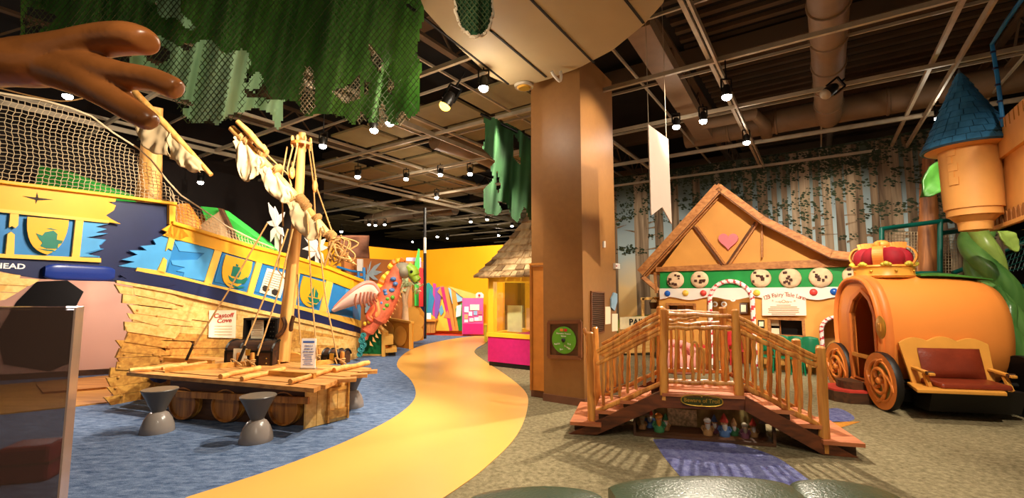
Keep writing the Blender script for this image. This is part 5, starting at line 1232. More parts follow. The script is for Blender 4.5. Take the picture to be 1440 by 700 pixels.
for side, off in (('front', 0), ('rear', WB)):
    o_ = NB*off
    for i, (a, c, r) in enumerate(post_def):
        p, q = BP(*c)+o_, BP(*a)+o_
        if i in (0, 3): p.z = 0.0+r*.3
        knob((p, q), r, 'post', taper=.9, jit=.006)
    for (a, c, r) in rails:
        knob((BP(*a)+o_, BP(*c)+o_), r*1.06, 'handrail', taper=.9)
    for (a, c) in bal: knob((BP(*c)+o_, BP(*a)+o_), .0165, 'baluster', taper=.85, jit=.006)
knob((BP(142, 175), BP(122, 135)+V((0, 0, .03))), .03, 'forked_top', taper=.6); knob((BP(1085, 200)+NB*.03, BP(1075, 205)-NB*.02), .02, 'forked_top')
b = MB()
for (cx, cy, w, h) in [(572, 200, 12, 36), (598, 225, 13, 34)]:
    pts = [BP(cx-w, cy+h, -.02)]+[BP(cx-w*math.cos(PI*k/8), cy-h*math.sin(PI*k/8)*.7, -.02) for k in range(9)]+[BP(cx+w, cy+h*2.6, -.02)]
    MB().tube(smooth_pts(pts, 2), .012, 8).build('bent_twig', M['logbr'], br)
# deck, treads, stringers
zd = BP(600, 385).z
a, c = BP(440, 380), BP(775, 400); a.z = c.z = 0
n_b = 6
for i in range(n_b):
    u0, u1 = i/n_b, (i+1)/n_b-.008; p0, p1 = a+NB*(-.03+u0*(WB+.06)), a+NB*(-.03+u1*(WB+.06)); q0_, q1_ = c+NB*(-.03+u0*(WB+.06)), c+NB*(-.03+u1*(WB+.06))
    MB().hexa([v+UP*(zd-.04) for v in (p0, q0_, q1_, p1)], [v+UP*zd for v in (p0, q0_, q1_, p1)]).build('deck_board', M['tread'], br, smooth=False)
def stepset(s_top, s_bot, n):
    for k in range(1, n+1):
        u = k/n; s = lerp(s_top, s_bot, u); z = zd*(1-k/(n+.0))+.15*(k/n); z = lerp(zd, .145, k/n); sw = abs(s_bot-s_top)/n*1.25
        p = B0+DB*(s-sw/2); q = B0+DB*(s+sw/2); p.z = q.z = 0
        ex = .03 if k < n else .1
        MB().hexa([v+UP*(z-.035) for v in (p-NB*ex, q-NB*ex, q+NB*(WB+ex), p+NB*(WB+ex))], [v+UP*z for v in (p-NB*ex, q-NB*ex, q+NB*(WB+ex), p+NB*(WB+ex))]).build('tread', M['tread'], br, smooth=False)
        MB().hexa([v+UP*max(0, z-.15) for v in (p+DB*.03+NB*.02, q-DB*.03+NB*.02, q-DB*.03+NB*(WB-.02), p+DB*.03+NB*(WB-.02))], [v+UP*(z-.036) for v in (p+DB*.03+NB*.02, q-DB*.03+NB*.02, q-DB*.03+NB*(WB-.02), p+DB*.03+NB*(WB-.02))]).build('riser_box', M['darkw'], br, smooth=False)
sl0 = (a-B0).dot(DB); sr0 = (c-B0).dot(DB); LB = (B1-B0).length
stepset(sl0, -.06, 3); stepset(sr0, LB+.12, 3)
for off in (-.045, WB+.005):
    o_ = NB*off
    for (tp, bt) in [(((430, 376), (60, 553)), ((430, 440), (172, 553))), (((778, 396), (1238, 646)), ((770, 452), (1092, 632)))]:
        q = [BP(*tp[0]), BP(*tp[1]), BP(*bt[1]), BP(*bt[0])]; q = [zadj(v) for v in q]
        MB().prism([v+o_ for v in q], NB*.04).build('stringer', M['stringer'], br, smooth=False)
    q = [BP(428, 392), BP(778, 404), BP(778, 452), BP(428, 442)]
    MB().prism([v+o_ for v in q], NB*.04).build('deck_fascia', M['stringer'], br, smooth=False)
    MB().bar(BP(440, 388)+o_, BP(775, 400)+o_, .03, .03).build('deck_edge', M['tread'], br, smooth=False)
# oval sign
b = MB(); cS = BP(603, 418, -.06); rx = (BP(688, 418)-BP(603, 418)).length; rz_ = abs(BP(603, 396).z-BP(603, 418).z)
def sup(k, f=1): a = 2*PI*k/32; return cS+DB*math.copysign(abs(math.cos(a))**.7, math.cos(a))*rx*f+UP*math.copysign(abs(math.sin(a))**.8, math.sin(a))*rz_*f
so2 = MB().prism([sup(k) for k in range(32)], NB*.015).build('troll_sign', mat('olive_sign', '#3f4418', .4), br, smooth=False)
b = MB(); b.tube([sup(k) for k in range(33)], .006, 6); b.build('gold_rim', M['gold'], so2)
b = MB(); text(b, 'Beware of Troll', cS-NB*.003, .052, DB, ex=.003, bold=.0008); b.build('sign_lettering', M['gold'], so2, smooth=False)
MB().ball(BP(603, 402, -.07), .008, seg=8, rings=5).build('brass_screw', M['gold'], so2); MB().ball(BP(603, 434, -.07), .008, seg=8, rings=5).build('brass_screw', M['gold'], so2)
# troll showcase under the bridge
tp0, tp1 = F(891, 612.5), F(1092, 629); td = (tp1-tp0).normalized(); tn = V((-td.y, td.x, 0)); tl = (tp1-tp0).length
cs_ = thing('display_case', 'dark glazed showcase under the footbridge holding little troll figures', 'display case', tp0+td*tl/2+tn*.2)
def TP(s, y, z): return tp0+td*s+tn*y+UP*z
def tbox(mb, s0, s1, y0, y1, z0, z1): return mb.hexa([TP(s0, y0, z0), TP(s1, y0, z0), TP(s1, y1, z0), TP(s0, y1, z0)], [TP(s0, y0, z1), TP(s1, y0, z1), TP(s1, y1, z1), TP(s0, y1, z1)])
hz = .26
tbox(MB(), 0, tl, 0, .4, 0, .03).build('case_base', M['darkw'], cs_, smooth=False)
tbox(MB(), 0, tl, .38, .4, .03, hz).build('painted_back', mat('case_backdrop', '#8a7a4a', .7, var=.7, scale=7), cs_, smooth=False)
for s in (0, tl-.025): tbox(MB(), s, s+.025, 0, .03, .03, hz).build('case_frame', M['darkw'], cs_, smooth=False)
tbox(MB(), .36, .36+.3, .33, .35, .05, .22).build('pebble_panel', mat('pebbles', '#d9b88a', .6, var=.6, scale=30), cs_, smooth=False)  # pale panel with a mottled pebble pattern
tbox(MB(), .03, tl-.03, .005, .009, .03, hz-.02).build('glass_front', M['clear'], cs_, smooth=False)
def troll(s, y, h, body, hat, lab, hair=None):
    t = thing('troll_figure', lab, 'figurine', TP(s, y, .03)); c = TP(s, y, .03)
    MB().lathe([(.0, 0), (.36*h*.6, .0), (.4*h*.6, h*.15), (.28*h*.6, h*.42), (.1*h, h*.5), (0, h*.5)], c, seg=16).build('body', body, t)
    ho = MB().ball(c+UP*h*.56, (.15*h, .15*h, .16*h), seg=14, rings=9).build('head', mat('troll_skin', '#cf9a6c', .6), t)
    MB().ball(c+UP*h*.55-tn*.15*h, .04*h, seg=8, rings=6).build('nose', mat('troll_nose', '#c97a56', .5), ho)
    for sg2 in (-1, 1): MB().ball(c+UP*h*.6-tn*.13*h+td*.06*h*sg2, .02*h, seg=6, rings=4).build('eye', M['black'], ho)
    MB().tube([c+UP*h*.52-tn*.1*h, c+UP*h*.36-tn*.15*h, c+UP*h*.2-tn*.16*h], [.11*h, .1*h, .02*h], 8).build('beard', hair or M['white'], t)
    if hat: MB().lathe([(.18*h, h*.62), (.16*h, h*.68), (.08*h, h*.88), (0, h*1.02)], c, seg=14).build('hat', hat, t)
    else: MB().ball(c+UP*h*.66, (.19*h, .17*h, .14*h), seg=10, rings=6).build('hair', hair or M['darkw'], t)
    for sg2 in (-1, 1): MB().tube([c+UP*h*.42+td*.17*h*sg2, c+UP*h*.28+td*.27*h*sg2-tn*.04*h, c+UP*h*.2+td*.18*h*sg2-tn*.14*h], [.06*h, .05*h, .04*h], 7).build('arm', body, t)
tg, tb_, ty, tr2, tp_ = mat('troll_green', '#3f7a4a', .7), mat('troll_blue', '#4a6a9a', .7), mat('troll_tan', '#a87a4a', .7), mat('troll_red', '#b83a2a', .7), mat('troll_plum', '#6a3a4a', .7)
for a_ in [(.09, .18, .17, ty, None, 'small brown-coated troll at the far left of the showcase', M['canvas']), (.17, .26, .2, tb_, tr2, 'troll with blue coat and pointed red hat near the showcase left end'), (.26, .12, .22, tg, None, 'big troll in a green shirt left of the pebble panel', M['orangep']),
           (.33, .2, .16, ty, tg, 'troll in a green hat leaning beside the pebble panel'), (.74, .14, .2, ty, None, 'white-bearded troll just right of the pebble panel', M['white']), (.82, .24, .17, tp_, tb_, 'plum-coated troll with blue hat, behind the bearded ones'),
           (.9, .14, .21, tb_, tr2, 'white-bearded troll with red pointed hat right of centre'), (1.0, .2, .16, tg, ty, 'small green-coated troll near the showcase right end'), (1.09, .14, .17, tp_, None, 'grey-haired troll third from the right end of the showcase', M['steel']), (1.18, .2, .17, ty, tr2, 'tan troll with a red hat at the far right of the showcase')]:
    if a_[0] < tl-.06: troll(a_[0], a_[1], a_[2]*1.08, *a_[3:])
# ================= PUMPKIN CARRIAGE =================
Q0 = F(1250, 577); E1 = V((.98, -.2, 0)); E2 = V((.2, .98, 0))
def CW_(x, y, z): return Q0+E1*x+E2*y+UP*z
M['pump'] = mat('pumpkin_orange', '#ee8f3e', .38, var=.04, scale=1.5); M['pump2'] = mat('pumpkin_rim', '#e5803a', .4, var=.04)
M['carw'] = mat('carriage_honey', '#d9963e', .4, var=.06); M['leather'] = mat('brown_leather', '#7a2f1a', .35, var=.15, scale=5, bump=.15, bscale=30); M['carpet_red'] = mat('red_step', '#c23a2c', .6)
pc_ = thing('pumpkin_carriage', 'orange pumpkin carriage playhouse with spiral wheels, arched doorway and front bench', 'carriage', CW_(.75, .6, 0))
def cb(mb, name, m, par=None, **k): return mb.build(name, m, par or pc_, **k)
YC, YR = .57, .6
def prof(a, f=1.0, top=1.72, bot=.2):   # rounded pumpkin cross-section (y, z); a from 0 (front bottom) round over the top
    h = (top-bot)/2; zc = (top+bot)/2; c, s = math.cos(a), math.sin(a)
    sg = lambda v, p: math.copysign(abs(v)**p, v)
    return YC+YR*f*sg(c, .82), zc+h*f*sg(s, .86)
N = 48
def ringp(x, f): return [CW_(x, *prof(2*PI*k/N, f)) for k in range(N)]
def loft(rs, name, m, capa=False, capb=False, **k):
    vs = [p for r in rs for p in r]; fs = [(i*N+j, i*N+(j+1) % N, (i+1)*N+(j+1) % N, (i+1)*N+j) for i in range(len(rs)-1) for j in range(N)]
    if capa: fs.append(tuple(range(N-1, -1, -1)))
    if capb: fs.append(tuple((len(rs)-1)*N+j for j in range(N)))
    return cb(MB().add(vs, fs), name, m, **k)
rs = [ringp(x, f) for x, f in [(.1, .985), (.3, 1.0), (.6, 1.01), (.9, 1.0), (1.15, .975), (1.34, .93), (1.46, .85), (1.52, .7), (1.54, .4)]]
loft(rs, 'pumpkin_body', M['pump'], capb=True, ang=60)
loft([ringp(x, f) for x, f in [(.1, .97), (.1, 1.02), (.06, 1.035), (.02, 1.02), (.0, .98), (-.02, .99), (-.05, .985), (-.065, .95), (-.05, .915), (-.02, .91), (-.02, .86)]], 'ridged_rim', M['pump2'], ang=60)
# end wall with pointed doorway
dy0, dy1, dzt = .36, .80, 1.42
def cplane(px, py): return PL(px, py, CW_(-.02, 0, 0), E2)
l1 = [((cplane(x, y)-CW_(-.02, 0, 0)).dot(E2), cplane(x, y).z) for x, y in [(1202, 512), (1202, 440), (1206, 425), (1213, 410), (1221, 415), (1230, 440), (1233, 512)]]
door_poly = [V((-.03, 0, 0))]
ys = [p[0] for p in l1]; dmin, dmax = min(ys), max(ys); dmid = l1[3][0]
zs0, zs1 = .28, l1[1][1]; dz_t = max(p[1] for p in l1)
inner = [(dmax, zs0), (dmax, zs1), (lerp(dmax, dmid, .35), lerp(zs1, dz_t, .6)), (dmid, dz_t), (lerp(dmin, dmid, .35), lerp(zs1, dz_t, .6)), (dmin, zs1), (dmin, zs0)]
out = [prof(a, .9) for a in [2*PI*k/N for k in range(N)]]
from mathutils.geometry import tessellate_polygon
def holed(outer, holes, T, name, m, par=None, th=None, **k):
    polys = [[V((p[0], p[1], 0)) for p in outer]]+[[V((p[0], p[1], 0)) for p in h] for h in holes]; tris = tessellate_polygon(polys); fl = [p for q in polys for p in q]
    n = len(fl); vs = [T(p.x, p.y, 0) for p in fl]+[T(p.x, p.y, 1) for p in fl]
    fs = [tuple(t) for t in tris]+[tuple(n+i for i in reversed(t)) for t in tris]; o = 0
    for q in polys:
        L = len(q)
        for i in range(L): a, b_ = o+i, o+(i+1) % L; fs.append((a, b_, n+b_, n+a))
        o += L
    return MB().add(vs, fs).build(name, m, par, smooth=False, **k)
holed(out, [inner], lambda y, z, t: CW_(-.02+.05*t, y, z), 'end_wall', M['pump'], pc_)
fo_ = [(lerp(dmid, y, 1.22), z+(.05 if z > zs1 else 0)) for y, z in inner]
holed(fo_, [inner], lambda y, z, t: CW_(-.05+.07*t, y, z), 'door_frame', M['pump2'], pc_)
cb(MB().hexa([CW_(.02, dmin-.1, zs0-.04), CW_(1.4, dmin-.1, zs0-.04), CW_(1.4, dmax+.1, zs0-.04), CW_(.02, dmax+.1, zs0-.04)], [CW_(.02, dmin-.1, zs0), CW_(1.4, dmin-.1, zs0), CW_(1.4, dmax+.1, zs0), CW_(.02, dmax+.1, zs0)]), 'cabin_floor', M['darkw'], smooth=False)
cb(MB().hexa([CW_(.45, .1, .3), CW_(.5, .1, .3), CW_(.5, 1.05, .3), CW_(.45, 1.05, .3)], [CW_(.45, .1, 1.45), CW_(.5, .1, 1.45), CW_(.5, 1.05, 1.45), CW_(.45, 1.05, 1.45)]), 'inner_partition', M['carw'], smooth=False)
for i, (y, z, w, h, c) in enumerate([(.45, 1.05, .16, .2, '#c9b84a'), (.62, .98, .14, .18, '#4a7a8a'), (.45, .72, .18, .22, '#8a5a7a'), (.66, .7, .15, .2, '#3a4a5a')]):
    cb(MB().hexa([CW_(.43, y-w/2, z-h/2), CW_(.445, y-w/2, z-h/2), CW_(.445, y+w/2, z-h/2), CW_(.43, y+w/2, z-h/2)], [CW_(.43, y-w/2, z+h/2), CW_(.445, y-w/2, z+h/2), CW_(.445, y+w/2, z+h/2), CW_(.43, y+w/2, z+h/2)]), 'cabin_poster', mat('cabin_poster%d' % i, c, .6, var=.4, scale=12), smooth=False)
cb(MB().bar(CW_(-.04, dmin+.02, .62), CW_(-.04, dmax-.02, .62), .03, .05), 'door_rail', M['carw'], smooth=False)
# gold oval badge
ec = PL(1239.5, 460, CW_(-.05, 0, 0), E2); ba = cb(MB().lathe([(0, 0), (.1, 0), (.105, .012), (.09, .02), (0, .02)], ec, -E1, 24, sc=(1.0, 1.4)), 'oval_badge', M['gold'])
cb(MB().tube([ec-E1*.025+E2*(.03*math.cos(2*PI*k/12))+UP*(.055*math.sin(4*PI*k/12)+.0) for k in range(13)], .006, 6), 'badge_monogram', M['carw'], ba)
# wheels
def wheel(c, nrm, r, m, m2, sc=1):
    w = cb(MB().lathe([(r*.97, -.035), (r*.98, -.04), (r, -.02), (r, .02), (r*.98, .04), (r*.97, .035)]+[(r*.97, -.035)], c, nrm, 36), 'wheel', M['black'], ang=30)
    cb(MB().lathe([(0, -.035), (r*.9, -.035), (r*.9, .02), (0, .02)], c, nrm, 36), 'wheel_disc', m2, w, ang=30)
    d, s, u = frame(nrm)
    cb(MB().lathe([(r*.72, .0), (r*.72, .04), (r*.97, .04), (r*.97, .0)], c, nrm, 36), 'rim_face', m, w, ang=30)
    cb(MB().tube([c+d*.03+s*(r*.7*math.cos(2*PI*k/36))+u*(r*.7*math.sin(2*PI*k/36)) for k in range(37)], .022, 8), 'wheel_ring', m, w)
    cb(MB().tube([c+d*.04+s*(r*.42*math.cos(2*PI*k/30))+u*(r*.42*math.sin(2*PI*k/30)) for k in range(31)], .026, 8), 'hub_ring', m, w)
    cb(MB().lathe([(0, .08), (.03, .075), (.05, .05), (.06, .02), (.06, 0)], c, nrm, 18), 'hub', m, w)
    for j in range(4):
        a0 = j*PI/2+.4; pts = [c+d*.035+s*(math.cos(a0+t*1.5)*r*lerp(.2, .8, t))+u*(math.sin(a0+t*1.5)*r*lerp(.2, .8, t)) for t in [k/10 for k in range(11)]]
        cb(MB().tube(pts, [.024]*10+[.016], 8), 'curled_spoke', m, w)
M['whl'] = mat('wheel_orange', '#dd7f30', .4); M['whg'] = mat('wheel_olive', '#8a8040', .5)
rw = .365
wheel(CW_(-.04, 0, rw), -E1, rw, M['whl'], M['whg']); wheel(CW_(-.04, 1.12, rw), -E1, rw, M['whl'], M['whg'])
wheel(CW_(1.42, -.05, rw), E1, rw, M['black'], M['black']); wheel(CW_(1.42, 1.12, rw), E1, rw, M['black'], M['black'])  # right wheels all black, their shade put into the colour
cb(MB().hexa([CW_(-.02, -.0, .12), CW_(1.38, 0, .12), CW_(1.38, 1.15, .12), CW_(-.02, 1.15, .12)], [CW_(-.02, 0, .27), CW_(1.38, 0, .27), CW_(1.38, 1.15, .27), CW_(-.02, 1.15, .27)]), 'chassis', M['black'], smooth=False)
for y in (0, 1.12): cb(MB().tube([CW_(-.04, y, rw), CW_(1.42, y, rw)], .03, 8), 'axle', M['black'])
# entry step
b = [CW_(-.05, .28, 0), CW_(-.05, .88, 0), CW_(-.3, .88, 0), CW_(-.44, .76, 0), CW_(-.48, .58, 0), CW_(-.44, .4, 0), CW_(-.3, .28, 0)]
cb(MB().prism(b, UP*.14), 'step_base', M['darkw'], smooth=False); cb(MB().prism([p+UP*.141-(p-CW_(-.2, .58, 0))*.03 for p in b], UP*.025), 'red_step_tread', M['carpet_red'], smooth=False)
cb(MB().prism([lerp(p, CW_(-.05, .58, 0), .4)+UP*.165 for p in b], UP*.1), 'upper_step', M['darkw'], smooth=False)
# bench on the front
def bn(x, y, z): return CW_(x, y, z)
bx0, bx1 = .0, 1.17
def bp2(px, py, y): return PL(px, py, CW_(0, y, 0), E1)
sd = bp2(1290, 550, -.62); sx0 = (sd-CW_(0, 0, 0)).dot(E1); sx1 = (bp2(1417, 556, -.62)-CW_(0, 0, 0)).dot(E1); 
kx0 = (bp2(1281, 480, -.28)-Q0).dot(E1); kx1 = (bp2(1396, 480, -.2)-Q0).dot(E1)
zb = bp2(1350, 552, -.62).z
cb(MB().hexa([bn(sx0, -.62, zb-.02), bn(sx1, -.62, zb-.02), bn(kx1+.04, -.14, zb-.02), bn(kx0, -.14, zb-.02)], [bn(sx0, -.62, zb+.02), bn(sx1, -.62, zb+.02), bn(kx1+.04, -.14, zb+.02), bn(kx0, -.14, zb+.02)]), 'bench_seat_board', M['carw'], smooth=False, bevel=.008)
cb(MB().hexa([bn(kx0+.13, -.54, zb+.02), bn(kx1-.07, -.54, zb+.02), bn(kx1-.07, -.2, zb+.02), bn(kx0+.1, -.2, zb+.02)], [bn(kx0+.14, -.53, zb+.08), bn(kx1-.08, -.53, zb+.08), bn(kx1-.08, -.2, zb+.09), bn(kx0+.11, -.2, zb+.09)]), 'seat_cushion', M['leather'], smooth=False, bevel=.02)
# scalloped back panel
n = 24; pts = [(kx0+.03, 0), (kx1-.0, 0)]; zt0 = bp2(1340, 478, -.2).z-zb
for i in range(n+1):
    u = 1-i/n; x = lerp(kx0-.03, kx1+.03, u); pts.append((x, zt0*.9+.05*abs(math.sin(u*PI*3))+.035*math.sin(u*PI)))
def bk(x, h, y=-.2): return bn(x, y+.12*h/max(zt0, .1), zb+h)
MB().prism([bk(x, h) for x, h in pts], E2*.035).build('bench_back_panel', M['carw'], pc_, smooth=False, bevel=.005)
lx0, lx1 = kx0+.15, kx1-.09
MB().grid(lambda u, v: bk(lerp(lx0, lx1, u), lerp(.09, zt0*.8, v), -.215)-E2*(.05*(1-abs(2*u-1)**4)*(1-abs(2*v-1)**4)), 16, 10).build('back_cushion', M['leather'], pc_, ang=80)
for x in (kx0+.07, kx1-.03):
    cb(MB().bar(bn(x, -.5, zb+.17), bn(x, -.16, zb+.2), .06, .03), 'armrest', M['carw'], smooth=False, bevel=.006)
    cb(MB().bar(bn(x, -.44, zb), bn(x, -.36, zb+.16), .04, .04), 'arm_post', M['carw'], smooth=False); cb(MB().lathe([(0, -.035), (.022, -.035), (.022, .035), (0, .035)], bn(x, -.45, zb+.18), E1, 12), 'arm_knob', M['darkw'])
cb(MB().hexa([bn(kx0+.12, -.3, .08), bn(1.2, -.28, .08), bn(1.2, -.02, .08), bn(kx0+.12, -.02, .08)], [bn(kx0+.1, -.42, zb-.02), bn(1.2, -.38, zb-.02), bn(1.2, -.02, zb-.02), bn(kx0+.1, -.02, zb-.02)]), 'underbody_shade', M['black'], smooth=False)  # black box standing in for the shade beneath the bench
# crown and vine on the roof
cc = CW_(.36, .58, 1.69)
crn = thing('carriage_crown', 'gold crown with red velvet puffs on top of the pumpkin carriage', 'crown', cc)
MB().lathe([(.24, 0), (.33, 0), (.35, .03), (.34, .05), (.34, .14), (.36, .155), (.35, .175), (.3, .18)], cc, seg=32).build('crown_band', mat('crown_gold', '#d89a3a', .35), crn)
vel = mat('red_velvet', '#960f20', .75, var=.25, scale=9)
for k in range(6):
    a = 2*PI*k/6+.4; MB().ball(cc+V((.19*math.cos(a), .19*math.sin(a), .27)), (.15, .14, .16), seg=14, rings=10).build('velvet_puff', vel, crn)
MB().ball(cc+UP*.3, (.2, .2, .14)).build('velvet_centre', vel, crn)
for k in range(4):
    a = 2*PI*k/4+.75; dv = V((math.cos(a), math.sin(a), 0)); P_ = smooth_pts([cc+dv*.32+UP*.18, cc+dv*.37+UP*.3, cc+dv*.3+UP*.42, cc+dv*.12+UP*.44, cc+UP*.4], 5); b = MB(); sd_ = UP.cross(dv)
    for p, q in zip(P_, P_[1:]): b.bar(p, q, .12, .02, up=dv)
    b.build('crown_arch', M['pump'], crn, smooth=False)
MB().ball(cc+UP*.47, (.1, .1, .07), seg=14, rings=8).build('finial', M['pump'], crn)
for k in range(8):
    a = 2*PI*k/8+.2; p = cc+V((.35*math.cos(a), .35*math.sin(a), .19)); MB().ball(p, (.04, .04, .035), seg=10, rings=6).ball(p+V((-.04*math.sin(a), .04*math.cos(a), -.01)), .025, seg=8, rings=5).ball(p-V((-.04*math.sin(a), .04*math.cos(a), .01)), .025, seg=8, rings=5).build('crown_ornament', mat('crown_olive', '#b8a83a', .4) if k == 0 else bpy.data.materials['crown_olive'], crn)
    MB().ball(cc+V((.345*math.cos(a+.3), .345*math.sin(a+.3), .09)), .018, seg=8, rings=6).build('jewel', M['gold'], crn)
M['leafg'] = mat('vine_green', '#3d7228', .4, var=.3, scale=4)
cb(MB().grid(lambda u, v: CW_(.62+.8*u, .25+.7*v*(math.sin(u*PI)**.5), 1.715-.06*u*u+.05*math.sin(v*PI)*math.sin(u*PI)), 14, 8), 'vine_leaf', M['leafg'], thick=.02)

# ================= BEANSTALK =================
bs = thing('beanstalk', 'giant twisted green beanstalk trunk with curling leaves behind the carriage', 'beanstalk', D(1436, 540, 7.6))
M['bean'] = wood('beanstalk_green', '#225e26', '#7fae58', (0, 0, 1), .55, rough=.3, bump=.1); M['bean2'] = mat('beanstalk_pale', '#a3bf5a', .3, var=.3, scale=2)
path = smooth_pts([D(x, y, d) for x, y, d in [(1372, 240, 8.2), (1376, 312, 8.1), (1374, 341, 8.0), (1384, 371, 7.9), (1400, 405, 7.8), (1408, 440, 7.7), (1418, 480, 7.6), (1440, 520, 7.5), (1475, 562, 7.4)]], 8)
rad = [lerp(.14, .34, (i/(len(path)-1))**.7) for i in range(len(path))]
b = MB()
for j in range(3):
    P_ = []; rr = []
    for i, p in enumerate(path):
        a = i*.16+j*2*PI/3; P_.append(p+V((math.cos(a)*rad[i]*.55, math.sin(a)*rad[i]*.55, 0))); rr.append(rad[i]*.66)
    MB().tube(P_, rr, 16).build('twisted_stem', M['bean'] if j != 1 else M['bean2'], bs)
MB().tube(smooth_pts([D(1400, 402, 7.45), D(1418, 430, 7.4), D(1420, 470, 7.3), D(1450, 520, 7.2)], 5), [.05]*5+[.1]*5+[.14]*5+[.18], 12).build('side_root', M['bean'], bs)
def leaf(pts, w, name='leaf', m=None):
    P_ = smooth_pts(pts, 5); n = len(P_)-1
    def fn(u, v):
        i = min(int(u*n), n); d = (P_[min(i+1, n)]-P_[max(i-1, 0)]).normalized(); s = d.cross(V((0, 1, 0))).normalized(); k = math.sin(PI*min(1, u*.93+.07))**.8
        return P_[i]+s*((v-.5)*2*w*k)+V((0, -1, 0))*(.35*w*abs(v-.5)*2+.06*w*math.sin(u*30)*abs(v-.5)*2)
    return MB().grid(fn, n, 8).build(name, m or M['leafg'], bs, thick=.025, ang=80)
leaf([D(1345, 250, 7.6), D(1330, 244, 7.5), D(1308, 256, 7.3), D(1294, 277, 7.2)], .24)
leaf([D(1342, 262, 7.6), D(1334, 270, 7.5), D(1333, 290, 7.4), D(1341, 307, 7.4)], .14)
leaf([D(1402, 322, 7.2), D(1412, 330, 7.1), D(1420, 342, 7.1), D(1428, 354, 7.1)], .12, m=M['bean2'])
leaf([D(1372, 255, 8.0), D(1356, 250, 7.8), D(1345, 250, 7.6)], .07)

# ================= CLIMBING FRAME =================
cf = thing('climbing_frame', 'dark teal pipe climbing frame with beige mesh panels behind the carriage', 'climbing frame', D(1322, 500, 9.0))
M['tealp'] = mat('teal_pipe', '#0b5a4e', .35)
for a, c, d0_, d1_ in [((1239, 322), (1322, 311), 9.0, 8.9), ((1322, 311), (1368, 305), 8.9, 9.0), ((1240, 321), (1240, 503), 9.0, 9.0), ((1322, 310), (1322, 506), 8.9, 8.9), ((1322, 328), (1378, 321), 8.9, 9.0), ((1340, 384), (1378, 370), 8.9, 8.8),
                   ((1412, 352), (1442, 340), 8.8, 8.6), ((1424, 404), (1470, 400), 8.6, 8.4), ((1400, 250), (1400, 520), 9.2, 9.2), ((1239, 385), (1322, 384), 9.0, 8.9)]:
    MB().tube([D(*a, d0_), D(*c, d1_)], .045, 10).build('frame_pipe', M['tealp'], cf)
for (x0, x1, y0, y1) in [(1243, 1290, 326, 384), (1322, 1362, 330, 384)]:
    b = MB(); nx = int((x1-x0)/4)
    for k in range(nx+1): x = lerp(x0, x1, k/nx); b.tube([D(x, y0, 9.05), D(x, y1, 9.05)], .005, 3)
    ny = int((y1-y0)/4)
    for k in range(ny+1): y = lerp(y0, y1, k/ny); b.tube([D(x0, y, 9.05), D(x1, y, 9.05)], .005, 3)
    b.build('mesh_panel', M['net'], cf, smooth=False)
t = thing('tree_post', 'thick orange-brown bark post standing right of the painted forest', 'post', D(1306, 510, 9.4))
MB().tube([D(1306, 512, 9.4), D(1305, 400, 9.4), D(1307, 300, 9.4), D(1306, 225, 9.4)], [.24, .21, .2, .21], 16).build('bark_trunk', wood('orange_bark', '#6a3816', '#b8733a', (0, 0, 1), 3, bump=.6), t)
t = thing('slide_net', 'diagonal black-green netted rope run right of the beanstalk', 'net', D(1440, 380, 8.9)); b = MB()
for k in range(9): b.tube([D(1395+k*6, 388-k*1.2, 8.9), D(1412+k*6, 350-k*4, 8.9)], .007, 4); 
for k in range(6): b.tube([D(1390+k*4, 390-k*8, 8.88), D(1450, 372-k*9, 8.88)], .007, 4)
b.build('cord_mesh', M['tealp'], t, smooth=False)

# ================= CASTLE =================
TD = 6.0
ct = thing('castle_tower', 'round orange castle turret with blue slate cone roof hanging at the upper right', 'tower', D(1366, 315, TD))
tcx = D(1365, 250, TD); tcx = V((tcx.x, tcx.y, 0))
def tz(py): return D(1365, py, TD-.25).z
M['castle'] = mat('castle_plaster', '#d0924a', .6, var=.08, scale=3, bump=.08, bscale=25)
MB().lathe([(.0, tz(190)), (.305, tz(190)), (.305, tz(200)), (.30, tz(270)), (.295, tz(289)), (.275, tz(289.5)), (.275, tz(299)), (.25, tz(300)), (.19, tz(307)), (.175, tz(308)), (.165, tz(320)), (0, tz(322))], tcx, seg=40).build('tower_shaft', M['castle'], ct, ang=30)
apx = D(1359, 98, TD); rz0 = tz(199)
ap_ = V((tcx.x-.02, tcx.y, apx.z)); RB = .47; b = MB(); rws = 11
M['slate'] = mat('slate_blue', '#3a7aa8', .5, var=.4, scale=4)
for r in range(rws):
    v0, v1 = r/(rws+.8), (r+1.15)/(rws+.8); n = max(6, int(22*(1-v0))); o_ = R.random()
    for k in range(n):
        a0, a1 = 2*PI*(k+o_)/n, 2*PI*(k+1+o_-.06)/n
        def cp_(a, v, ex): rr = RB*(1-v)+ex; return V((lerp(tcx.x, ap_.x, v)+rr*math.cos(a), tcx.y+rr*math.sin(a), lerp(rz0, ap_.z, v)))
        th = R.uniform(.014, .024); A_ = [cp_(a0, v0, 0), cp_((a0+a1)/2, v0, 0), cp_(a1, v0, 0), cp_(a1, v1, 0), cp_((a0+a1)/2, v1, 0), cp_(a0, v1, 0)]; B_ = [cp_(a0, v0, th), cp_((a0+a1)/2, v0, th), cp_(a1, v0, th), cp_(a1, v1, .004), cp_((a0+a1)/2, v1, .004), cp_(a0, v1, .004)]
        b.add(A_+B_, [(6, 7, 8, 9, 10, 11)]+[(i, (i+1) % 6, 6+(i+1) % 6, 6+i) for i in range(6)])
b.build('slate_roof', M['slate'], ct, smooth=False)
MB().lathe([(RB-.0, rz0-.02), (RB+.01, rz0), (0, ap_.z-.02)], V((tcx.x, tcx.y, 0)), seg=40).build('roof_core', mat('slate_dark', '#1d4560', .6), ct)
MB().lathe([(.0, rz0-.06), (RB-.04, rz0-.03), (RB+.0, rz0-.0), (0, rz0)], tcx, seg=40).build('eave_ring', M['castle'], ct)
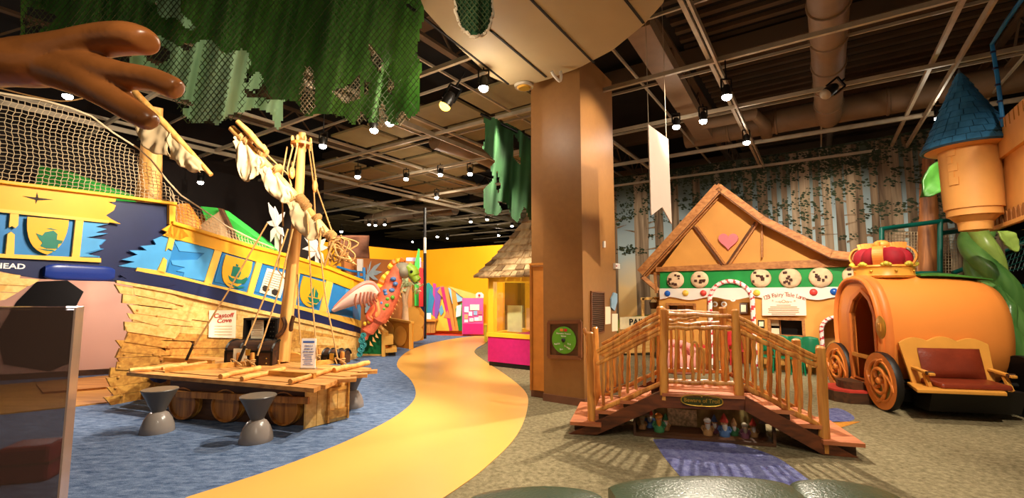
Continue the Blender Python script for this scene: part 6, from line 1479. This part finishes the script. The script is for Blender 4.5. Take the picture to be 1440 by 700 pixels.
MB().lathe([(.065, ap_.z-.17), (.06, ap_.z-.15), (0, ap_.z+.02)], V((ap_.x, ap_.y, 0)), seg=20).build('grey_tip', mat('lead_grey', '#5a5f66', .5), ct)
qb = MB()
for i, (z, w) in enumerate([(tz(208), .3), (tz(219), .16), (tz(230), .34), (tz(241), .2), (tz(250), .34)]):
    a0 = PI*1.02; a1 = a0+w
    pts = [V((tcx.x+.3*math.cos(a), tcx.y+.3*math.sin(a), z-.05)) for a in [lerp(a0, a1, k/6) for k in range(7)]]; up = [p+UP*.1 for p in pts]
    vs = pts+up; c_ = [V((tcx.x+(p.x-tcx.x)*1.06, tcx.y+(p.y-tcx.y)*1.06, p.z)) for p in vs]
    MB().add(vs+c_, [(14+k, 15+k, 22+k, 21+k) for k in range(6)]+[(k, k+1, 15+k, 14+k) for k in range(6)]+[(7+k, 8+k, 22+k, 21+k) for k in range(6)]+[(0, 7, 21, 14), (6, 13, 27, 20)]).build('quoin_stone', M['castle'], ct, smooth=False)
# wall from the turret toward the viewer
cw = thing('castle_wall', 'orange crenellated castle wall running right from the turret out of frame', 'castle wall', D(1430, 320, 5.2))
k0 = V((tcx.x+.25, tcx.y-.15, 0)); wd = -BX
def KW_(px, py): return PL(px, py, k0, BX)
def wz_(px, py): return KW_(px, py).z
p_a = KW_(1391, 250); L1 = 3.2
zt1, zp, zb1, zb0 = wz_(1391, 190), wz_(1391, 238), wz_(1396, 308), wz_(1396, 326)
wn = V((-AX.x, -AX.y, 0))*-1   # toward the room (left)
def wpt(s, z, off=0): return V((p_a.x, p_a.y, 0))+wd*s+wn*off+UP*z
def wbox(name, s0, s1, z0, z1, off, th, m): return MB().hexa([wpt(s0, z0, off), wpt(s1, z0, off), wpt(s1, z0, off-th), wpt(s0, z0, off-th)], [wpt(s0, z1, off), wpt(s1, z1, off), wpt(s1, z1, off-th), wpt(s0, z1, off-th)]).build(name, m, cw, smooth=False)
wbox('wall_body', 0, L1, zb0, zp, 0, .3, M['castle']); wbox('parapet', -.02, L1, zp, zt1-.14, .05, .35, M['castle'])
s = 0
while s < L1: wbox('merlon', s, s+.115, zt1-.14, zt1, .05, .1, M['castle']); s += .15
wbox('corbel_band', 0, L1, zb0, zb0+.05, .05, .3, M['castle'])
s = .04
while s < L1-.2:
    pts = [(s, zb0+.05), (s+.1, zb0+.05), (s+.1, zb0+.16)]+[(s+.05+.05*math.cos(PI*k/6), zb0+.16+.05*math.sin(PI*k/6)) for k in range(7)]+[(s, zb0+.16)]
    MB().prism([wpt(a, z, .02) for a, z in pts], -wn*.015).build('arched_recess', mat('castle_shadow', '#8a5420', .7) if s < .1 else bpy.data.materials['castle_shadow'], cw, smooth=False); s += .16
wbox('arrow_slit', .42, .47, zp-.5, zp-.25, .012, .02, M['darkw']); wbox('slit_frame', .39, .5, zp-.54, zp-.21, .006, .01, mat('slit_stone', '#c08a52', .7))
wbox('arrow_slit', 1.5, 1.55, zp-.5, zp-.25, .012, .02, M['darkw'])
MB().tube([wpt(2.9, 0, -.15), wpt(2.9, zb0+.01, -.15)], .06, 12).build('support_post', M['castle'], cw)
t = thing('blue_pole', 'bent blue pole rising above the castle parapet', 'pole', D(1410, 170, 5.4)); MB().tube([D(1411, 178, 5.5), D(1403, 110, 5.5), D(1395, 62, 5.5), D(1415, 30, 5.0), D(1452, -22, 4.6)], .022, 8).build('pole', M['blue'], t)
for k in range(5): MB().lathe([(.026, -.012), (.03, 0), (.026, .012)], lerp(D(1411, 178, 5.5), D(1395, 62, 5.5), .1+k*.2), seg=10).build('pole_band', M['navy'], t)
# ================= CAMOUFLAGE NETTING =================
def inside(p, poly):
    x, y = p; c = False; n = len(poly)
    for i in range(n):
        x1, y1 = poly[i]; x2, y2 = poly[(i+1) % n]
        if (y1 > y) != (y2 > y) and x < (x2-x1)*(y-y1)/(y2-y1)+x1: c = not c
    return c
def zig(poly, amp, seed=1):
    rr = random.Random(seed); out_ = []
    for i in range(len(poly)):
        a, b_ = poly[i], poly[(i+1) % len(poly)]; L = math.hypot(b_[0]-a[0], b_[1]-a[1]); n = max(1, int(L/5)); out_.append(a)
        for k in range(1, n): t_ = k/n; out_.append((lerp(a[0], b_[0], t_)+rr.uniform(-amp, amp), lerp(a[1], b_[1], t_)+rr.uniform(-amp, amp)))
    return out_
def netcloth(t, outer, holes, d, fold, step, mfab, name='cloth', zoff=0.0, front=0.0):
    outer = zig(outer, .9, 3); holes = [zig(h, .6, 5) for h in holes]
    x0, x1 = min(p[0] for p in outer), max(p[0] for p in outer); y0, y1 = min(p[1] for p in outer), max(p[1] for p in outer)
    nx, ny = int((x1-x0)/step)+1, int((y1-y0)/step)+1; idx = {}; b = MB(); vs = []; fs = []
    def vtx(i, j):
        if (i, j) not in idx: idx[(i, j)] = len(vs); vs.append(fold(x0+i*step, y0+j*step, d))
        return idx[(i, j)]
    for i in range(nx):
        for j in range(ny):
            c = (x0+(i+.5)*step, y0+(j+.5)*step)
            if inside(c, outer) and not any(inside(c, h) for h in holes): fs.append((vtx(i, j), vtx(i, j+1), vtx(i+1, j+1), vtx(i+1, j)))
    b.add(vs, fs); return b.build(name, mfab, t, ang=80)
def netcords(t, outer, d, fold, pitch, r, m, name='net_cords', front=.03):
    x0, x1 = min(p[0] for p in outer), max(p[0] for p in outer); y0, y1 = min(p[1] for p in outer), max(p[1] for p in outer); b = MB()
    for sg2 in (1, -1):
        c0_ = x0-(y1-y0) if sg2 > 0 else x0; k = 0
        while True:
            xs = (x0-(y1-y0))+k*pitch if sg2 > 0 else x0+k*pitch
            if xs > x1+(0 if sg2 > 0 else (y1-y0)): break
            run = []; y = y0
            while y <= y1+.1:
                x = xs+sg2*(y-y0)*.8
                if inside((x, y), outer): p = fold(x, y, d); run.append(p+V((0, -front, 0)))
                else:
                    if len(run) > 1: b.tube(run, r, 3, caps=False)
                    run = []
                y += 4
            if len(run) > 1: b.tube(run, r, 3, caps=False)
            k += 1
    return b.build(name, m, t, smooth=False)
def fabric(name, c1, c2, c3, sc=1.6):
    m, t, b = nt(name); b.inputs['Roughness'].default_value = .85
    tc = t.nodes.new('ShaderNodeTexCoord'); mp = t.nodes.new('ShaderNodeMapping'); mp.inputs['Scale'].default_value = (1.3, 1, .8); t.links.new(tc.outputs['Object'], mp.inputs[0])
    n = t.nodes.new('ShaderNodeTexNoise'); n.inputs['Scale'].default_value = sc; n.inputs['Detail'].default_value = 6; t.links.new(mp.outputs[0], n.inputs['Vector'])
    r = t.nodes.new('ShaderNodeValToRGB'); e = r.color_ramp.elements; e[0].position = .3; e[1].position = .72; e[0].color = lin(c1); e[1].color = lin(c3); x = e.new(.5); x.color = lin(c2)
    t.links.new(n.outputs[0], r.inputs[0]); t.links.new(r.outputs[0], b.inputs['Base Color']); 
    tr_ = t.nodes.new('ShaderNodeBsdfTranslucent'); mx = t.nodes.new('ShaderNodeMixShader'); mx.inputs[0].default_value = .15; t.links.new(r.outputs[0], tr_.inputs[0])
    t.links.new(b.outputs[0], mx.inputs[1]); t.links.new(tr_.outputs[0], mx.inputs[2]); t.links.new(mx.outputs[0], t.nodes['Material Output'].inputs[0]); return m
M['camo'] = fabric('camo_green', '#1f4014', '#38691f', '#63993a', .9); M['camo_pale'] = fabric('camo_pale', '#7fa878', '#9cc494', '#b8d6ac', .8); M['camo_d'] = fabric('camo_dark', '#142c14', '#1d4520', '#2a5a28')
M['cordg'] = mat('net_cord_dark', '#3f4a26', .9); M['cordb'] = mat('net_cord_beige', '#c9b496', .9)
def fold1(x, y, d): return D(x, y, d+.16*math.sin(x*.035)+.09*math.sin(x*.09+y*.01)+.04*math.sin(x*.21+y*.05))
cn = thing('camouflage_net', 'large ragged green camouflage cloth under netting, hanging across the top left', 'netting', D(300, 180, 4.3))
og = [(30, -70), (30, 52), (52, 62), (85, 56), (130, 40), (190, 45), (215, 60), (240, 70), (262, 60), (300, 62), (340, 100), (366, 112), (384, 141), (400, 141), (415, 141), (428, 162), (456, 160), (481, 163), (497, 176), (503, 168), (509, 157), (519, 171), (532, 172), (545, 176), (563, 176), (575, 166), (588, 160), (590, 130), (590, 104), (595, 94), (585, 75), (590, 50), (597, 20), (600, -70)]
holes = [[(32, 30), (40, 10), (58, 14), (82, 22), (70, 35), (58, 40), (52, 54), (38, 48)], [(216, -10), (228, -10), (230, 10), (226, 16), (218, 6)],
         [(426, 130), (430, 95), (436, 95), (442, 112), (442, 150), (427, 161), (421, 145)], [(467, 127), (487, 122), (505, 107), (506, 138), (485, 145)], [(517, 61), (523, 64), (538, 85), (534, 104), (524, 88)], [(513, 113), (520, 115), (516, 135), (512, 132)], [(545, 107), (555, 119), (550, 134), (544, 126)],
         [(538, 138), (548, 178), (530, 178)], [(566, 154), (576, 168), (562, 176), (558, 168)], [(508, 156), (518, 170), (498, 178)]]
netcloth(cn, og, holes, 4.3, fold1, 3, M['camo'], 'green_cloth')
pale = [(185, 118), (182, 80), (196, 75), (215, 62), (222, 50), (245, 60), (262, 72), (278, 58), (293, 55), (302, 58), (312, 74), (320, 76), (328, 70), (340, 69), (350, 76), (352, 92), (346, 102), (344, 118), (362, 100), (371, 112), (366, 122), (356, 126), (362, 138), (386, 141), (400, 141), (398, 165), (392, 184), (386, 178), (382, 160), (362, 152), (345, 156), (321, 162), (312, 170), (305, 176), (296, 168), (285, 172), (268, 172), (258, 160), (250, 140), (232, 122), (210, 112)]
netcloth(cn, pale, [[(205, 68), (226, 62), (240, 72), (238, 84), (222, 92), (206, 84)], [(343, 124), (356, 128), (363, 138), (348, 138)], [(240, 142), (266, 140), (272, 148), (256, 154)]], 4.12, fold1, 3, M['camo_pale'], 'pale_green_cloth')
pale2 = [(218, 0), (232, -20), (255, -20), (254, 16), (262, 24), (276, 38), (270, 44), (258, 36), (248, 26), (238, 22), (236, 30), (224, 22)]
netcloth(cn, pale2, [], 4.12, fold1, 3, M['camo_pale'], 'pale_green_cloth')
allp = [(30, -70), (30, 55), (85, 60), (130, 60), (180, 100), (235, 125), (262, 176), (300, 174), (330, 172), (345, 160), (386, 145), (415, 143), (428, 163), (456, 161), (497, 177), (520, 172), (545, 178), (563, 178), (588, 161), (592, 95), (588, 70), (600, -70)]
netcords(cn, allp, 4.13, fold1, 8, .004, M['cordg'], front=.015)
bz = [(421, 130), (428, 95), (436, 93), (443, 112), (443, 150), (428, 163), (421, 145)]
for hp_ in [bz, holes[3], holes[4], holes[5], holes[6], holes[7], holes[8], holes[9], [(321, 160), (345, 152), (366, 138), (384, 141), (386, 160), (362, 150), (345, 158)]]:
    cx = sum(p[0] for p in hp_)/len(hp_); cy = sum(p[1] for p in hp_)/len(hp_); netcords(cn, [(cx+(x-cx)*1.12, cy+(y-cy)*1.12) for x, y in hp_], 4.28, fold1, 6, .006, M['cordb'], 'beige_netting', 0)
tp_b = MB().tube([D(-20, -75, 4.3), D(300, -75, 4.3), D(610, -75, 4.3)], .03, 8); tp_b.build('top_batten', M['blackm'], cn)
t2 = thing('camouflage_net', 'small narrow strip of green net with frayed beige edge below the cream soffit', 'netting', D(665, 45, 3.4))
def fold2(x, y, d): return D(x, y, d+.09*abs(math.sin((x-665)*.06))+.02*math.sin(x*.4))
sm = [(640, -70), (640, 10), (644, 30), (652, 42), (664, 50), (678, 48), (688, 38), (692, 20), (693, -70)]
netcloth(t2, sm, [], 3.4, fold2, 2, M['camo_d'], 'green_cloth'); netcords(t2, sm, 3.38, fold2, 7, .004, M['cordg'], front=.02)
fb = MB()
for side in ([(640, -70), (640, 10), (644, 30), (652, 44), (664, 52), (678, 50), (688, 40), (693, 20), (694, -70)],):
    pts = [fold2(x+R.uniform(-1.5, 1.5), y+R.uniform(-1.5, 1.5), 3.37) for a, c in zip(side, side[1:]) for x, y in [(lerp(a[0], c[0], k/8), lerp(a[1], c[1], k/8)) for k in range(8)]]
    fb.tube(pts, [R.uniform(.006, .014) for _ in pts], 5)
fb.build('frayed_edge', M['cordb'], t2)
t3 = thing('torn_cloth', 'long torn dark green cloth hanging beside the column above the shingled roof', 'cloth', D(715, 305, 7.4))
def fold3(x, y, d): return D(x, y, d+.12*math.sin(x*.16)+.05*math.sin(x*.35+y*.03))
tc_ = [(680, 163), (700, 168), (722, 178), (752, 200), (756, 310), (745, 308), (738, 290), (733, 300), (728, 314), (718, 304), (712, 285), (700, 282), (706, 296), (700, 303), (684, 300), (679, 285), (681, 266), (694, 250), (690, 235), (696, 226), (684, 215), (678, 208), (683, 195)]
netcloth(t3, tc_, [[(722, 188), (730, 200), (731, 232), (722, 222)], [(698, 238), (704, 262), (700, 276), (697, 258)]], 7.4, fold3, 2, M['camo_d'], 'green_cloth')
b = MB().tube([D(676, 160, 7.4), D(758, 200, 7.4)], .025, 8); b.build('batten', M['blackm'], t3)

# ================= GIANT HAND =================
hd_ = thing('giant_hand', 'huge glossy brown three-fingered sculpted hand reaching in at the upper left', 'sculpture', D(-60, 120, 2.3))
HDp = 2.3
b = MB()
def hand_t(pts, rr, flat=.9): 
    P_ = smooth_pts([D(x, y, d) for x, y, d in pts], 5); r2 = []
    for i in range(len(P_)): u = i/(len(P_)-1)*(len(rr)-1); k = min(int(u), len(rr)-2); r2.append(lerp(rr[k], rr[k+1], u-k)*HDp/640)
    b.tube(P_, r2, 14, flat=flat)
hand_t([(-190, 96, 2.4), (-70, 92, 2.35), (0, 88, 2.3), (50, 92, 2.3), (100, 86, 2.3)], [42, 40, 38, 35, 30])
hand_t([(30, 82, 2.3), (90, 72, 2.28), (140, 58, 2.25), (180, 54, 2.2), (204, 58, 2.18), (210, 60, 2.17)], [32, 30, 26, 25, 21, 13])
hand_t([(80, 92, 2.3), (130, 98, 2.24), (175, 106, 2.18), (215, 112, 2.14), (245, 124, 2.12), (251, 127, 2.12)], [28, 25, 20, 18, 17, 11])
hand_t([(70, 98, 2.3), (115, 112, 2.24), (150, 132, 2.2), (185, 155, 2.16), (209, 170, 2.14), (215, 174, 2.14)], [28, 28, 23, 19, 16, 10])
o = b.build('hand_body', mat('hand_brown', '#8f5528', .33, var=.25, scale=3, bump=.3, bscale=7), hd_)
md = o.modifiers.new('r', 'REMESH'); md.mode = 'VOXEL'; md.voxel_size = .012; md.use_smooth_shade = True
md = o.modifiers.new('s', 'SMOOTH'); md.iterations = 8; md.factor = .6
MB().tube([D(-170, 92, 2.4), D(-170, -120, 2.4)], .05, 10).build('hanging_rod', M['blackm'], hd_)
tag(MB().tube(smooth_pts([D(-60, 108, 4.0), D(40, 134, 4.4), (D(95, 142, 4.6)), D(150, 128, 4.8), D(185, 116, 5.0)], 5), .007, 5).build('slack_line', M['rope']), 'thin slack cord passing behind the giant brown hand', 'cord')

# ================= HANGING BANNER =================
hb = D(912, 176, 5.2); t = thing('hanging_banner', 'long swallow-tailed pale blank banner hanging on two cords right of the column', 'banner', PL(930, 291, hb, BX))
pts = [(910.5, 175), (938.5, 196), (943.5, 315), (930, 291), (914.5, 303)]
M['banner'] = mat('banner_pale', '#d6bcac', .6, var=.02)
MB().prism([PL(x, y, hb, BX) for x, y in pts], AX*-.012).build('banner_cloth', M['banner'], t, smooth=False)
for (x, y) in [(912, 176), (937, 195)]:
    p = PL(x, y, hb, BX); MB().tube([p, V((p.x, p.y, 5.9))], .004, 5).build('hanging_cord', M['steel'], t)

# ================= COLUMN FIXTURES =================
def CF(px, py, off=0): return PL(px, py, c0-BX*off, AX)
def CR(px, py, off=0): return PL(px, py, c0-AX*off, BX)
t = thing('spinner_panel', 'square brown-framed board with green spinning disc on the column face', 'spinner', CF(793, 502, .0))
b = MB().prism([CF(*p, .0) for p in [(773, 454), (815, 453), (815, 502), (773, 500)]], -BX*.025); b.build('backing_board', mat('board_brown', '#5c3c22', .6), t, smooth=False)
M['frame_br'] = mat('frame_brown', '#7a4a2c', .4)
for a, c in [((771, 453), (817, 452)), ((771, 501), (817, 503)), ((772, 453), (772, 501)), ((816, 452), (816, 503))]:
    MB().bar(CF(*a, .03), CF(*c, .03), .05, .03, up=BX).build('frame_strip', M['frame_br'], t, smooth=False)
c = CF(793.5, 478, .03); rr_ = (CF(793.5, 459, .03)-c).length; so3_ = MB().lathe([(0, 0), (rr_, 0), (rr_, .015), (0, .018)], c, -BX, 36).build('green_disc', mat('disc_green', '#5fa32a', .4, var=.03), t)
MB().ball(c-BX*.03, (.03, .03, .025), seg=12, rings=8, axis=BX).build('black_knob', M['black'], so3_)
b = MB(); text(b, 'Narrative Theater', c-BX*.019+UP*rr_*.48, .03, -AX, ex=.001); text(b, 'Spinner', c-BX*.019+UP*rr_*.3, .026, -AX, ex=.001)
for (x, z, s_, a) in [(-.55, -.3, 'Rabbit', .2), (.45, -.25, 'It is', -.1), (.3, -.5, 'Strange', -.4), (-.2, -.68, 'But', .2)]: text(b, s_, c-BX*.019-AX*(x*rr_)+UP*rr_*z, .034, -AX+UP*a, ex=.001)
b.build('disc_lettering', M['paperw'], so3_, smooth=False)
b = MB(); b.box(c-BX*.02+UP*rr_*.75+AX*.03, (.045, .004, .035), x=AX); b.build('orange_logo', M['orangep'], so3_, smooth=False); b = MB(); b.box(c-BX*.02+UP*rr_*.75-AX*.03, (.045, .004, .035), x=AX); b.build('red_logo', M['red'], so3_, smooth=False)
t = thing('air_vent', 'tall bronze slatted air grille on the right face of the column', 'vent', CR(840, 470))
for a, c2 in [((831, 410), (850, 411)), ((831, 471), (850, 466)), ((831.5, 410), (831.5, 471)), ((849.5, 411), (849.5, 466))]: MB().bar(CR(*a, .012), CR(*c2, .012), .02, .02, up=AX).build('vent_frame', M['frame_br'], t, smooth=False)
b = MB().prism([CR(*p, .003) for p in [(832, 411), (849, 412), (849, 465), (832, 470)]], -AX*.003); b.build('dark_duct', M['black'], t, smooth=False)
b = MB()
for k in range(20): b.bar(CR(832, 413+k*2.85, .012), CR(849, 413.5+k*2.65, .012), .016, .012, up=AX+UP*.7)
b.build('louvre_slats', mat('bronze', '#6a4a34', .35, metal=.4), t, smooth=False)
def onface(name, px, off, th, m, lab, cat): return tag(MB().prism([CR(x, y, off) for x, y in px], -AX*th).build(name, m, smooth=False), lab, cat)
o = onface('hexagon_plaque', [(858, 432), (858, 420), (862, 411), (866.5, 413), (866.5, 424), (863, 437)], .004, .02, mat('hex_blue', '#8fb4cc', .5), 'pale blue hexagonal plaque on the column right of the grille', 'plaque')
onface('notice_paper', [(851, 431), (858.5, 431), (858.5, 455), (851, 456)], .003, .003, M['paper'], 'upper narrow cream notice sheet right of the column grille', 'notice'); onface('notice_paper', [(860.5, 441), (868.5, 441), (868.5, 465), (860.5, 466)], .003, .003, M['paper'], 'lower narrow cream notice sheet near the column edge', 'notice')
t = thing('alarm_unit', 'small white wall alarm box with red light near the column edge', 'alarm', CR(865, 380, .01))
b = MB().prism([CR(*p, .002) for p in [(862, 370), (868, 371), (868, 378), (862, 378)]], -AX*.05); b.build('white_box', M['white'], t, smooth=False, bevel=.006); MB().ball(CR(867, 374, .055), .012, seg=8, rings=6).build('red_light', M['red'], t)
onface('strip_switch', [(847.5, 339), (850, 339), (850, 348), (847.5, 348)], .003, .02, M['white'], 'thin white sensor strip high on the right face of the column', 'sensor')
t = thing('sprinkler_bracket', 'bent white pipe bracket at the top of the column', 'bracket', F(780, 108, 4.3)); MB().tube(smooth_pts([F(776, 100, 4.34), F(779, 106, 4.3), F(787, 114, 4.25), F(789, 107, 4.3), F(788, 100, 4.36)], 4), .02, 8).build('pipe', M['white'], t)
t = thing('ceiling_speaker', 'round dark speaker disc under the cream soffit beside the column', 'speaker', F(737, 123, 4.38)); MB().lathe([(0, 0), (.13, 0), (.14, .03), (0, .03)], F(737, 123, 4.36), seg=24).build('grille', M['steel'], t); MB().lathe([(0, -.02), (.08, -.02), (.1, .0), (0, 0)], F(737, 123, 4.36), seg=20).build('lamp_cup', M['gold'], t)

# ================= FOREGROUND =================
M['gleather'] = mat('green_leather', '#3a4f38', .32, var=.15, scale=3, bump=.2, bscale=60)
def cushion(p, lab, edge):   # an arc segment of padded bench, far edge at the given pixels (z .45)
    t = thing('bench_seat', lab, 'bench', V((0, 0, 0)), 0, 'green padded bench seats in front')
    a, c = F(*edge[0], .46), F(*edge[1], .46); mid = lerp(a, c, .5); dr2 = (c-a).normalized(); nn = V((-dr2.y, dr2.x, 0)); nn = nn if nn.y < 0 else -nn; W_ = (c-a).length
    t.location = V((mid.x, mid.y, 0))+nn*.25; WL[t.name] = V(t.location)
    def fn(u, v):
        a2_ = 2*PI*v; sg = lambda q, p_: math.copysign(abs(q)**p_, q); k = 1-(abs(2*u-1))**10; cy, cz = sg(math.cos(a2_), .4), sg(math.sin(a2_), .45)
        bow = .05*(1-(2*u-1)**2); return a+dr2*(W_*(.5+(u-.5)*(.985+.012*k)))+nn*(.26+.26*cy*(.94+.06*k)-bow)+UP*(-.04+(.055+.025*(1-(2*u-1)**2))*cz*(.8+.2*k)+.0)
    b = MB(); b.grid(fn, 28, 32); o = b.build('padded_top', M['gleather'], t, ang=70)
    vs = [fn(0, k/32) for k in range(32)]; MB().add(vs, [tuple(range(32))]).build('side_panel', M['gleather'], t); vs = [fn(1, k/32) for k in range(32)]; MB().add(vs, [tuple(range(32))]).build('side_panel', M['gleather'], t)
    q = [a+dr2*.03+nn*.04, c-dr2*.03+nn*.04, c-dr2*.03+nn*.48, a+dr2*.03+nn*.48]; MB().hexa([V((v.x, v.y, 0)) for v in q], [V((v.x, v.y, .33)) for v in q]).build('bench_base', M['black'], t, smooth=False)
cushion(0, 'left green padded bench seat at the bottom edge', [(655, 697), (842, 690)]); cushion(0, 'middle green-grey padded bench seat at the bottom edge, before the bridge', [(852, 680), (1104, 676)]); cushion(0, 'right green padded bench seat at the bottom edge', [(1108, 676), (1262, 694)])
# acrylic case
t = thing('acrylic_panel', '', 'panel', V((-1.62, 1.5, 0)))
M['acryl'] = glass('smoky_acrylic', '#6a5248', .05, .0, .38); M['acryl'].node_tree.nodes['Principled BSDF'].inputs['Specular IOR Level'].default_value = .6
xr_ = D(107, 432, 1.3).x; zt3 = D(100, 432, 1.3).z; xl_ = xr_-.85; y0_, y1_ = 1.3, 1.36
pc0 = V((xr_, 1.3, 0)); fdx = V((-1, .05, 0)).normalized(); fdy = V((-.56, .83, 0))
def ab_(mb, a0, a1, b0, b1, z0, z1): 
    q = [pc0+fdx*a0+fdy*b0, pc0+fdx*a1+fdy*b0, pc0+fdx*a1+fdy*b1, pc0+fdx*a0+fdy*b1]; return mb.hexa([v+UP*z0 for v in q], [v+UP*z1 for v in q])
ab_(MB(), .006, .85, 0, .008, .1, zt3).build('front_pane', M['acryl'], t, smooth=False); ab_(MB(), .006, .85, .1, .108, .1, zt3).build('back_pane', M['acryl'], t, smooth=False)
ab_(MB(), .006, .85, .009, .099, zt3-.008, zt3).build('top_pane', M['acryl'], t, smooth=False)
M['acr_edge'] = mat('acrylic_edge', '#b89a8c', .2)
ab_(MB(), 0, .006, 0, .108, .1, zt3).build('polished_edge', M['acr_edge'], t, smooth=False)
ab_(MB(), -.02, .87, -.03, .14, 0, .1).build('floor_base', M['blackm'], t, smooth=False)
t['label'] = 'tall clear smoky acrylic barrier panel at the lower left edge of the view'; t['category'] = 'panel'
tt = thing('blur_block', 'added dark red block standing in for a reddish blur behind the acrylic panel', 'stand-in block', F(45, 672)); c = F(45, 672)  # added block standing in for a reddish blur in the panel
MB().box(c+UP*.14, (.34, .26, .28), x=(1, .3, 0)).build('padded_body', mat('block_red', '#8a2f34', .5), tt, smooth=False, bevel=.03); MB().box(c+UP*.145, (.345, .265, .02), x=(1, .3, 0)).build('seam', M['darkw'], tt, smooth=False)
# ================= LIGHT AND CAMERA =================
def spot(loc, tgt, power, size=70, col=(1, .87, .68), blend=.6, r=.06):
    l = bpy.data.lights.new('spot', 'SPOT'); l.energy = power; l.spot_size = math.radians(size); l.spot_blend = blend; l.color = col; l.shadow_soft_size = r
    o = bpy.data.objects.new('spot_lamp', l); COL.objects.link(o); o.location = V(loc); o.rotation_euler = (V(tgt)-V(loc)).to_track_quat('-Z', 'Y').to_euler(); return o
for a in [((-2.4, 5.4, 4.25), (-5.5, 6.2, 2.3), 600, 85), ((-.5, 4.8, 4.3), (-4.8, 7.8, 1.6), 950, 75), ((.3, 6.5, 4.3), (-3.9, 9.3, 1.4), 700, 60), ((-.2, 6.4, 4.3), (-2.6, 5.4, .5), 600, 60),
          ((-1.2, 8, 4.3), (-3.2, 11.5, 1.6), 600, 70), ((-.8, 6.5, 4.3), (-.6, 7.6, 0), 400, 80), ((.3, 4.9, 4.3), (-2.3, 3.4, 0), 720, 80), ((-3.6, 8.6, 4.3), (-5.8, 8.8, 1.6), 380, 80), ((5.0, 3.2, 4.3), (1.4, 6.1, 2.3), 1000, 40), 
          ((-1.5, 12.5, 4.3), (-3.0, 17.5, 1.5), 900, 90), ((-4.8, 11.5, 4.3), (-5.2, 15.5, 1.5), 600, 90), ((-.95, 6.5, 4.3), (.15, 8.7, .9), 800, 42), ((-.4, 11.5, 4.3), (-.4, 13, 0), 500, 100),
          ((.9, 14, 4.3), (.5, 17.5, 1.6), 500, 90),
          ((1.0, 1.4, 4.3), (1.9, 3.6, .2), 300, 62), ((3.0, 7.4, 4.3), (1.6, 4.0, .2), 1100, 60), ((3.4, 5.4, 4.3), (4.9, 9.0, 1.7), 800, 75), ((7.6, 5.6, 4.3), (4.8, 8.6, 1.8), 600, 60),
          ((3.4, 2.4, 4.3), (5.4, 6.2, 1.0), 620, 60), ((6.8, 4.2, 4.3), (7.9, 7.8, 1.4), 420, 60), ((4.6, 2.4, 4.3), (6.6, 5.6, 2.6), 160, 40),
          ((5.6, 8.6, 4.3), (7.4, 10.3, 2.4), 260, 80), ((2.6, 9.6, 4.3), (3.4, 12.6, 2.0), 300, 80), ((4.4, 4.6, 4.3), (4.4, 5.4, 0), 350, 110),
          ((-1.0, 1.2, 3.6), (-2.2, 2.6, 3.0), 110, 70), ((.2, -1.2, 4.3), (.6, 2.4, .3), 260, 70), ((2.6, 5.2, 4.2), (1.35, 6.3, 3.5), 330, 60), ((-.6, 2.4, 3.2), (-1.4, 4.3, 4.0), 60, 100)]:
    spot(*a)
def bulb_or_fill(loc, power, r=.06, col=(1, .88, .7)):
    l = bpy.data.lights.new('bulb_or_fill', 'POINT'); l.energy = power; l.shadow_soft_size = r; l.color = col; o = bpy.data.objects.new('bulb_or_fill_lamp', l); COL.objects.link(o); o.location = V(loc)
for i in (0, 3, 4, 5, 7, 8, 9, 11, 15, 17, 19, 21, 22, 23, 25, 27, 28): bulb_or_fill(FX[i].location-UP*.12, 7 if i > 21 else 16 if i != 21 else 24)
bulb_or_fill(D(110, 396, 7.0), 90, .1, (1, .85, .75)); bulb_or_fill(G3(S(1030), 1.2, -.25), 5, .05); bulb_or_fill(KP(.75, .6, 1.6), 14, .05)  # bulkhead and doorway lights are added, unseen; kiosk one is its lamp
w = bpy.data.worlds.new('world'); bpy.context.scene.world = w; w.use_nodes = True
w.node_tree.nodes['Background'].inputs[0].default_value = (1, .8, .6, 1); w.node_tree.nodes['Background'].inputs[1].default_value = .2
cam = bpy.data.cameras.new('camera'); cam.lens = 16; cam.sensor_width = 36; cam.clip_start = .05
co = bpy.data.objects.new('camera', cam); COL.objects.link(co); co.location = EYE; co.rotation_euler = (PI/2+TILT, 0, 0)
sc = bpy.context.scene; sc.camera = co
sc.view_settings.view_transform = 'Standard'; sc.view_settings.look = 'None'; sc.view_settings.gamma = 1; sc.view_settings.exposure = 0.2; sc.view_settings.use_curve_mapping = False
